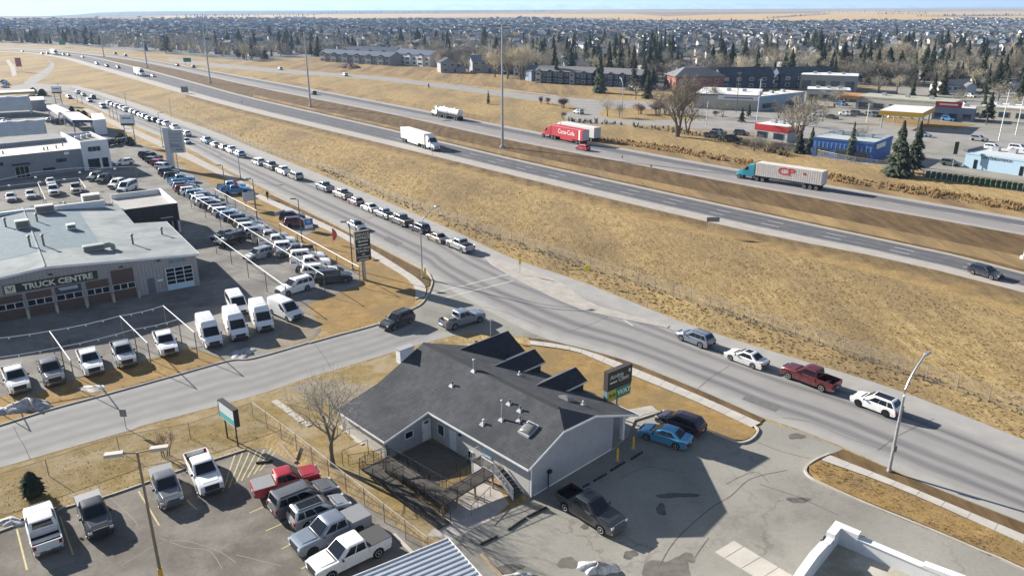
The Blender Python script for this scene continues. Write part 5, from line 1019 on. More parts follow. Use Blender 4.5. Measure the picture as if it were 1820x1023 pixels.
# doors on the front wall: local x = -(distance from the right corner)
m_brown = lined('brown_door', (.075,.045,.035), (.095,.058,.045), .55, 2, .5, .1, .5)
def bay(x0, x1, z1, glass_rows, m, zr0=1.45, zr1=2.15):
    o = bx(tcn, 'bay_door', -x1, -x0, -.04, -.002, .02, z1, m)
    for a, c, e, f in ((-x1-.1,-x1,.0,z1+.1),(-x0,-x0+.1,.0,z1+.1)): bx(o, 'door_frame', a, c, -.12, -.002, e, f, m_wallt)
    bx(o, 'door_frame', -x1, -x0, -.12, -.002, z1, z1+.1, m_wallt)
    if glass_rows == 1:
        w = (x1-x0)/3
        for i in range(3): f = bx(o, 'pane', -x1+.1+i*w, -x1+i*w+w-.1, -.06, -.041, zr0, zr1, m_glass); 
        for i in range(4): x = -x1 + i*w; bx(o, 'mullion', x-.04 if i else x, x+.04 if i < 3 else x, -.075, -.041, zr0-.05, zr1+.05, m_whitep)
        for z in (zr0-.05, zr1): bx(o, 'mullion', -x1, -x0, -.072, -.0412, z, z+.05, m_whitep)
    return o
for x0, x1, zz in ((8.2,10.9,4.2),(11.3,14.0,3.3),(14.5,17.5,3.3),(17.9,20.7,3.2),(21.1,24.0,3.2)): bay(x0, x1, zz, 1, m_brown)
bx(tcn, 'bay_banner', -17.3, -14.7, -.10, -.045, 2.35, 3.2, M('navy_banner', (.03,.05,.08), .6)); [bx(tcn, 'banner_line', -17.1+i*.15, -14.9, -.112, -.1005, 2.98-i*.22, 3.09-i*.22, m_whitep) for i in range(2)]
o = bx(tcn, 'bay_door', -4.25, -.75, -.04, -.002, .05, 3.2, M('pale_blue_panel', (.45,.62,.70), .5))
for r_ in range(4):
    for c_ in range(3): bx(o, 'pane', -4.2+c_*1.15+.06, -4.2+c_*1.15+1.1, -.06, -.041, .85+r_*.58+.05, .85+r_*.58+.55, m_glass)
for c_ in range(4): bx(o, 'mullion', -4.25+c_*1.15, -4.2+c_*1.15, -.09, -.041, .8, 3.2, m_whitep)
for r_ in range(5): bx(o, 'mullion', -4.25, -.75, -.088, -.0411, .82+r_*.58, .87+r_*.58, m_whitep)
d_ = bx(tcn, 'door', -6.65, -5.75, -.05, -.002, .05, 2.25, M('grey_blue_door', (.10,.12,.15), .5)); bx(d_, 'handle', -5.9, -5.84, -.1, -.051, 1.05, 1.15, m_steel)
lettering('MOPAR', M('sign_blue', (.05,.22,.36), .5), tcn, (-2.5,-.03,4.0), (0,-1), .6, sx=1.1, bold=.02); bx(tcn, 'small_notice', -5.4, -4.7, -.02, -.004, 1.6, 1.85, m_whitep)
sg = bx(tcn, 'sign_board', -22.85, -12.4, -.2, -.05, 3.5, 4.58, M('sign_dark_green', (.012,.018,.014), .5)); lettering('TRUCK CENTRE', M('sign_cream', (.62,.60,.48), .5), sg, (-16.9,-.215,4.02), (0,-1), 1.02, sx=1.06, bold=.035)
bx(sg, 'emblem_panel', -22.75, -21.6, -.225, -.202, 3.55, 4.53, M('sign_cream', (.62,.60,.48), .5))
for a in (-1, 1): MB().rings([[(-22.17+a*.08,-.24,3.7),(-22.17+a*.38,-.24,4.3),(-22.17+a*.25,-.24,4.4),(-22.17+a*.02,-.24,4.05)], [(-22.17+a*.08,-.226,3.7),(-22.17+a*.38,-.226,4.3),(-22.17+a*.25,-.226,4.4),(-22.17+a*.02,-.226,4.05)]]).build('emblem', M('emblem_olive', (.16,.14,.07), .6), sg)
for x in (8.0, 11.1, 14.3, 17.7, 20.9): MB().tube([(-x,-.7,0),(-x,-.7,1.1)], .12, 8).build('bollard', M('bollard_cream', (.5,.45,.33), .6), tcn)
for x in (-4.9, -17.6, -9.5): bx(tcn, 'wall_lamp', x-.25, x+.25, -.2, -.002, 4.45 if x > -10 else 5.0, 4.6 if x > -10 else 5.15, m_black)
# ======================= second dealership building with white tower
b2o = G(200, 298); rz2 = math.atan2(.65225, .758)
b2 = empty('dealership_building', b2o, rz2, label='grey showroom with cream roof and pale blue white tower', cat='building')
m_b2w = M('mid_grey_wall', (.20,.215,.23), .8, (.235,.25,.265), scale=.8); m_b2t = M('tower_white', (.66,.68,.69), .6, (.6,.62,.63), scale=.6); m_cream = lined('cream_roof', (.52,.50,.44), (.58,.56,.5), 1.2, 0, .8, 0, .2)
bx(b2, 'tower_wall', -6, 0, 0, .3, 0, 6.9, m_b2t); bx(b2, 'tower_wall', -.3, 0, .3, 16, 0, 6.9, m_b2t); bx(b2, 'tower_wall', -6, -5.7, .3, 20, 0, 6.9, m_b2t); bx(b2, 'tower_wall', -5.7, -.3, 15.7, 16, 0, 6.9, m_b2t); bx(b2, 'flat_roof', -5.7, -.3, .3, 15.7, 6.0, 6.1, M('tar_roof', (.22,.22,.22), .9, (.28,.28,.28), scale=.5))
for i in range(3): bx(b2, 'rooftop_unit', -5+i*1.6, -4+i*1.6, 9+i*1.2, 10.2+i*1.2, 6.1, 6.9, m_steel, .05)
window(b2, 'window', 'y-', -4.6, -1.9, 4.4, 5.5, 0, m_glass, m_b2t, mull=2); window(b2, 'window', 'y-', -5.0, -2.6, .3, 2.6, 0, m_glass, m_black, mull=1); window(b2, 'window', 'y-', -1.9, -.7, .3, 2.6, 0, m_glass, m_black)
bx(b2, 'wall', -45, -6.001, .8, 1.1, 0, 5.2, m_b2w); bx(b2, 'flat_roof', -45, -6.001, 1.1, 15.5, 4.85, 5.0, m_cream); bx(b2, 'parapet_cap', -45, -6.001, .7, 1.2, 5.2, 5.28, m_cream); bx(b2, 'wall', -45, -6.001, 15.5, 15.8, 0, 6.0, m_b2w); bx(b2, 'wall', -45, -6.001, 15.8, 26, 0, 5.8, m_b2w); bx(b2, 'flat_roof', -45, -6.001, 15.8, 26, 5.81, 5.9, M('tar_roof', (.22,.22,.22), .9))
window(b2, 'window', 'y-', -11.5, -9.3, 2.6, 3.4, .8, m_glass, m_b2w); window(b2, 'window', 'y-', -20, -17.3, .1, 2.6, .8, m_glass, m_whitep, mull=2); window(b2, 'window', 'y-', -23.5, -22, 3.2, 4, .8, m_glass, m_b2w); window(b2, 'window', 'y-', -14.5, -12, .9, 1.6, .8, m_glass, m_b2w); window(b2, 'window', 'y-', -28, -25, .4, 2.0, .8, m_glass, m_b2w)
bx(b2, 'entrance_canopy', -20.5, -17, -.8, .798, 3.0, 3.3, m_black); bx(b2, 'sign_board', -9.6, -8.6, .7, .798, 4.2, 4.8, m_whitep)
for x, y in ((-12.8,5),(-12.0,5.2),(-10,6),(-21,5.5),(-25,9),(-8,9)): MB().tube([(x,y,4.95),(x,y,5.8)], .15, 8).build('roof_vent', m_steel_d, b2)
# ======================= white quonset tents and other roofs behind
m_tent = M('tent_fabric', (.60,.60,.58), .7, (.5,.51,.5), scale=.6)
def tent(px0, py0, px1, py1, w, h, label, bays=4):
    a, c = G(px0, py0), G(px1, py1); d = c-a; L = d.length; o = empty('fabric_shelter', a, math.atan2(d.y, d.x), label=label, cat='shelter'); n = 12
    for k in range(bays):
        x0, x1 = L*k/bays, L*(k+1)/bays
        def ring(x, f): return [(x, w*(j/n), 1.0 + (h-1.0)*f*math.sin(math.pi*(.04 + .92*j/n))) for j in range(n+1)]
        mb = MB(); mb.rings([ring(x0+.02, 1), ring((x0+x1)/2, .94), ring(x1-.02, 1)], close=False, cap=False); mb.build('fabric_bay', m_tent, o, smooth=True)
    bx(o, 'end_wall', L-.1, L, .1, w-.1, 0, h*.8, m_tent); bx(o, 'side_wall', 0, L, 0.02, .2, 0, 1.15, m_b2w)
    for k in range(bays+1): bx(o, 'post', L*k/bays-.1, L*k/bays+.1, -.06, .1, 0, 1.2, m_steel)
tent(-120, 262, 86, 247, 9, 5.5, 'cream arched fabric roof just behind the grey showroom', 6); tent(-140, 214, 55, 204, 9, 6.5, 'white arched fabric shelter farther back at the left edge', 5)
def flat_block(name, P, h, wall, roof, label, cat='building', t=.3, extra=None):
    """flat-roofed building from its ground outline (photo pixels, near wall first)"""
    Q = [G(*p) for p in P]; c = sum(Q, Vector())/len(Q); o = empty(name, c, label=label, cat=cat); L = [q-c for q in Q]
    mb = MB(); mb.slab([(q.x,q.y) for q in L], 0, h-t); mb.build('wall', wall, o)
    mb = MB(); mb.slab([(q.x*1.004,q.y*1.004) for q in L], h-t, h); mb.build('roof', roof, o); return o, L
m_tar = M('tar_roof', (.22,.22,.22), .9, (.28,.28,.28), scale=.5)
flat_block('office_block', [(55,196),(82,194),(80,188),(55,189)], 3.6, m_b2w, m_concw, 'grey flat office at the end of the white shelter')
def canopy(P, h, m, label, posts=True, fascia=None, name='canopy', fh=.9, grow=.995):
    Q = [G(*p, h) for p in P]; c = sum(Q, Vector())/len(Q); c.z = 0; o = empty(name, c, label=label, cat='canopy'); L = [q-c for q in Q]
    MB().slab([(q.x,q.y) for q in L], h-.1, h).build('roof', m, o); MB().slab([(q.x*grow,q.y*grow) for q in L], h-fh, h-.101).build('fascia', fascia or m, o)
    for q in L: MB().tube([(q.x*.85,q.y*.85,0),(q.x*.85,q.y*.85,h-fh)], .2, 6).build('post', m_steel, o)
    return o, L
canopy([(108,199),(140,199),(165,213),(128,213)], 4.2, m_concw, 'flat white canopy over blue panels beside the main road', fascia=M('blue_panel', (.03,.06,.14), .6)); canopy([(82,187),(100,186),(125,197),(103,200)], 4.0, m_concw, 'pale roof next to the white canopy')
canopy([(-60,168),(62,162),(60,159),(-60,164)], 5, m_concw, 'long pale canopy with yellow edge at the far left', fascia=M('ochre_fascia', (.45,.28,.06), .6))
o, L = flat_block('kiosk', [(170,240),(192,238),(186,226),(166,228)], 4.5, m_b2t, m_concw, 'small white cube beside the dealership tower', cat='building')
# ---------------------------------------------------------------- street furniture
def high_mast(bx_, by_, ty, label):
    o = empty('high_mast_light', G(bx_, by_), label=label, cat='light mast', group='tall freeway masts'); h = HT(bx_, by_, ty)
    MB().tube([(0,0,0),(0,0,h*.5),(0,0,h)], [.42,.30,.16], 10).build('mast', m_steel_d if h < 0 else m_steel, o); MB().tube([(0,0,0),(0,0,.5)], [.75,.7], 12).build('footing', m_walk2, o)
    for k in range(6):
        a = k*math.pi/3; x, y = 1.1*math.cos(a), 1.1*math.sin(a); MB().tube([(0,0,h-.3),(x,y,h-.25)], .05, 4).build('arm', m_steel, o); MB().cham(x-.35, x+.35, y-.22, y+.22, h-.5, h-.2, .05).build('lamp_head', m_steel_d, o)
for bx_, by_, ty, lb in ((893,262,43,'tallest light mast in the median, right of the white box truck'),(552,190,57,'light mast in the median left of the tanker truck'),(374,148,33,'third light mast up the median'),(262,121,29,'fourth light mast up the median'),(185,101,29,'fifth light mast far up the median'),(1822,460,290,'freeway mast cut by the right picture edge')): high_mast(bx_, by_, ty, lb)
def street_lamp(bx_, by_, ty, dx, dy, label, arm=2.4, mat=m_steel, box=False, r=.1):
    h = HT(bx_, by_, ty); o = empty('street_lamp', G(bx_, by_), label=label, cat='street lamp'); d = Vector((dx, dy, 0)).normalized()
    pts = [Vector((0,0,0)), Vector((0,0,h*.5)), Vector((0,0,h*.72))] + [Vector((0,0,h*.72)).lerp(Vector((0,0,h)), t) + d*arm*(t**2.2) for t in (.2,.4,.6,.8,.93)] + [Vector((0,0,h)) + d*arm]
    MB().tube(pts, [r*1.15, r*.95, r*.8] + [r*.65]*6, 8).build('pole', mat, o, smooth=True); q = Vector((0,0,h)) + d*arm
    lh = MB(); lh.cham(-.1, .75, -.16, .16, -.08, .1, .05); l_ = lh.build('lamp_head', mat, o, tuple(q), math.atan2(d.y, d.x)); bx(l_, 'lens', .15, .65, -.12, .12, -.11, -.081, m_lampw)
    MB().tube([(0,0,0),(0,0,.25)], [.22,.2], 8).build('base_flange', m_steel, o)
    if box: bx(o, 'control_box', -.14, .14, -.26, -.1, 2.1, 2.65, m_steel_d)
    return o
street_lamp(1580, 838, 648, .75, .66, 'curved steel street lamp beside the right sidewalk', 3.0, box=True, r=.13)
street_lamp(751, 494, 372, .8, .6, 'curved steel street lamp at the junction corner', 2.6)
street_lamp(1105, 208, 140, -.3, .9, 'pale street lamp by the ramp loop', 2.0, r=.14)
for i, (x, y, ty, dx, lb) in enumerate(((457,388,318,-1,'dark lamp pole behind the display off-roaders'),(537,430,354,-1,'dark lamp pole in front of the display off-roaders'),(627,479,395,-1,'dark lamp pole just left of the service sign'),(404,361,294,-1,'dark lamp pole by the roadside banner flag'),(428,318,280,1,'thin pole at the road edge above the display pad'),(290,262,200,1,'thin pole left of the tall grey sign'))):
    h = HT(x, y, ty); o = empty('lot_light', G(x, y), label=lb, cat='lamp post'); MB().tube([(0,0,0),(0,0,h)], [.11,.07], 6).build('pole', m_steel_d if i < 4 else m_steel, o)
    MB().tube([(0,0,h-.1),(dx*.9,.4,h)], .04, 5).build('arm', m_steel_d, o); MB().cham(dx*.9-.45, dx*.9+.45, .1, .6, h-.08, h+.1, .04).build('lamp_head', m_steel_d, o); MB().tube([(0,0,0),(0,0,.35)], .24, 8).build('footing', m_walk2, o)
for i, (x, y, ty) in enumerate(((138,182,160),(147,186,163),(196,209,186),(203,213,188),(210,217,190),(226,195,168),(108,178,150))):
    h = HT(x, y, ty); o = empty('light_pole', G(x, y), label='thin distant light pole along the upper main road', cat='lamp post', group='thin poles along the upper main road'); MB().tube([(0,0,0),(0,0,h)], [.12,.08], 5).build('pole', m_steel, o); MB().cham(-.6, .6, -.15, .15, h, h+.15, .04).build('lamp_head', m_steel, o)
# double headed parking lot lamp, bottom left
o = empty('parking_lamp', G(292, 1052), label='rusty twin-head lamp post with painted yellow base in the parking lot', cat='lamp post'); h = HT(292, 1052, 803)
MB().tube([(0,0,2.0),(0,0,h)], [.11,.075], 8).build('pole', M('rusty_pole', (.20,.155,.10), .7, (.26,.20,.14), scale=3), o); MB().tube([(0,0,0),(0,0,.9)], .16, 8).build('footing', M('blue_base', (.05,.2,.4), .6), o); MB().tube([(0,0,.9),(0,0,1.999)], .15, 8).build('yellow_band', M('safety_yellow', (.62,.36,.02), .5), o)
for s_ in (-1, 1):
    MB().tube([(0,0,h-.05),(s_*.9,s_*.25,h+.05)], .045, 6).build('arm', m_steel_d, o); l_ = MB().cham(-.55, .55, -.22, .22, -.1, .12, .03).build('lamp_head', M('lamp_beige', (.46,.42,.36), .6), o, (s_*1.25, s_*.36, h+.06), R(15)); bx(l_, 'lens', -.45, .45, -.18, .18, -.125, -.101, m_lampw)
# ---------------------------------------------------------------- fences
def chain_mat():
    m = bpy.data.materials.new('chain_link'); m.use_nodes = True; t = m.node_tree; n = t.nodes; l = t.links.new; b = n['Principled BSDF']
    b.inputs['Base Color'].default_value = (.42,.42,.41,1); b.inputs['Metallic'].default_value = .5; b.inputs['Roughness'].default_value = .5
    tc = n.new('ShaderNodeTexCoord'); sp = n.new('ShaderNodeSeparateXYZ'); l(tc.outputs['UV'], sp.inputs[0]); outs = []
    for op in ('ADD', 'SUBTRACT'):
        a = n.new('ShaderNodeMath'); a.operation = op; l(sp.outputs[0], a.inputs[0]); l(sp.outputs[1], a.inputs[1])
        k = n.new('ShaderNodeMath'); k.operation = 'DIVIDE'; l(a.outputs[0], k.inputs[0]); k.inputs[1].default_value = .085
        f = n.new('ShaderNodeMath'); f.operation = 'FRACT'; l(k.outputs[0], f.inputs[0])
        c = n.new('ShaderNodeMath'); c.operation = 'LESS_THAN'; l(f.outputs[0], c.inputs[0]); c.inputs[1].default_value = .075; outs.append(c)
    mx = n.new('ShaderNodeMath'); mx.operation = 'MAXIMUM'; l(outs[0].outputs[0], mx.inputs[0]); l(outs[1].outputs[0], mx.inputs[1]); l(mx.outputs[0], b.inputs['Alpha']); return m
m_chain = chain_mat()
def chain_fence(P, h, label, spacing=3.0, mat=m_steel, r=.035, rail=True, name='chain_link_fence', m_mesh=None):
    P = smooth_line(P, 5); L = sum((b-a).length for a, b in zip(P, P[1:])); n = max(2, int(L/spacing)+1); Q = resample(P, n); o = empty(name, Q[0], label=label, cat='fence'); Q = [q - Q[0] for q in Q]
    pm = MB().tube([(0,0,-.05),(0,0,h+.04)], r, 6).mesh('post', mat)
    for q in Q: link('post', pm, o, tuple(q))
    if rail: MB().tube([q + Vector((0,0,h)) for q in Q], r*.7, 5).build('top_rail', mat, o)
    me = bpy.data.meshes.new('mesh'); vs = []; fs = []; uv = []; s = 0
    for i, q in enumerate(Q):
        if i: s += (q-Q[i-1]).length
        vs += [(q.x, q.y, .03), (q.x, q.y, h)]; uv += [(s, 0), (s, h)]
        if i: fs.append((2*i-2, 2*i, 2*i+1, 2*i-1))
    me.from_pydata(vs, [], fs); me.materials.append(m_mesh or m_chain); u = me.uv_layers.new(name='UVMap')
    for lp in me.loops: u.data[lp.index].uv = uv[lp.vertex_index]
    link('wire_mesh', me, o); return o
FENCE = [(2100,825),(1776,720),(1667,683),(1567,651),(1478,620),(1322,569),(1162,515),(1040,476),(905,430),(704,359),(592,309),(450,263),(305,203),(178,163)]
chain_fence(px(FENCE), 1.75, 'long chain link fence between the main road and the field')
chain_fence(px([(450,742),(520,795),(600,860),(680,925),(762,990)]), 1.75, 'chain link fence with pale rail between parking lot and clinic', 2.6)
chain_fence(px([(-60,893),(0,876),(67,850),(156,832),(221,800),(345,778),(450,742)]), 1.6, 'thin chain link fence along the roadside grass by the parking lot', 5.0, m_steel_d, .03)
chain_fence(px([(1390,262),(1480,285),(1560,298),(1640,308)]), 1.8, 'chain link fence behind the blue warehouse', 5.0)
g_f = chain_fence(px([(1640,316),(1720,326),(1820,340),(1950,360)]), 1.8, 'green slatted chain link fence at the right edge', 3.2, M('green_post', (.03,.09,.07), .6), .05)
for i in range(26):
    p = G(1648 + i*9.6, 317 + i*1.33) - g_f.location; MB().cham(p.x-.5, p.x+.5, p.y-.05, p.y+.08, .2, 1.7, .03).build('green_slats', M('green_slat', (.02,.075,.06), .7), g_f)
# ---------------------------------------------------------------- overhead frames of the car lot
def beam_frame(a, c, zz, label, n=5, group='white overhead frames of the car lot', wire=None):
    p, q = G(*a, zz), G(*c, zz); o = empty('overhead_frame', (p.x, p.y, 0), label=label, cat='frame', group=group); d = q-p; d.z = 0
    MB().tube([(0,0,zz),(d.x,d.y,zz)], .055, 6).build('beam', m_whitep, o)
    for k in range(n): t = k/(n-1); MB().tube([(d.x*t,d.y*t,0),(d.x*t,d.y*t,zz-.07)], .05, 6).build('post', m_steel_d, o)
    return o
beam_frame((337,344),(575,488), 3.0, 'longest white overhead beam across the long dealership row', 8); beam_frame((382,336),(456,374), 3.0, 'white overhead beam behind the roadside banner', 3); beam_frame((497,397),(638,474), 3.0, 'white overhead beam along the dead lawn', 5); beam_frame((381,418),(507,508), 3.0, 'white overhead beam between the silver and black suvs', 5)
fr = [((88,588),(125,640)), ((213,561),(262,609)), ((290,543),(345,590)), ((-60,606),(-30,672))]
lbs = ['white beam left of the white front row pickup', 'white beam between the two right front row pickups', 'white beam beside the tall vans', 'white beam cut by the left edge']
for (a, c), lb in zip(fr, lbs): beam_frame(a, c, 3.2, lb, 3)
for i, pts in enumerate(([(-60,606),(88,588),(213,561),(290,543)], [(-46,640),(108,616),(237,585),(316,567)])):
    P = [G(*p, 3.2) for p in pts]; o = empty('light_string', P[0], label=('light string across the ends of the front frames' if i == 0 else 'light string across the middle of the front frames'), cat='cable'); Q = []
    for a, c in zip(P, P[1:]): Q += [a.lerp(c, t) - P[0] + Vector((0,0,-.12*4*t*(1-t))) for t in (0,.25,.5,.75)]
    MB().tube(Q + [P[-1]-P[0]], .05, 4).build('cable', m_whitep, o)
    for q in Q: MB().tube([q + Vector((0,0,-.05)), q + Vector((0,0,-.22))], [.03,.06], 5).build('bulb', m_whitep, o)
beam_frame((67,324),(81,354), 3.0, 'white beam in the back lot between the sedans and the pickup', 3); beam_frame((140,316),(153,334), 3.0, 'white beam in the back lot by the dark suvs', 3)
for pts, lb in (([(-40,336),(67,324),(140,316)], 'light string over the back lot'), ([(-20,324),(60,306),(130,299),(240,296)], 'long light string in front of the grey showroom')):
    P = [G(*p, 3.2) for p in pts]; o = empty('light_string', P[0], label=lb, cat='cable'); MB().tube([p-P[0] for p in P], .045, 4).build('cable', m_whitep, o)
    for t in (.3,.6,.85): q = P[0].lerp(P[-1], t)-P[0]; MB().cham(q.x-.22, q.x+.22, q.y-.15, q.y+.15, -.15, .15, .04).build('lamp', m_whitep, o)
    MB().tube([P[-1]-P[0], P[-1]-P[0]-Vector((0,0,3.2))], .06, 5).build('post', m_steel_d, o); MB().tube([(0,0,0),(0,0,-3.2)], .06, 5).build('post', m_steel_d, o)
# ---------------------------------------------------------------- signs
def panel_sign(name, base, tl, tr, ty, by, label, panel_m, frame_m, thick=.35, pole_r=.14, poles=1, text=(), bands=(), cat='sign'):
    """upright sign: tl/tr photo points of the panel's top edge, ty/by its top and bottom rows above the base pixel"""
    b0 = G(*base); zt = HT(base[0], base[1], ty); zb = HT(base[0], base[1], by); L_, R_ = G(*tl, zt), G(*tr, zt); d = R_-L_; d.z = 0; w = d.length; c = (L_+R_)/2; rz = math.atan2(d.y, d.x)
    o = empty(name, (c.x, c.y, 0), rz, label=label, cat=cat)
    bx(o, 'panel', -w/2, w/2, -thick/2, thick/2, zb, zt, panel_m); bx(o, 'frame_cap', -w/2-.04, w/2+.04, -thick/2-.03, thick/2+.03, zt+.001, zt+.06, frame_m)
    for s_ in (-1, 1): bx(o, 'frame_side', s_*(w/2+.02)-.019, s_*(w/2+.02)+.019, -thick/2-.02, thick/2+.02, zb, zt, frame_m)
    for k in range(poles):
        x = 0 if poles == 1 else (-w*.35 + w*.7*k/(poles-1)); MB().tube([(x,0,0),(x,0,zb)], pole_r, 8).build('pole', frame_m if poles > 1 else m_steel, o)
    for (y0, y1, m) in bands: bx(o, 'colour_band', -w/2+.03, w/2-.03, -thick/2-.012, -thick/2-.001, zb+(zt-zb)*y0, zb+(zt-zb)*y1, m)
    for (s, f, size, m, xo) in text: lettering(s, m, o, (w*xo, -thick/2-.02, zb+(zt-zb)*f), (0,-1), size, bold=.006)
    return o, w, zb, zt
m_sblk = M('sign_black', (.018,.022,.02), .5); m_cream2 = M('sign_letter', (.62,.62,.52), .5)
so, sw, szb, szt = panel_sign('service_sign', (648,497), (629,412.6), (655,408.5), 410, 462, 'black pylon sign lettered SERVICE EXPRESS beside the main road', m_sblk, m_steel_d, .5, .28,
    text=[('SERVICE',.90,.56,m_cream2,0),('EXPRESS',.78,.56,m_cream2,0),('MOST MAKES',.44,.36,m_cream2,0),('& MODELS',.34,.36,m_cream2,0),('NO',.23,.34,m_cream2,0),('APPOINTMENT',.14,.3,m_cream2,0),])
bx(so, 'text_line', -.7, .7, -.27, -.251, szb+(szt-szb)*.53, szb+(szt-szb)*.57, m_cream2); bx(so, 'text_line', -.75, .75, -.27, -.251, szb+(szt-szb)*.035, szb+(szt-szb)*.07, m_cream2); za = szb+(szt-szb)*.67; MB().rings([[(-.8,-.28,za),(-.4,-.28,za+.2),(-.4,-.28,za+.08),(.8,-.28,za+.08),(.8,-.28,za-.08),(-.4,-.28,za-.08),(-.4,-.28,za-.2)],[(-.8,-.26,za),(-.4,-.26,za+.2),(-.4,-.26,za+.08),(.8,-.26,za+.08),(.8,-.26,za-.08),(-.4,-.26,za-.08),(-.4,-.26,za-.2)]]).build('arrow', m_cream2, so)
o, w, zb, zt = panel_sign('clinic_sign', (1094,742), (1078,662), (1120,645), 652, 684, 'black and yellow green pole sign of the clinic', m_sblk, M('sign_maroon_edge', (.06,.042,.04), .6), .5, .11,
    text=[('Airdrie',.70,.62,m_cream2,-.14),('Clinic',.44,.62,m_cream2,.16)])
bx(o, 'text_line', -.42*w, -.12*w, -.27, -.251, zb+(zt-zb)*.36, zb+(zt-zb)*.44, m_cream2)
hb = (zt-zb); bx(o, 'lower_panel', -w/2, w/2, -.25, .25, zb-hb*.62, zb-.02, M('sign_teal_side', (.16,.26,.28), .5)); bx(o, 'colour_band', -w/2+.05, -.15*w, -.262, -.251, zb-hb*.58, zb-.05, M('sign_yellow', (.62,.50,.04), .5)); bx(o, 'colour_band', -.148*w, w/2-.05, -.262, -.251, zb-hb*.58, zb-.05, M('sign_green', (.03,.22,.10), .5))
lettering('SUB', M('sign_deep_green', (.02,.16,.06), .5), o, (-.3*w,-.27,zb-hb*.31), (0,-1), .5, bold=.02); lettering('WAY', m_whitep, o, (.2*w,-.27,zb-hb*.31), (0,-1), .78, bold=.02)
bx(o, 'paw_mark', .36*w, .44*w, -.27, -.252, zb+hb*.66, zb+hb*.84, m_cream2, )
panel_sign('teal_sign', (408,782), (391,709), (418,729), 716, 745, 'white and teal two-post sign by the parking lot corner', M('sign_offwhite', (.66,.70,.70), .5), m_black, .45, .07, 2, bands=[(.05,.42,M('sign_teal', (.10,.42,.42), .5))])
b_, w, zb, zt = panel_sign('brand_pylon', (300,300), (290,231), (323,231), 231, 271, 'tall grey pylon sign with stacked brand plates', M('pylon_grey', (.36,.38,.40), .6), M('pylon_side', (.5,.51,.52), .6), .8, .1,
    text=[('Jeep',.36,1.3,M('pylon_text', (.13,.14,.15), .6),.06)])
for f_, x0_, x1_, m_ in ((.80,-.2,.42,'pylon_line'),(.66,-.2,.42,'pylon_line'),(.52,-.2,.42,'pylon_line'),(.24,-.1,.42,'pylon_line'),(.13,.05,.44,'pylon_dark')): bx(b_, 'brand_line', w*x0_, w*x1_, -.42, -.401, zb+(zt-zb)*f_, zb+(zt-zb)*(f_+.035), M(m_, (.22,.235,.25) if m_ == 'pylon_line' else (.05,.05,.06), .6))
bx(b_, 'column', -w/2, -w/2+1.3, -.6, .6, 0, zt+.6, M('pylon_side', (.5,.51,.52), .6))
for base, tl, tr, ty, by, lb in (((228,258),(213,204),(236,204),204,223,'white and black four-legged sign frame by the upper main road'),((100,187),(91,154),(107,154),154,166,'white sign frame at the head of the main road')):
    o, w, zb, zt = panel_sign('dealer_sign', base, tl, tr, ty, by, lb, M('sign_offwhite', (.66,.70,.70), .5), m_steel, .6, .14, 2, bands=[(0,.2,m_sblk)]); 
    for k in range(4): bx(o, 'cross_bar', -w*.35, w*.35, -.05, .05, 1+k*1.2, 1.12+k*1.2, m_steel)
    bx(o, 'name_plate', -w*.35, w*.35, -.33, -.305, zb+(zt-zb)*.62, zb+(zt-zb)*.75, m_steel_d)
panel_sign('ground_sign', (446,372), (431,343), (453,340), 342, 357, 'grey text board standing in the roadside grass', M('board_grey', (.36,.37,.40), .6), m_steel, .12, .06, 2, bands=[(.12,.2,m_whitep),(.34,.42,m_whitep),(.56,.64,m_whitep),(.78,.86,m_whitep)])
panel_sign('ground_sign', (497,393), (488,378), (505,373), 375, 381, 'small pale sign on one post by the sidewalk', M('board_pale', (.42,.43,.42), .6), m_steel, .1, .06); panel_sign('ground_sign', (437,360), (431,344), (440,344), 344, 354, 'narrow white leaflet board beside the text board', m_whitep, m_steel, .1, .06)
panel_sign('blue_banner', (547,409), (540,390), (555,388), 388, 398, 'blue banner with white ring before the display off-roaders', M('banner_blue', (.03,.20,.50), .6), m_steel, .08, .03, 2, text=[('O',.55,.8,m_whitep,0)], bands=[(-.6,-.05,m_whitep)], cat='banner')
def feather_flag(bx_, by_, ty, col, label):
    h = HT(bx_, by_, ty); o = empty('feather_flag', G(bx_, by_), label=label, cat='flag'); MB().tube([(0,0,0),(0,0,h*.9),(.15,0,h)], .025, 5).build('pole', m_steel, o)
    mb = MB(); n = 8; mb.rings([[(.03,.01,h*.25+h*.72*k/n) for k in range(n+1)] + [(.03+.75*math.sin(math.pi*(.12+.8*(n-k)/n)), .05*math.sin(k), h*.25+h*.72*(n-k)/n) for k in range(n+1)], [(.03,.03,h*.25+h*.72*k/n) for k in range(n+1)] + [(.03+.75*math.sin(math.pi*(.12+.8*(n-k)/n)), .05*math.sin(k)+.02, h*.25+h*.72*(n-k)/n) for k in range(n+1)]]); mb.build('cloth', col, o)
m_flag = M('flag_red', (.62,.10,.09), .8)
feather_flag(592, 434, 405, m_flag, 'red feather flag on the lawn near the service sign'); feather_flag(418, 345, 318, m_flag, 'red feather flag in front of the blue pickup'); feather_flag(303, 287, 268, m_flag, 'small red flag at the foot of the tall pylon')
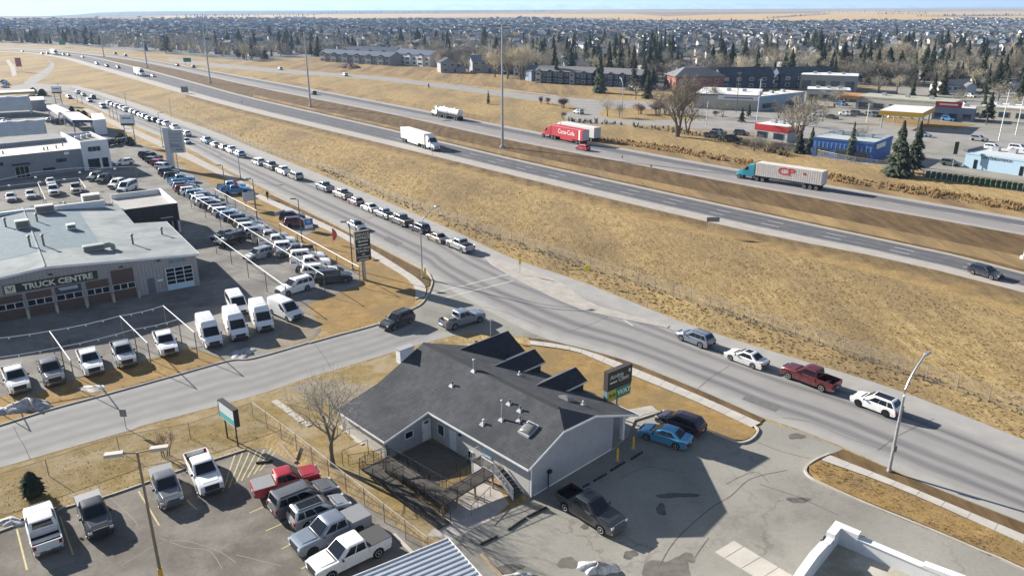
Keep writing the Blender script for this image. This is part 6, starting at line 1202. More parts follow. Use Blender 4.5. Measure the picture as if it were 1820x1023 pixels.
def road_sign(bx_, by_, ty, w, h, m, label, diamond=False, legs=1, back=False):
    H_ = HT(bx_, by_, ty); o = empty('road_sign', G(bx_, by_), R(0), label=label, cat='sign')
    for k in range(legs): x = 0 if legs == 1 else (-w*.3 + w*.6*k/(legs-1)); MB().tube([(x,.06,0),(x,.06,H_)], .04 if H_ < 4 else .07, 5).build('post', m_steel, o)
    if diamond: MB().rings([[(0,0,H_-w*1.4),(w*.7,0,H_-w*.7),(0,0,H_),(-w*.7,0,H_-w*.7)], [(0,.03,H_-w*1.4),(w*.7,.03,H_-w*.7),(0,.03,H_),(-w*.7,.03,H_-w*.7)]]).build('plate', m, o)
    else: bx(o, 'plate', -w/2, w/2, -.02, .02, H_-h, H_, m)
m_sback = M('sign_back', (.22,.23,.24), .6, metal=.3); m_sgreen = M('sign_highway_green', (.02,.22,.12), .6); m_syel = M('sign_warn', (.75,.62,.02), .5)
road_sign(1043,504,470,.75,.75,m_syel,'yellow diamond warning sign by the field fence',True); road_sign(924,487,459,.35,.9,m_syel,'tall yellow marker post with white top at the bus pad'); road_sign(756,496,476,.3,1.4,m_syel,'yellow object marker at the foot of the junction lamp')
road_sign(329,166,154,3.2,2.6,m_sback,'grey sign back beside the near freeway lanes',legs=2); road_sign(1265,418,386,2.2,.8,m_sback,'dark double sign on two posts beside the freeway',legs=2); road_sign(334,117,103,5.0,2.6,m_sgreen,'green guide sign beyond the far lanes',legs=2); road_sign(112,84,72,6,4,m_sgreen,'distant green overhead guide sign',legs=2)
road_sign(224,762,727,.62,.75,m_sback,'grey sign back at the roadside across from the parking lot'); road_sign(872,598,566,.7,.25,m_whitep,'thin white sign post at the street corner behind the clinic'); road_sign(769,288,264,.3,.6,M('sign_brown', (.28,.12,.06), .6),'small reddish delineator below the white truck')
road_sign(305,208,175,.05,.05,m_steel,'thin reed-like post by the field fence'); road_sign(36,128,103,3.5,5,M('sign_redwhite', (.42,.12,.12), .6),'tall red and white sign in the far left field',legs=2)
for i, (x, y) in enumerate(((178,122),(267,146),(431,187),(1157,300),(1106,284))): road_sign(x, y, y-7, .4, .5, m_sback, ['small sign by the near lanes, topmost of the row','small dark marker below the distant truck','small marker beside the freeway verge','thin delineator in the median right of the red car','thin delineator in the median below the red car'][i])
road_sign(1693,297,252,1.0,3.0,m_sblk,'narrow black pole sign by the pale blue building'); 
# litter and leaning boards around the parking lot
def plank(a, c, w, label, z=.03, m=m_wood):
    p, q = G(*a), G(*c); d = q-p; o = link('timber', MB().cham(0, d.length, -w/2, w/2, 0, .12, .02).mesh('timber', m), None, (p.x, p.y, z), math.atan2(d.y, d.x), label=label, cat='timber'); return o
plank((497,788),(526,822), .3, 'pale timber lying by the fence behind the red pickup'); plank((533,794),(526,816), .16, 'short timber lying beside the longer one'); plank((455,823),(485,820), .2, 'dark timber lying on the hatched lines', m=m_stop); plank((700,950),(735,985), .25, 'concrete kerb log behind the white crew cab', m=m_walk); plank((855,985),(905,1040), .25, 'timber edging beside the carport', m=m_wood)
for i, (x, y) in enumerate(((492,715),(502,722),(512,729),(522,737),(532,745),(545,753),(612,760),(622,768),(632,776),(640,785))):
    o = link('stepping_stone', MB().cham(-.55, .55, -.3, .3, 0, .07, .04).mesh('stone', m_walk), None, G(x, y, 0) + Vector((0,0,.01)), R(-46 + 7*math.sin(i*3)), label='flat pale stepping stone in the path beside the clinic', cat='stone', group='stepping stones beside the clinic')
# person on the sidewalk
def person(bx_, by_, label):
    me = bpy.data.meshes.new('person'); V_ = [(0,0,.98),(0,0,1.2),(0,0,1.42),(0,0,1.52),(0,.02,1.66),(.1,0,.92),(.11,.12,.5),(.11,.05,.08),(.11,.2,.04),(-.1,0,.92),(-.11,-.1,.5),(-.11,-.22,.1),(-.11,-.08,.04),(.2,0,1.4),(.26,-.06,1.12),(.25,.06,.88),(-.2,0,1.4),(-.26,.06,1.12),(-.25,.14,.9)]
    E_ = [(0,1),(1,2),(2,3),(3,4),(0,5),(5,6),(6,7),(7,8),(0,9),(9,10),(10,11),(11,12),(2,13),(13,14),(14,15),(2,16),(16,17),(17,18)]; rad = [.15,.15,.16,.07,.11,.1,.075,.055,.05,.1,.075,.055,.05,.075,.055,.045,.075,.055,.045]
    me.from_pydata(V_, E_, []); o = bpy.data.objects.new('person', me); COL.objects.link(o); o.modifiers.new('skin', 'SKIN'); s = o.modifiers.new('sub', 'SUBSURF'); s.levels = s.render_levels = 1
    for v, r_ in zip(me.skin_vertices[0].data, rad): v.radius = (r_, r_)
    me.skin_vertices[0].data[0].use_root = True; dg = bpy.context.evaluated_depsgraph_get(); m2 = bpy.data.meshes.new_from_object(o.evaluated_get(dg)); bpy.data.objects.remove(o); m2.materials.append(M('dark_clothes', (.02,.02,.025), .9))
    r = empty('person', G(bx_, by_) + Vector((0,0,.1)), R(35), label=label, cat='person'); link('body', m2, r); MB().tube([(0,.02,1.68),(0,.0,1.76),(0,0,1.79)], [.115,.10,.04], 8).build('hair', m_black, r, smooth=True); MB().tube([(0,.12,1.64),(0,.125,1.70)], .05, 6).build('face', M('skin', (.45,.28,.2), .6), r)
person(476, 355, 'person in dark clothes walking on the sidewalk')
# ---------------------------------------------------------------- trees
def crown_noise(rnd, a): return 1 + .16*math.sin(2*a + rnd) + .12*math.sin(3*a + 2.3*rnd)
m_spruce = M('spruce_needles', (.028,.038,.026), .9, (.06,.068,.04), scale=.9, detail=4, world=False); m_bark = M('bark', (.13,.105,.085), .9, (.19,.16,.13), scale=3, world=False)
m_twig = M('bare_twigs', (.26,.222,.16), .9, (.36,.31,.23), scale=.4, world=False); m_twigL = M('bare_twigs_pale', (.34,.295,.22), .9, (.46,.405,.315), scale=.4, world=False); m_twig2 = M('bare_twigs_grey', (.21,.187,.152), .9, (.30,.27,.225), scale=.4, world=False); m_twig3 = M('bare_twigs_red', (.16,.105,.085), .9, (.22,.15,.12), scale=.4, world=False)
def per_object(m, amt, sat=0.0):
    t = m.node_tree; n = t.nodes; l = t.links.new; b = n['Principled BSDF']; src = b.inputs['Base Color'].links[0].from_socket; oi = n.new('ShaderNodeObjectInfo'); mr = n.new('ShaderNodeMapRange'); mr.inputs[3].default_value = 1-amt; mr.inputs[4].default_value = 1+amt*1.6; l(oi.outputs['Random'], mr.inputs[0])
    hs = n.new('ShaderNodeHueSaturation'); l(mr.outputs[0], hs.inputs['Value']); l(src, hs.inputs['Color']); m2 = n.new('ShaderNodeMath'); m2.operation = 'MULTIPLY_ADD'; l(oi.outputs['Random'], m2.inputs[0]); m2.inputs[1].default_value = .02; m2.inputs[2].default_value = .495; l(m2.outputs[0], hs.inputs['Hue']); l(hs.outputs[0], b.inputs['Base Color'])
for m_ in (m_spruce, m_twigL, m_twig, m_twig2, m_twig3): per_object(m_, .4)
def conifer(seed, H=12.0, Rr=2.6, n=620, low=.06, bushy=0):
    rnd = random.Random(seed); mb = MB(); ph = rnd.uniform(0, 6)
    for i in range(n):
        t = (i + rnd.random())/n; t = 1 - (1-t)**.62 if False else t**.85; z = H*(low + (1-low)*t); a = rnd.uniform(0, 6.283); prof = ((1-t)**.85 if not bushy else math.sin(math.pi*min(1, .18+.82*t))**.6*.85)*(.8+.2*math.sin(t*26+ph))
        R_ = Rr*prof*crown_noise(ph, a)*rnd.uniform(.72, 1.08) + .12; r0 = R_*rnd.uniform(.05, .45); w = (.16 + .28*(1-t))*rnd.uniform(.7, 1.3)*Rr/2.6; dr = R_*rnd.uniform(.1, .38)
        ca, sa = math.cos(a), math.sin(a); lift = rnd.uniform(.0, .25)*Rr*.3
        p0 = (r0*ca, r0*sa, z + lift); p1 = ((r0+R_)*.55*ca - w*sa, (r0+R_)*.55*sa + w*ca, z - dr*.45); p2 = (R_*ca, R_*sa, z - dr); p3 = ((r0+R_)*.55*ca + w*sa, (r0+R_)*.55*sa - w*ca, z - dr*.5)
        mid = ((r0+R_)*.5*ca, (r0+R_)*.5*sa, z - dr*.2 + w*.35)
        mb.add([p0, p1, p2, p3, mid], [(0,1,4),(1,2,4),(2,3,4),(3,0,4)])
    mb.add([(0.12,0,H*.93),(-.06,.1,H*.93),(-.06,-.1,H*.93),(0,0,H*1.02)], [(0,1,3),(1,2,3),(2,0,3)])
    cr = bpy.data.meshes.new('crown'); cr.from_pydata(mb.v, [], mb.f); cr.materials.append(m_spruce)
    return MB().tube([(0,0,-.1),(0,0,H*.5),(0,0,H*.95)], [Rr*.09, Rr*.06, .03], 6).mesh('trunk', m_bark), cr
def bare(seed, H=11.0, spread=.62, levels=5, tw=.02, trunks=1, mat=m_twig, thick=.16, kids=(4,4,4,4,4), fine=1.0):
    rnd = random.Random(seed); tr = MB(); cr = MB()
    def grow(p, d, L, r, lv):
        q = p + d*L*.5 + Vector((rnd.uniform(-1,1), rnd.uniform(-1,1), 0))*L*.06; e = p + d*L + Vector((rnd.uniform(-1,1), rnd.uniform(-1,1), rnd.uniform(-.2,.5)))*L*.10
        if lv == 0: tr.tube([p, q, e], [r, r*.82, r*.62], 7, False)
        elif r > tw*1.6: cr.tube([p, q, e], [r, r*.8, r*.55], 4 if lv == 1 else 3, False)
        else:
            s = d.cross(Vector((rnd.uniform(-1,1), rnd.uniform(-1,1), rnd.uniform(-1,1)))); s = s.normalized()*r if s.length > 1e-3 else Vector((r,0,0))
            cr.add([p+s, p-s, q - s*.7, e, q + s*.7], [(0,1,2,4),(4,2,3)])
        if lv >= levels: return
        k = kids[min(lv, len(kids)-1)]
        for i in range(k):
            t = rnd.uniform(.45, 1.0) if lv == 0 else rnd.uniform(.25, 1.0)
            b = (p.lerp(q, t*2) if t < .5 else q.lerp(e, t*2-1)); a = 6.283*(i + rnd.random()*.7)/k
            side = d.cross(Vector((math.cos(a), math.sin(a), .3))); 
            if side.length < .1: side = Vector((1,0,0))
            side.normalize(); nd = (d*(1-spread*rnd.uniform(.6,1.1)) + side*spread*rnd.uniform(.6,1.15) + Vector((0,0,.22))).normalized()
            grow(b, nd, L*rnd.uniform(.52, .78), max(tw*.6, r*rnd.uniform(.42, .58)), lv+1)
    for k in range(trunks):
        a = 6.283*k/max(1, trunks); ln = 0 if trunks == 1 else .22
        grow(Vector((.15*k, .1*k, -.1)), Vector((math.cos(a+seed)*ln, math.sin(a+seed)*ln, 1)).normalized(), H*.36, thick, 0)
    cm = bpy.data.meshes.new('crown'); cm.from_pydata(cr.v, [], cr.f); cm.materials.append(mat); return tr.mesh('trunk', m_bark, True), cm
CON = [conifer(s, 12, r, n_, lo) for s, r, n_, lo in ((1,2.6,640,.06),(2,3.2,700,.03),(3,2.1,520,.08),(4,2.8,560,.12),(5,3.6,640,.02),(6,2.4,380,.16))]
BIG = [bare(s, 14, .5, 5, .035, k, m_twigL, .26, (5,4,4,4,4)) for s, k in ((31,3),(32,2))]
BAR = [bare(11, 11, .6, 4, .035, 1, m_twig, .2, (5,5,5,5)), bare(12, 11, .7, 4, .035, 2, m_twig2, .18, (5,5,4,5)), bare(13, 11, .55, 4, .035, 1, m_twig, .2, (6,5,4,5)), bare(14, 11, .65, 4, .035, 2, m_twig2, .16, (5,4,5,5))]
TOPZ = {}
def tree(kind, var, p, h, label, group=None, rz=None, name=None, wide=1.0):
    t_, c_ = (CON if kind == 'con' else BIG if kind == 'big' else BAR)[var]; s = h/TOPZ.setdefault(c_.name, max(v.co.z for v in c_.vertices))
    o = empty(name or ('spruce_tree' if kind == 'con' else 'bare_tree'), p, rz if rz is not None else random.uniform(0, 6.28), label=label, cat='tree', group=group); o.scale = (s*wide, s*wide, s)
    link('trunk', t_, o); link('crown', c_, o); return o
def ptree(kind, var, bx_, by_, ty, label, wide=1.0, **k): return tree(kind, var, G(bx_, by_), HT(bx_, by_, ty), label, wide=wide, **k)
# single trees
t_, c_ = bare(77, 11, .62, 5, .014, 2, m_twig2, .17, (4,4,4,4,3)); o = empty('bare_tree', G(590, 828), R(20), label='bare leafless tree in front of the clinic left wing', cat='tree'); s = HT(590, 828, 648)/max(v.co.z for v in c_.vertices); o.scale = (s*.95, s*.95, s); link('trunk', t_, o); link('crown', c_, o)
t_, c_ = bare(78, 3, .35, 4, .012, 4, m_twig3, .05, (4,4,4,4)); o = empty('bare_shrub', G(289, 812), label='bare upright shrub by the roadside fence near the lamp', cat='shrub'); link('stems', t_, o); link('twigs', c_, o)
t_, c_ = conifer(9, 2.2, 1.15, 700, .02, 2.2); o = empty('small_evergreen', G(60, 880), label='small bushy evergreen between fence and pickups', cat='shrub'); link('trunk', t_, o); link('foliage', c_, o)
ptree('big', 0, 1205, 243, 128, 'large bare tree right of the ramp loop', 1.15); ptree('bar', 1, 1222, 240, 150, 'bare tree leaning beside the large one at the ramp loop', .9); ptree('big', 1, 1415, 262, 160, 'large bare tree between the red panel and the blue warehouse', 1.2); ptree('con', 0, 1440, 272, 225, 'bushy dark evergreen left of the blue warehouse', 1.5); ptree('con', 1, 1420, 272, 232, 'dark evergreen under the large bare tree', 1.5)
ptree('con', 2, 1510, 285, 215, 'narrow spruce in front of the blue warehouse', 1.2); ptree('con', 1, 1592, 312, 213, 'tall dense spruce right of the blue warehouse', 1.35); ptree('con', 3, 1622, 308, 213, 'slender spruce beside the tall dense one', 1.15); ptree('con', 0, 1606, 314, 262, 'low dark conifer at the foot of the two spruces', 1.6)
ptree('con', 0, 1318, 217, 190, 'small round pine by the shop lot', 1.4); ptree('con', 2, 868, 185, 160, 'lone small spruce in the far verge', 1.2); ptree('con', 3, 762, 156, 147, 'tiny conifer beside the ramp', 1.2)
ptree('bar', 3, 1080, 207, 165, 'reddish bare tree on the loop island', 1.0); ptree('bar', 3, 1100, 209, 178, 'small bare tree beside it on the loop island', .8); ptree('con', 1, 1065, 165, 85, 'tallest olive spruce in front of the dark townhouses', .9); ptree('con', 0, 988, 148, 100, 'broad spruce beside the pale blue house', 1.2); ptree('con', 1, 1150, 175, 128, 'dark spruce behind the ramp lamp', 1.3); ptree('con', 3, 1755, 215, 162, 'spruce beside the gas station shop', 1.2); ptree('con', 2, 1105, 150, 102, 'dark conifer in front of the townhouse end', 1.0)
for i, (x, y, ty, w) in enumerate(((1600,132,72,1.3),(1640,130,76,1.2),(1572,130,78,1.2),(1690,134,84,1.2),(1790,152,88,1.2),(902,140,70,1.1),(926,142,74,1.0),(880,137,80,1.1),(1540,128,84,1.0),(1720,140,92,1.0),(1320,150,96,.9),(780,120,92,1.0))):
    ptree('big', i % 2, x, y, ty, ['large pale cottonwood at the centre of the grove above the gas station','large pale cottonwood right of the grove centre','large pale cottonwood left of the grove centre','pale bare tree at the right end of the grove','pale bare tree near the right picture edge','tall bare tree just right of the light mast','bare tree right of the first beside the light mast','bare tree behind the light mast','bare tree at the left end of the grove','bare tree above the white bungalow','bare tree behind the brick apartments','reddish bare tree in front of the grey house'][i], w)
for i, (line, w) in enumerate((([(786,149),(806,150.5)], .9), ([(815,151.5),(850,155)], 1.2), ([(896,160),(930,163.5),(990,171)], 1.6), ([(1012,174.5),(1024,176)], .8))):
    band('snow_strip', line, w, .03, m_snow, kind=None, label=['short snow strip along the ramp above the tanker','longer snow strip along the ramp above the tanker','longest snow strip on the ramp right of the mast','last snow patch at the ramp curve'][i], cat='snow', group='snow strips along the ramp')
heap('soil_heap', 622, 120, 20, 2.6, 2.2, 12, M('dark_soil', (.10,.06,.04), .95), 'dark soil heap on the bank below the townhouses', 'soil heap')
def shrub(bx_, by_, ty, label, m=m_twig3, wide=1.0):
    t_, c_ = bare(int(bx_), 3, .6, 4, .03, 5, m, .06, (4,5,4,4)); o = empty('bare_shrub', G(bx_, by_), label=label, cat='shrub'); s = HT(bx_, by_, ty)/max(v.co.z for v in c_.vertices); o.scale = (s*wide, s*wide, s); link('stems', t_, o); link('twigs', c_, o)
for x, y, ty, lb, w in ((1135,203,182,'dark shrub clump on the loop island',1.3),(1165,203,176,'larger brown shrub clump on the loop island',1.3),(998,192,172,'reddish shrub by the ramp curve',1.3),(972,186,172,'thin shrub at the ramp edge',.9),(960,184,170,'thin shrub left of the ramp curve',.8),(1270,206,196,'low shrub by the shop lot',1.5),(1000,212,196,'bare shrub below the ramp loop',.8)): shrub(x, y, ty, lb, m_twig3, w)
for i, (x, y, h, k) in enumerate(((1130,176,9,'bar'),(1182,203,8,'bar'),(1268,192,9,'bar'),(1284,208,6,'bar'),(1462,216,8,'bar'),(1482,190,9,'bar'),(1444,202,7,'bar'),(1622,170,10,'bar'),(1662,164,11,'bar'),(1702,192,8,'bar'),(1732,160,11,'bar'),(1772,182,10,'bar'),(1802,202,8,'bar'),(1562,166,9,'bar'),(1592,168,9,'bar'),(1384,210,7,'bar'),(1404,222,7,'bar'),(1340,268,5,'bar'),(1365,272,4,'bar'),(1530,250,5,'bar'),(1657,176,11,'con'),(1675,168,11,'con'),(1750,172,14,'con'),(1785,168,12,'con'),(1812,178,13,'con'),(1745,206,8,'con'),(1490,268,5,'con'),(1330,208,5,'con'),(1620,180,9,'con'))):
    p_ = G(x, y); tree(k, i % 4, p_, h, ('bare street tree among the shops and lots of the town' if k == 'bar' else 'dark spruce among the shops and yards of the town'), 'trees among the town shops', wide=1.25)
t_, c_ = conifer(19, 1.6, 1.3, 500, .02, 2.2)
for i, (x, y, s_) in enumerate(((128,198,1.2),(140,203,1.0),(150,207,1.3),(163,216,1.1),(171,224,1.4),(181,232,1.5),(214,251,1.6),(232,258,1.5),(70,178,1.4),(76,170,1.8),(60,166,1.6))):
    o = empty('evergreen_shrub', G(x, y), R(i*50), label='dark evergreen shrub in the planting strip along the upper main road', cat='shrub', group='evergreen shrubs along the upper main road'); o.scale = (s_, s_, s_); link('stem', t_, o); link('foliage', c_, o)
# ---------------------------------------------------------------- houses
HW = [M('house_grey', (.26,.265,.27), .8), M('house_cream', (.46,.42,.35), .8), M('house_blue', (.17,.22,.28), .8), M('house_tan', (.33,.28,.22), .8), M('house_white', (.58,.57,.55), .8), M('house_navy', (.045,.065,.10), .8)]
HR = [M('roof_charcoal', (.06,.072,.092), .9, (.08,.094,.118), scale=.5), M('roof_greyblue', (.11,.135,.175), .9), M('roof_brown', (.13,.10,.085), .9), M('roof_grey', (.19,.19,.195), .9)]  # blue cast of sky-lit shade is put into the charcoal and greyblue roofs
def gable(mb_w, mb_r, x0, x1, y0, y1, h, rh, ov=.4, axis='x', z0=0):
    mb_w.box(x0, x1, y0, y1, z0, h)
    if axis == 'x':
        ym = (y0+y1)/2
        mb_w.rings([[(x0+.05,y0,h),(x0+.05,y1,h),(x0+.05,ym,h+rh)], [(x1-.05,y0,h),(x1-.05,y1,h),(x1-.05,ym,h+rh)]]); k = rh/((y1-y0)/2); d = ov*k
        slope(mb_r, [(x0-ov,y0-ov,h-d+.12),(x1+ov,y0-ov,h-d+.12),(x1+ov,ym,h+rh+.12),(x0-ov,ym,h+rh+.12)], .15); slope(mb_r, [(x0-ov,y1+ov,h-d+.12),(x1+ov,y1+ov,h-d+.12),(x1+ov,ym,h+rh+.119),(x0-ov,ym,h+rh+.119)], .15)
    else:
        xm = (x0+x1)/2
        mb_w.rings([[(x0,y0+.05,h),(x1,y0+.05,h),(xm,y0+.05,h+rh)], [(x0,y1-.05,h),(x1,y1-.05,h),(xm,y1-.05,h+rh)]]); k = rh/((x1-x0)/2); d = ov*k
        slope(mb_r, [(x0-ov,y0-ov,h-d+.12),(x0-ov,y1+ov,h-d+.12),(xm,y1+ov,h+rh+.12),(xm,y0-ov,h+rh+.12)], .15); slope(mb_r, [(x1+ov,y0-ov,h-d+.12),(x1+ov,y1+ov,h-d+.12),(xm,y1+ov,h+rh+.119),(xm,y0-ov,h+rh+.119)], .15)
def house_proto(kind):
    w, r, parts = MB(), MB(), []
    if kind == 0: gable(w, r, -6, 6, -4.5, 4.5, 5.4, 2.2); gable(w, r, -5.5, .5, -6.5, -4.5, 2.8, 1.3, axis='y'); wins = [(-4.6,-2.8,3.6,4.8,-4.5),(1.2,3,3.6,4.8,-4.5),(3.6,5.2,.9,2.2,-4.5)]
    elif kind == 1: gable(w, r, -5, 5, -5, 5, 5.6, 2.6, axis='y'); gable(w, r, 5, 10, -5.5, 1.5, 2.9, 1.4, axis='y'); wins = [(-3.6,-1.6,3.7,5,-5),(1,3,3.7,5,-5),(-3.6,-1,.8,2.2,-5)]
    elif kind == 2: gable(w, r, -7, 7, -4.2, 4.2, 3.0, 1.9); gable(w, r, 1.5, 6.5, -6.2, -4.2, 2.8, 1.2, axis='y'); wins = [(-6,-4,1,2.3,-4.2),(-3,-1,1,2.3,-4.2)]
    else: gable(w, r, -5.5, 5.5, -5, 5, 5.8, 2.4); wins = [(-4.5,-2.5,3.9,5.1,-5),(-1,1,3.9,5.1,-5),(2.5,4.5,3.9,5.1,-5),(-4.5,-1.5,.9,2.2,-5)]
    parts.append(('wall', w.mesh('wall', HW[0]), 'w')); parts.append(('roof', r.mesh('roof', HR[0]), 'r'))
    f = MB(); g_ = MB()
    for x0, x1, z0, z1, y in wins:
        parts.append(('window', (lambda a, b_: (a.box(x0-.12, x1+.12, y-.08, y-.005, z0-.12, z1+.12), a)[1].mesh('window', m_whitep))(MB(), 0), None, MB().box(x0, x1, y-.1, y-.081, z0, z1).mesh('pane', m_glassb)))
    dx = dict([(0,2.0),(1,3.6),(2,0.2),(3,3.4)])[kind]; parts.append(('door', MB().box(dx-.5, dx+.5, (-4.2 if kind == 2 else -4.5 if kind == 0 else -5)-.06, (-4.2 if kind == 2 else -4.5 if kind == 0 else -5)-.004, 0, 2.1).mesh('door', HW[5]), None))
    return parts
HP = [house_proto(k) for k in range(4)]
HJ = []
for k in range(4):
    ms = [p[1] for p in HP[k] if p[0] in ('wall', 'roof', 'window')]; v, f, mi = [], [], []
    for m_ in ms:
        o_ = len(v); v += [tuple(q.co) for q in m_.vertices]; slot = 0 if m_.name.startswith('wall') else 1 if m_.name.startswith('roof') else 2
        for q in m_.polygons: f.append([o_+i for i in q.vertices]); mi.append(slot)
    me = bpy.data.meshes.new('house'); me.from_pydata(v, [], f)
    for m_ in (HW[0], HR[0], m_glassb): me.materials.append(m_)
    me.polygons.foreach_set('material_index', mi); HJ.append(me)
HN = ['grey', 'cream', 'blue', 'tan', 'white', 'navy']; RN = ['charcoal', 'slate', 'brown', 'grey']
def house(kind, wi, ri, p, rz, label, group=None, far=False, s=1.0):
    if far:
        o = link('house', HJ[kind], None, p, rz, label=label, cat='house', group=group); o.scale = (s, s, s)
        for i, m_ in ((0, HW[wi]), (1, HR[ri])): sl_ = o.material_slots[i]; sl_.link = 'OBJECT'; sl_.material = m_
        return o
    r = empty('house', p, rz, label=label, cat='house', group=group); r.scale = (s, s, s)
    for prt in HP[kind]:
        o = link(prt[0], prt[1], r)
        if prt[2]: sl_ = o.material_slots[0]; sl_.link = 'OBJECT'; sl_.material = HW[wi] if prt[2] == 'w' else HR[ri]
        if len(prt) > 3: link('pane', prt[3], o)
    return r
OCC = []                                              # things already standing, so that trees and houses keep clear of them
def free(p, r):
    return all((p.x-q[0])**2 + (p.y-q[1])**2 > (r+q[2])**2 for q in OCC)
def take(p, r): OCC.append((p.x, p.y, r))
# townhouse rows
def rowhouse(a, c, depth, h, rh, n, wall, roof, label, gap=0, name='townhouse_row'):
    p, q = G(*a), G(*c); d = q-p; L = d.length; o = empty(name, p, math.atan2(d.y, d.x), label=label, cat='townhouses'); w, r = MB(), MB(); gable(w, r, 0, L, 0, depth, h, rh); w.build('wall', wall, o); r.build('roof', roof, o); u = L/n
    for k in range(n):
        x = k*u
        w, r = MB(), MB(); gable(w, r, x+u*.1, x+u*.55, -1.4, -.002, h*.92, rh*.5, .25, 'y'); w.build('bay', HW[(k*3+1) % 5] if k % 3 == 0 else wall, o); r.build('bay_roof', roof, o)
        for z in ((1.0, 3.9) if h > 5 else (1.0,)):
            f_ = bx(o, 'window', x+u*.18-.1, x+u*.47+.1, -1.48, -1.405, z-.1, z+1.3, m_whitep); bx(f_, 'pane', x+u*.18, x+u*.47, -1.5, -1.481, z, z+1.2, m_glassb); f_ = bx(o, 'window', x+u*.66-.1, x+u*.86+.1, -.08, -.003, z-.1, z+1.3, m_whitep); bx(f_, 'pane', x+u*.66, x+u*.86, -.1, -.081, z, z+1.2, m_glassb)
    for t in (.2,.5,.8): take(p + d*t + Vector((-d.y, d.x, 0)).normalized()*depth/2, max(8, L*.22))
    return o
rowhouse((570,109),(694,117), 11, 5.6, 2.4, 6, HW[0], HR[1], 'long grey blue townhouse row above the grassy bank'); rowhouse((608,104),(700,109), 11, 6, 2.8, 4, HW[2], HR[0], 'dark roofed townhouse row behind the grey one'); rowhouse((700,114),(764,119), 12, 7, 2.6, 3, HW[4], HR[1], 'pale tall townhouse block beside the grey row'); rowhouse((952,147),(1052,152), 10, 6, 2.2, 5, HW[5], HR[3], 'navy townhouse row with white windows'); rowhouse((1060,152),(1140,157), 10, 6, 2.2, 4, HW[5], HR[3], 'navy townhouse row right of the tall spruce')
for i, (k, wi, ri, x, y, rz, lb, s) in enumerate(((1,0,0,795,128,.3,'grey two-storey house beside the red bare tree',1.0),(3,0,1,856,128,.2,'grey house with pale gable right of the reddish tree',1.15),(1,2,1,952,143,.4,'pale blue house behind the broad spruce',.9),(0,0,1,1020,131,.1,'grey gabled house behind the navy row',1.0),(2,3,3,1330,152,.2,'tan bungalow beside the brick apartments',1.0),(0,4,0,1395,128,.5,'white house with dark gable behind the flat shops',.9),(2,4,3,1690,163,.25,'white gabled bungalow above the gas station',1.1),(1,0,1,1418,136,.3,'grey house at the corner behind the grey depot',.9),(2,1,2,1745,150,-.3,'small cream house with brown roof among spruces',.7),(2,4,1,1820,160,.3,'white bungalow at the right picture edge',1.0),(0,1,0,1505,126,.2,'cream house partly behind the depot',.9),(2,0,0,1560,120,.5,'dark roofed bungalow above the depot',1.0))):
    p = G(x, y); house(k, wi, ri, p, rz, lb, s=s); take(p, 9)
# brick apartments with hip roof
o = empty('apartment_block', G(1200, 162), R(8), label='brick apartment block with grey hip roof and dark wing', cat='building'); m_brick = M('red_brick', (.30,.12,.09), .9, (.36,.17,.13), scale=1.5); L_ = (G(1290,166)-G(1200,162)).length
bx(o, 'wall', 0, L_, 0, 14, 0, 6.4, m_brick); MB().rings([[(-1,-1,6.4),(L_+1,-1,6.4),(L_+1,15,6.4),(-1,15,6.4)], [(6,6,10),(L_-6,6,10),(L_-6,8,10),(6,8,10)]]).build('roof', HR[3], o)
w, r = MB(), MB(); gable(w, r, L_, L_+26, 3, 14, 6.2, 3.4); w.build('wing_wall', HW[5], o); r.build('wing_roof', HR[0], o); w, r = MB(), MB(); gable(w, r, L_+30, L_+58, 4, 15, 6.2, 3.2); w.build('wing_wall', HW[5], o); r.build('wing_roof', HR[0], o)
for k in range(9):
    for z in (1.0, 3.9): x = L_ + 1.5 + k*6.2; f_ = bx(o, 'window', x, x+2.2, 2.9 if k < 4 else 3.9, 2.996 if k < 4 else 3.996, z, z+1.5, m_whitep); bx(f_, 'pane', x+.15, x+2.05, 2.86 if k < 4 else 3.86, 2.899 if k < 4 else 3.899, z+.15, z+1.35, m_glassb)
for k in range(4): x = 1.5+k*L_/4; f_ = bx(o, 'window', x, x+2, -.08, -.004, 3.8, 5.2, m_whitep); bx(f_, 'pane', x+.12, x+1.88, -.1, -.081, 3.92, 5.08, m_glassb)
take(G(1245,150), 22); take(G(1330,150), 22)
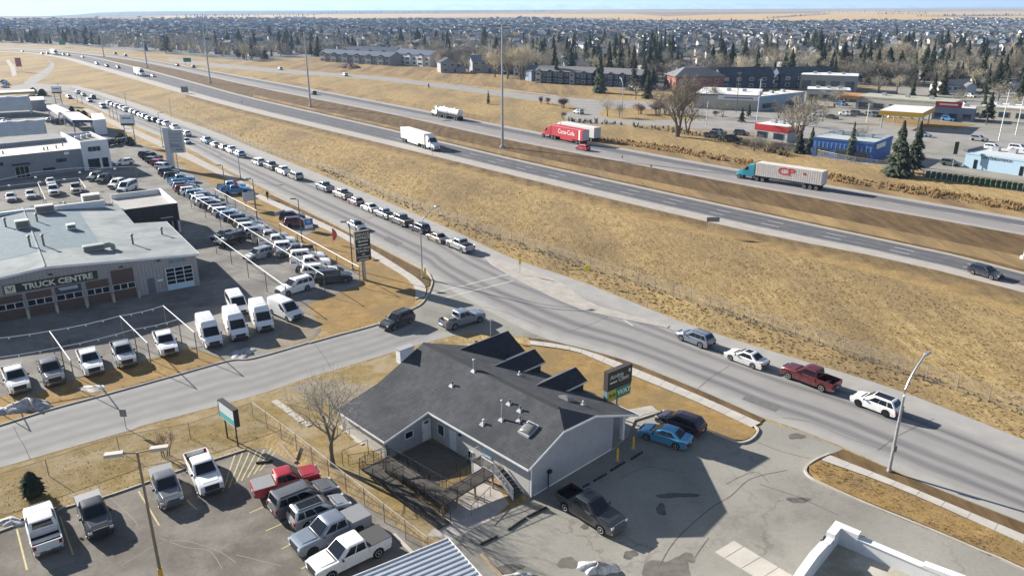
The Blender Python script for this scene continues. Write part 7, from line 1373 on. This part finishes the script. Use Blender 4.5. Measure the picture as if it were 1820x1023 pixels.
# shops and sheds of the town
def shop(a, c, depth, h, wall, roof, label, windows=3, fascia=None, fh=.5, name='shop', sign=None, win=(.6, 2.4)):
    p, q = G(*a), G(*c); d = q-p; L = d.length; o = empty(name, p, math.atan2(d.y, d.x), label=label, cat='building'); bx(o, 'wall', 0, L, 0, depth, 0, h-fh, wall); bx(o, 'parapet', -.1, L+.1, -.1, depth+.1, h-fh+.001, h, fascia or wall); bx(o, 'flat_roof', .2, L-.2, .2, depth-.2, h+.002, h+.03, roof)
    for k in range(windows): u = L/windows; f_ = bx(o, 'window', k*u+u*.15, k*u+u*.8, -.07, -.004, win[0], win[1], m_steel_d); bx(f_, 'pane', k*u+u*.19, k*u+u*.76, -.09, -.071, win[0]+.1, win[1]-.1, m_glassb)
    if sign: s_ = bx(o, 'sign_board', *sign[0], sign[1]); bx(s_, 'text_line', sign[0][0]+(sign[0][1]-sign[0][0])*.15, sign[0][1]-(sign[0][1]-sign[0][0])*.15, sign[0][2]-.02, sign[0][2]-.001, sign[0][4]+(sign[0][5]-sign[0][4])*.35, sign[0][5]-(sign[0][5]-sign[0][4])*.35, sign[3])
    for k in range(3): bx(o, 'rooftop_unit', L*(.2+.25*k), L*(.2+.25*k)+1.6, depth*.5, depth*.5+1.4, h+.031, h+1.0, m_steel, .05)
    for t in (.2,.5,.8): take(p + d*t + Vector((-d.y, d.x, 0)).normalized()*depth/2, max(depth*.55, L*.18))
    return o, L
m_cw = M('cream_block', (.42,.39,.31), .85, (.47,.44,.36), scale=.4)
shop((1232,192),(1345,197), 26, 5.5, m_cw, m_concw, 'wide cream warehouse with white flat roof and dark band', 0, M('dark_band', (.10,.105,.11), .7), sign=((9,24,-.2,-.102,3.6,5.2), m_whitep, 'SHOP', m_steel_d, 1.2)); shop((1347,197),(1428,187), 8, 5.2, M('pale_blue_wall', (.30,.40,.47), .7), m_concw, 'pale blue end of the white flat-roofed warehouse', 2)
shop((1420,160),(1522,164), 16, 7, HW[0], m_concw, 'grey depot with pale bay doors and dark glazed end', 4, win=(.6,4.5)); shop((1432,178),(1510,181), 12, 4.5, m_cw, m_concw, 'low cream shop row with blue fascia end', 3, M('blue_fascia', (.06,.22,.42), .6)); shop((1520,192),(1690,206), 14, 4.6, m_cw, M('olive_roof', (.36,.36,.28), .8), 'green roofed convenience shop behind the fuel canopy', 6)
canopy([(1563,196),(1640,201),(1662,190),(1590,186)], 5.6, m_concw, 'fuel station canopy with yellow edge', fascia=M('shell_yellow', (.75,.42,.03), .5), name='fuel_canopy', fh=1.5, grow=1.01)
for i, x in enumerate((1580,1600,1620,1640)):
    o = empty('fuel_pump', G(x, 209 + i*1.2), R(10), label=f'fuel pump under the yellow canopy, {ORD[i]} from the left', cat='fuel pump'); MB().cham(-.4,.4,-.3,.3,.15,2.0,.05).build('casing', m_whitep, o); bx(o, 'island', -.9, .9, -.6, .6, 0, .149, m_walk); bx(o, 'display', -.25, .25, -.32, -.301, 1.3, 1.7, m_glass)
shop((1655,212),(1730,217), 9, 4.4, HW[2], m_concw, 'blue fronted kiosk with a red sign on its roof edge', 3, sign=((.5,8.5,-.4,-.12,4.4,6.2), m_cola, 'Circle K', m_whitep, 1.3)); shop((1738,208),(1830,216), 14, 4, m_cw, m_concw, 'cream low building right of the red sign', 3)
o, L = shop((1442,277),(1548,290), 15, 5.0, M('strong_blue', (.03,.10,.32), .6), M('pale_green_roof', (.40,.44,.42), .8), 'blue warehouse with pale roof behind the fence', 3); bx(o, 'white_sign', L+.102, L+.16, 2, 9, 3.2, 4.4, m_whitep); 
for k in range(14): bx(o, 'cladding_stripe', .4+k*L/14, .4+k*L/14+.35, -.16, -.101, 2.6, 4.0, M('mid_blue', (.10,.25,.5), .6))
shop((1340,246),(1398,254), 9, 4.4, M('pale_hut', (.46,.44,.41), .8), m_concw, 'low pale hut with broad red fascia behind the fence', 2, M('bright_red_panel', (.55,.012,.02), .45), 1.7)
o, L = shop((1712,297),(1836,316), 12, 3.8, M('pale_blue_front', (.36,.50,.60), .7), M('pale_roof', (.50,.52,.52), .8), 'pale blue office with dark wall lettering at the right edge', 0); lettering('fortini', m_sblk, o, (L*.34,-.12,3.1), (0,-1), 1.4); lettering('insurance', m_sblk, o, (L*.52,-.12,3.1), (0,-1), 1.2); bx(o, 'door', L*.14, L*.19, -.06, -.004, 0, 2.2, m_glass); bx(o, 'door', L*.80, L*.85, -.06, -.004, 0, 2.2, m_glass)
bx(o, 'gable_fin', -.6, .4, -.3, 8, 3.81, 4.4, HR[3])
canopy([(1490,170),(1530,172),(1540,166),(1500,164)], 4.5, M('orange_roof', (.42,.20,.05), .7), 'orange brown roof over the drive-through', name='canopy'); 
for i, (x, y, ty, lb) in enumerate(((1805,240,172,'tall white pole at the right end of the street'),(1308,200,128,'dark utility pole before the cream warehouse'),(1345,214,140,'white flag pole near the warehouse'),(1540,218,184,'white lamp pole before the shops'),(1752,222,200,'thin traffic pole by the gas station'),(1775,250,160,'tall white lamp pole by the cross street'),(1255,222,180,'white sign pole by the big bare tree'))):
    o = empty('utility_pole', G(x, y), label=lb, cat='pole'); h = HT(x, y, ty); MB().tube([(0,0,0),(0,0,h)], [.16,.1], 6).build('pole', m_whitep if 'white' in lb else m_bark, o); bx(o, 'cross_arm', -.8, .8, -.06, .06, h-.5, h-.35, m_steel)
# ---------------------------------------------------------------- tree belt and suburb beyond the freeway
def edge_y(x):                                        # photo row of the near edge of the built-up belt
    pts = [(-100,74),(0,76),(120,80),(260,92),(440,108),(560,100),(700,112),(800,122),(930,140),(1060,152),(1130,160),(1230,158),(1340,152),(1420,146),(1560,152),(1700,156),(1920,168)]
    for (a, b_), (c, d) in zip(pts, pts[1:]):
        if a <= x <= c: return b_ + (d-b_)*(x-a)/(c-a)
    return 100
rnd = random.Random(21); TB = 'trees of the belt beyond the freeway'; counts = dict(con=0, bar=0, house=0)
cand = []
for _ in range(2600):
    x = rnd.uniform(-60, 1880); e = edge_y(x); y = e - (e-60)*(rnd.random()**1.3); cand.append((x, y))
cand.sort(key=lambda c: -c[1])
# houses first, on a loose street grid, largest (nearest) ones as things of their own
HGRP = 'houses of the suburb beyond the freeway'; far_h = []
for gy in range(50):
    D = 430*1.030**gy
    for gx in range(-85, 86):
        X = gx*13.0 + (gy % 2)*5 + rnd.uniform(-2, 2); Y = D + rnd.uniform(-4, 4); p = Vector((X, Y, 0)); u, v = proj(p)
        if not (-40 < u < 1860) or v > edge_y(u) - 5 or v < 33: continue
        if rnd.random() < (.5 if v > 80 else .12): continue
        far_h.append((p, u, v))
far_h.sort(key=lambda h: -h[2]); rest = []
for p, u, v in far_h:
    if not free(p, 8): continue
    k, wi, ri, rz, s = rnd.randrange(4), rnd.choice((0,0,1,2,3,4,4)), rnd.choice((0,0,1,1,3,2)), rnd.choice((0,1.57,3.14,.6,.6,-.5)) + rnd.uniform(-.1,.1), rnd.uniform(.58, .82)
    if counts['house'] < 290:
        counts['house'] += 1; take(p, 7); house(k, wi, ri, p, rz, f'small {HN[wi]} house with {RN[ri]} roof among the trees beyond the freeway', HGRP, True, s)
    else: rest.append((p, k, wi, ri, rz, s))
# the rest of the suburb, too small to pick apart
for D0, n_, tot in ((0,0,0),): pass
extra = []
for _ in range(11000):
    v = 30 + (62-30)*rnd.random()**.8; u = rnd.uniform(-60, 1880)
    if v < 34 + 5.5*max(0, min(1, (u-950)/120))*max(0, min(1, (1720-u)/90)) + 1.5*math.sin(u*.011) + math.sin(u*.031+1): continue
    if u < 480 and v < 33: continue
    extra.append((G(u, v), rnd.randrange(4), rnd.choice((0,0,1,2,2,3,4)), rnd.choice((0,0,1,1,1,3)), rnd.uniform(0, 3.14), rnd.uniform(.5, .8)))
vs, fs, mi = [], [], []
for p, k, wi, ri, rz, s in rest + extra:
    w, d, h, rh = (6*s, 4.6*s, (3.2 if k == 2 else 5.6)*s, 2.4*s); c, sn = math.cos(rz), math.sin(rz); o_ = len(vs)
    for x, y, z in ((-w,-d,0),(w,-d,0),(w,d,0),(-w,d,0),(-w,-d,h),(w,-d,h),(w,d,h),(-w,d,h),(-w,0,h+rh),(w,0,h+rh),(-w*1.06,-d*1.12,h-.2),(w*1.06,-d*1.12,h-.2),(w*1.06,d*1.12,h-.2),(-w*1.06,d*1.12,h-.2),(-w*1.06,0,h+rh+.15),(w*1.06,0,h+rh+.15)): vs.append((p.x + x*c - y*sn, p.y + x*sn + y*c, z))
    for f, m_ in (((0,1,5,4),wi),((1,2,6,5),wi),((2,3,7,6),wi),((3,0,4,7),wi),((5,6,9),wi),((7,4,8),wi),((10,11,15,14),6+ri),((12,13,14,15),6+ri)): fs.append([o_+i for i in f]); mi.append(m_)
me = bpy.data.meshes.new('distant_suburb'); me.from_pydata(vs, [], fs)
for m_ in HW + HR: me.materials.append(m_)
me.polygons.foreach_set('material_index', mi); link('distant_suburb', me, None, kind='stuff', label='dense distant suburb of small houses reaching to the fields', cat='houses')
# trees
sv, sf, sm = [], [], []
def stuff_tree(p, h, con, r_):
    o_ = len(sv); n = 7; a0 = r_.uniform(0, 6)
    if con:
        for lev, (z, rr) in enumerate(((.08,.22),(.4,.15),(.38,.19),(.7,.09))):
            for k in range(n): a = a0 + 6.283*k/n; q = rr*h*r_.uniform(.7,1.25); sv.append((p.x+q*math.cos(a), p.y+q*math.sin(a), h*z*r_.uniform(.9,1.1)))
        sv.append((p.x, p.y, h))
        for lv in (0, 2):
            for k in range(n): sf.append([o_+lv*n+k, o_+lv*n+(k+1) % n, o_+(lv+1)*n+(k+1) % n, o_+(lv+1)*n+k]); sm.append(0)
        for k in range(n): sf.append([o_+3*n+k, o_+3*n+(k+1) % n, o_+4*n]); sm.append(0)
    else:
        for k in range(26):
            a = r_.uniform(0, 6.283); rr = h*.34*r_.random()**.5; z = h*r_.uniform(.3, 1); q = Vector((p.x+rr*math.cos(a), p.y+rr*math.sin(a), z)); b_ = Vector((p.x+rr*.3*math.cos(a), p.y+rr*.3*math.sin(a), z*.55)); s_ = Vector((-math.sin(a), math.cos(a), 0))*h*.018; j = len(sv)
            sv.extend([tuple(b_-s_), tuple(b_+s_), tuple(q)]); sf.append([j, j+1, j+2]); sm.append(1 + k % 2)
for x, y in cand:
    p = G(x, y)
    if not free(p, 1.5): continue
    band_con = .2 + .2*math.sin(x*.013+1) + .12*math.sin(x*.05); con = rnd.random() < (band_con if y > 66 else .18)
    if 480 < x < 960 and y < 95: con = rnd.random() < .25
    h = (rnd.uniform(5, 11) if rnd.random() < .5 else rnd.uniform(10, 18)) if con else rnd.uniform(7, 14)
    if x > 930 and y > 88 and rnd.random() < .26: con = True; h = rnd.uniform(10, 19)
    if y < 72: h *= .75
    take(p, 1.2 if con else 1.8)
    key = 'con' if con else 'bar'
    if counts[key] < 290:
        counts[key] += 1
        tree(key, rnd.randrange(6 if con else 4), p, h, 'dark spruce in the tree belt beyond the freeway' if con else 'bare brown tree in the tree belt beyond the freeway', ('dark spruces' if con else 'bare trees') + ' of the belt beyond the freeway', wide=rnd.uniform(1.0, 1.7))
    else: stuff_tree(p, h, con, rnd)
for _ in range(1500):
    u = rnd.uniform(-60, 1880); v = 38 + 42*rnd.random()**.7; stuff_tree(G(u, v), rnd.uniform(4, 8), rnd.random() < .3, rnd)
for a, c, n_ in (((1100,18.5),(1330,17.6),70),((1470,22),(1610,22.5),40),((1625,30),(1835,27.5),90),((950,22.5),(1010,21.5),25),((300,30.5),(560,28.5),60),((1690,18.5),(1830,17.6),50),((560,24.5),(780,23.5),50),((1360,33.5),(1480,24.5),30),((1560,26),(1650,25),30),((1020,37),(1700,42),90)):
    for k in range(n_): t = (k + rnd.random())/n_; stuff_tree(G(a[0]+(c[0]-a[0])*t, a[1]+(c[1]-a[1])*t + rnd.uniform(-.15,.15)), rnd.uniform(5, 11), rnd.random() < .6, rnd)
me = bpy.data.meshes.new('distant_trees'); me.from_pydata(sv, [], sf)
for m_ in (m_spruce, m_twigL, m_twig, m_twig2): me.materials.append(m_)
me.polygons.foreach_set('material_index', sm); link('distant_trees', me, None, kind='stuff', label='distant mass of spruces and bare trees among the houses', cat='trees')
# ---------------------------------------------------------------- ground of the suburb, far fields, hills and mountains
m_sub = M('suburb_ground', (.12,.115,.105), .95, (.17,.165,.155), scale=.03, detail=8, col3=(.22,.22,.22), scale3=.015)
sheet('suburb_ground', [(-700,77)] + [(x, edge_y(x)+1) for x in range(-80, 1921, 40)] + [(2600,170),(2600,38),(1820,38),(1400,36),(910,32),(450,31),(200,32),(0,31),(-700,31)], .003, m_sub)
m_f1 = M('stubble_field', (.44,.29,.12), .95, (.50,.34,.155), scale=.004); m_f2 = M('fallow_field', (.19,.13,.085), .95, (.25,.175,.12), scale=.004); m_f3 = M('pale_field', (.46,.32,.17), .95)
for i, (P, m_) in enumerate((([(1030,36),(1330,36),(1700,41),(1700,34),(1450,24),(1280,26)], m_f1), ([(-300,33),(250,34),(250,29),(-300,30)], m_f2), ([(250,35),(560,33),(900,31),(1250,34),(1120,25),(700,25),(300,28)], m_f3), ([(1180,26),(1450,24),(1480,21.5),(1100,22)], m_f2), ([(1450,24),(1700,34),(2300,40),(2300,24),(1700,20),(1480,20)], m_f1), ([(1360,33),(1400,31),(1480,25),(1470,24),(1390,29)], m_f2))):
    sheet('far_field', P, .01 + .01*i, m_)
def ridge(name, D, prof, mat, base=-1.0, depth=.25):
    """far hills: profile (photo column, photo row of the crest) stood up at distance D with real depth"""
    mb = MB(); front, crest, back = [], [], []
    for x, y in prof:
        d = ray(x, y); t = D / d.y; c = Vector((d.x*t, D, CAMH + d.z*t)); crest.append(tuple(c)); q = c*(1-depth); front.append((q.x, q.y, base)); q = c*(1+depth); back.append((q.x, q.y, base))
    mb.rings([front, crest, back], close=False, cap=False); me = mb.mesh(name, mat, True, 60); return link(name, me, None, kind='structure')
def prof(x0, x1, n, f): return [(x0 + (x1-x0)*i/n, f(x0 + (x1-x0)*i/n)) for i in range(n+1)]
m_hill = M('far_hill', (.10,.125,.135), .95, (.14,.165,.17), scale=.002); m_hill2 = M('far_field_hill', (.30,.23,.15), .95, (.38,.30,.2), scale=.001, detail=6)
r2 = random.Random(5)
def wig(x, a, s): return a*(math.sin(x*s) + .5*math.sin(x*s*2.3+1) + .3*math.sin(x*s*5.1+2))
sheet('hazy_forested_hill', [(-700,30.5),(60,30),(140,26.2),(175,22.7),(230,20.8),(330,20),(460,19.4),(700,18.8),(900,18.2),(1010,17.6),(960,21),(760,24),(480,26),(260,28.5),(100,31),(-700,31.5)], .05, m_hill)  # flat sheet; its blue-grey combines dark forest with painted-in distance haze
sheet('wood_strip', [(1110,17.6),(1320,16.6),(1500,16.6),(1500,17.2),(1320,17.4),(1110,18.6)], .12, m_hill); sheet('wood_strip', [(1560,21.5),(1640,20),(1760,20.5),(1640,21.2)], .12, m_hill); sheet('wood_strip', [(1630,29.2),(1760,26.8),(1850,28),(1700,30)], .12, m_hill)
m_mtn = M('mountain_rock', (.19,.22,.27), .95, (.62,.64,.67), scale=.0016, detail=8, lo=.42, hi=.6)
mp_ = [(x, (17 if x < 500 else 13.5) - 4.5*abs(math.sin(x*.013+.4))*abs(math.sin(x*.037)) - 3.2*r2.random() - (3.0 if 900 < x < 1450 else 0)) for x in range(120, 2400, 9)]
ridge('mountains', 26000, mp_, m_mtn, base=-400.0, depth=.08)
# ---------------------------------------------------------------- tufts of tall dry grass in the field (uncountable)
m_tuft = M('grass_tufts', (.25,.172,.075), .95, (.42,.305,.148), scale=.25, detail=6, col3=(.22,.165,.09), scale3=.05, transl=.5); m_weed = M('dark_weeds', (.19,.155,.10), .95, (.29,.24,.16), scale=.4, transl=.35)
def tufts(name, poly, dens, h0, h1, mat, label, seed, w=.16, blades=3, cap=60000):
    r_ = random.Random(seed); P = [G(*p) for p in poly]; xs = [p.x for p in P]; ys = [p.y for p in P]; v, f = [], []
    def inside(x, y):
        c = False; j = len(P)-1
        for i in range(len(P)):
            if ((P[i].y > y) != (P[j].y > y)) and x < (P[j].x-P[i].x)*(y-P[i].y)/(P[j].y-P[i].y)+P[i].x: c = not c
            j = i
        return c
    area = (max(xs)-min(xs))*(max(ys)-min(ys)); n = 0
    for _ in range(int(area*dens)):
        x = r_.uniform(min(xs), max(xs)); y = r_.uniform(min(ys), max(ys))
        dd = math.hypot(x, y)
        if r_.random() > min(1, (70/dd)**1.6) or not inside(x, y): continue
        k_ = max(1, dd/70)
        clump = .5 + .5*math.sin(x*.35+math.sin(y*.21)*2)*math.sin(y*.28+math.sin(x*.17)*2)
        h = r_.uniform(h0, h1)*(.6+.8*clump)
        for b_ in range(blades):
            a = r_.uniform(0, 6.283); ww = w*k_*r_.uniform(.6,1.4); dx, dy = math.cos(a)*ww, math.sin(a)*ww; lx, ly = r_.uniform(-.4,.4)*h, r_.uniform(-.4,.4)*h; j = len(v)
            v.extend([(x-dx, y-dy, -.02), (x+dx, y+dy, -.02), (x+lx+dx*.3, y+ly+dy*.3, h), (x+lx-dx*.3, y+ly-dy*.3, h*.92)]); f.append((j, j+1, j+2, j+3))
        n += 1
        if n > cap: break
    me = bpy.data.meshes.new(name); me.from_pydata(v, [], f); me.materials.append(mat); return link(name, me, None, kind='stuff', label=label, cat='grass')
m_turf = M('turf_blades', (.22,.14,.053), .95, (.325,.218,.095), scale=.7, transl=.5); m_turf2 = M('rough_blades', (.22,.165,.075), .95, (.31,.235,.115), scale=.9, transl=.5)
tufts('tall_dry_grass', [(1900,745),(1667,672),(1478,608),(1162,505),(905,422),(704,351),(592,303),(450,257),(305,198),(330,180),(450,213),(679,270),(900,328),(1154,394),(1360,442),(1578,495),(1900,590)], 6.0, .04, .11, m_tuft, 'tall pale dry grass filling the field between road and freeway', 1, .07, 2, 120000)
tufts('roadside_grass', [(1900,815),(1767,757),(1578,683),(1360,617),(1205,566),(1032,497),(910,456),(806,407),(700,361),(564,305),(564,298),(704,362),(905,433),(1162,518),(1322,572),(1567,654),(1776,723),(1900,760)], 4.0, .04, .15, m_tuft, 'dry grass strip between the parked cars and the fence', 2, .12)
tufts('fence_weeds', [(1900,765),(1667,688),(1478,624),(1162,519),(905,434),(704,362),(564,300),(564,294),(704,352),(905,423),(1162,508),(1478,612),(1667,674),(1900,750)], 3.5, .06, .26, m_weed, 'dark weeds tangled along the field fence', 3, .10, 4)
tufts('lawn_blades', [(945,615),(1052,638),(1230,713),(1336,764),(1306,782),(1172,731),(1100,740),(830,612)], 14, .03, .11, m_turf, 'short dormant turf of the clinic lawn', 4, .06, 2)
tufts('lawn_blades', [(1457,819),(1600,872),(1900,1002),(1900,1040),(1652,937),(1538,891),(1438,840)], 18, .12, .22, m_turf, 'short dormant turf of the right island', 5, .05, 2)
tufts('verge_reeds', [(1820,378),(1538,332),(1360,300),(1200,272),(1040,247),(1040,240),(1200,262),(1360,290),(1538,320),(1820,362)], 5, .3, .8, M('rust_reeds', (.27,.175,.085), .95, (.40,.28,.145), scale=.3, transl=.5), 'rusty reeds along the far freeway verge', 6, .12)
tufts('roadside_lawn_blades', [(0,850),(236,775),(450,715),(470,800),(437,798),(318,835),(183,882),(0,940)], 7, .02, .07, m_turf2, 'short rough grass between side street and parking lot', 7, .06, 2)
tufts('brush', [(1000,216),(1100,223),(1240,242),(1330,262),(1400,280),(1400,268),(1300,247),(1200,230),(1050,215)], 3, .4, 1.3, M('grey_brush', (.13,.105,.08), .95, (.22,.18,.135), scale=.3, transl=.3), 'grey brown brush along the far freeway verge below the loop', 8, .08, 4)
# ---------------------------------------------------------------- air
hz = bpy.data.materials.new('haze'); hz.use_nodes = True; t = hz.node_tree; t.nodes.clear(); o_ = t.nodes.new('ShaderNodeOutputMaterial'); pv = t.nodes.new('ShaderNodeVolumePrincipled')
pv.inputs['Color'].default_value = (.50,.70,1.0,1); pv.inputs['Density'].default_value = 8.5e-5; pv.inputs['Anisotropy'].default_value = .2; t.links.new(pv.outputs[0], o_.inputs['Volume'])
MB().box(-42000, 42000, -3500, 40000, -402, 420).build('haze', hz, None, kind='stuff', label='thin blue haze over the distant land', cat='haze')
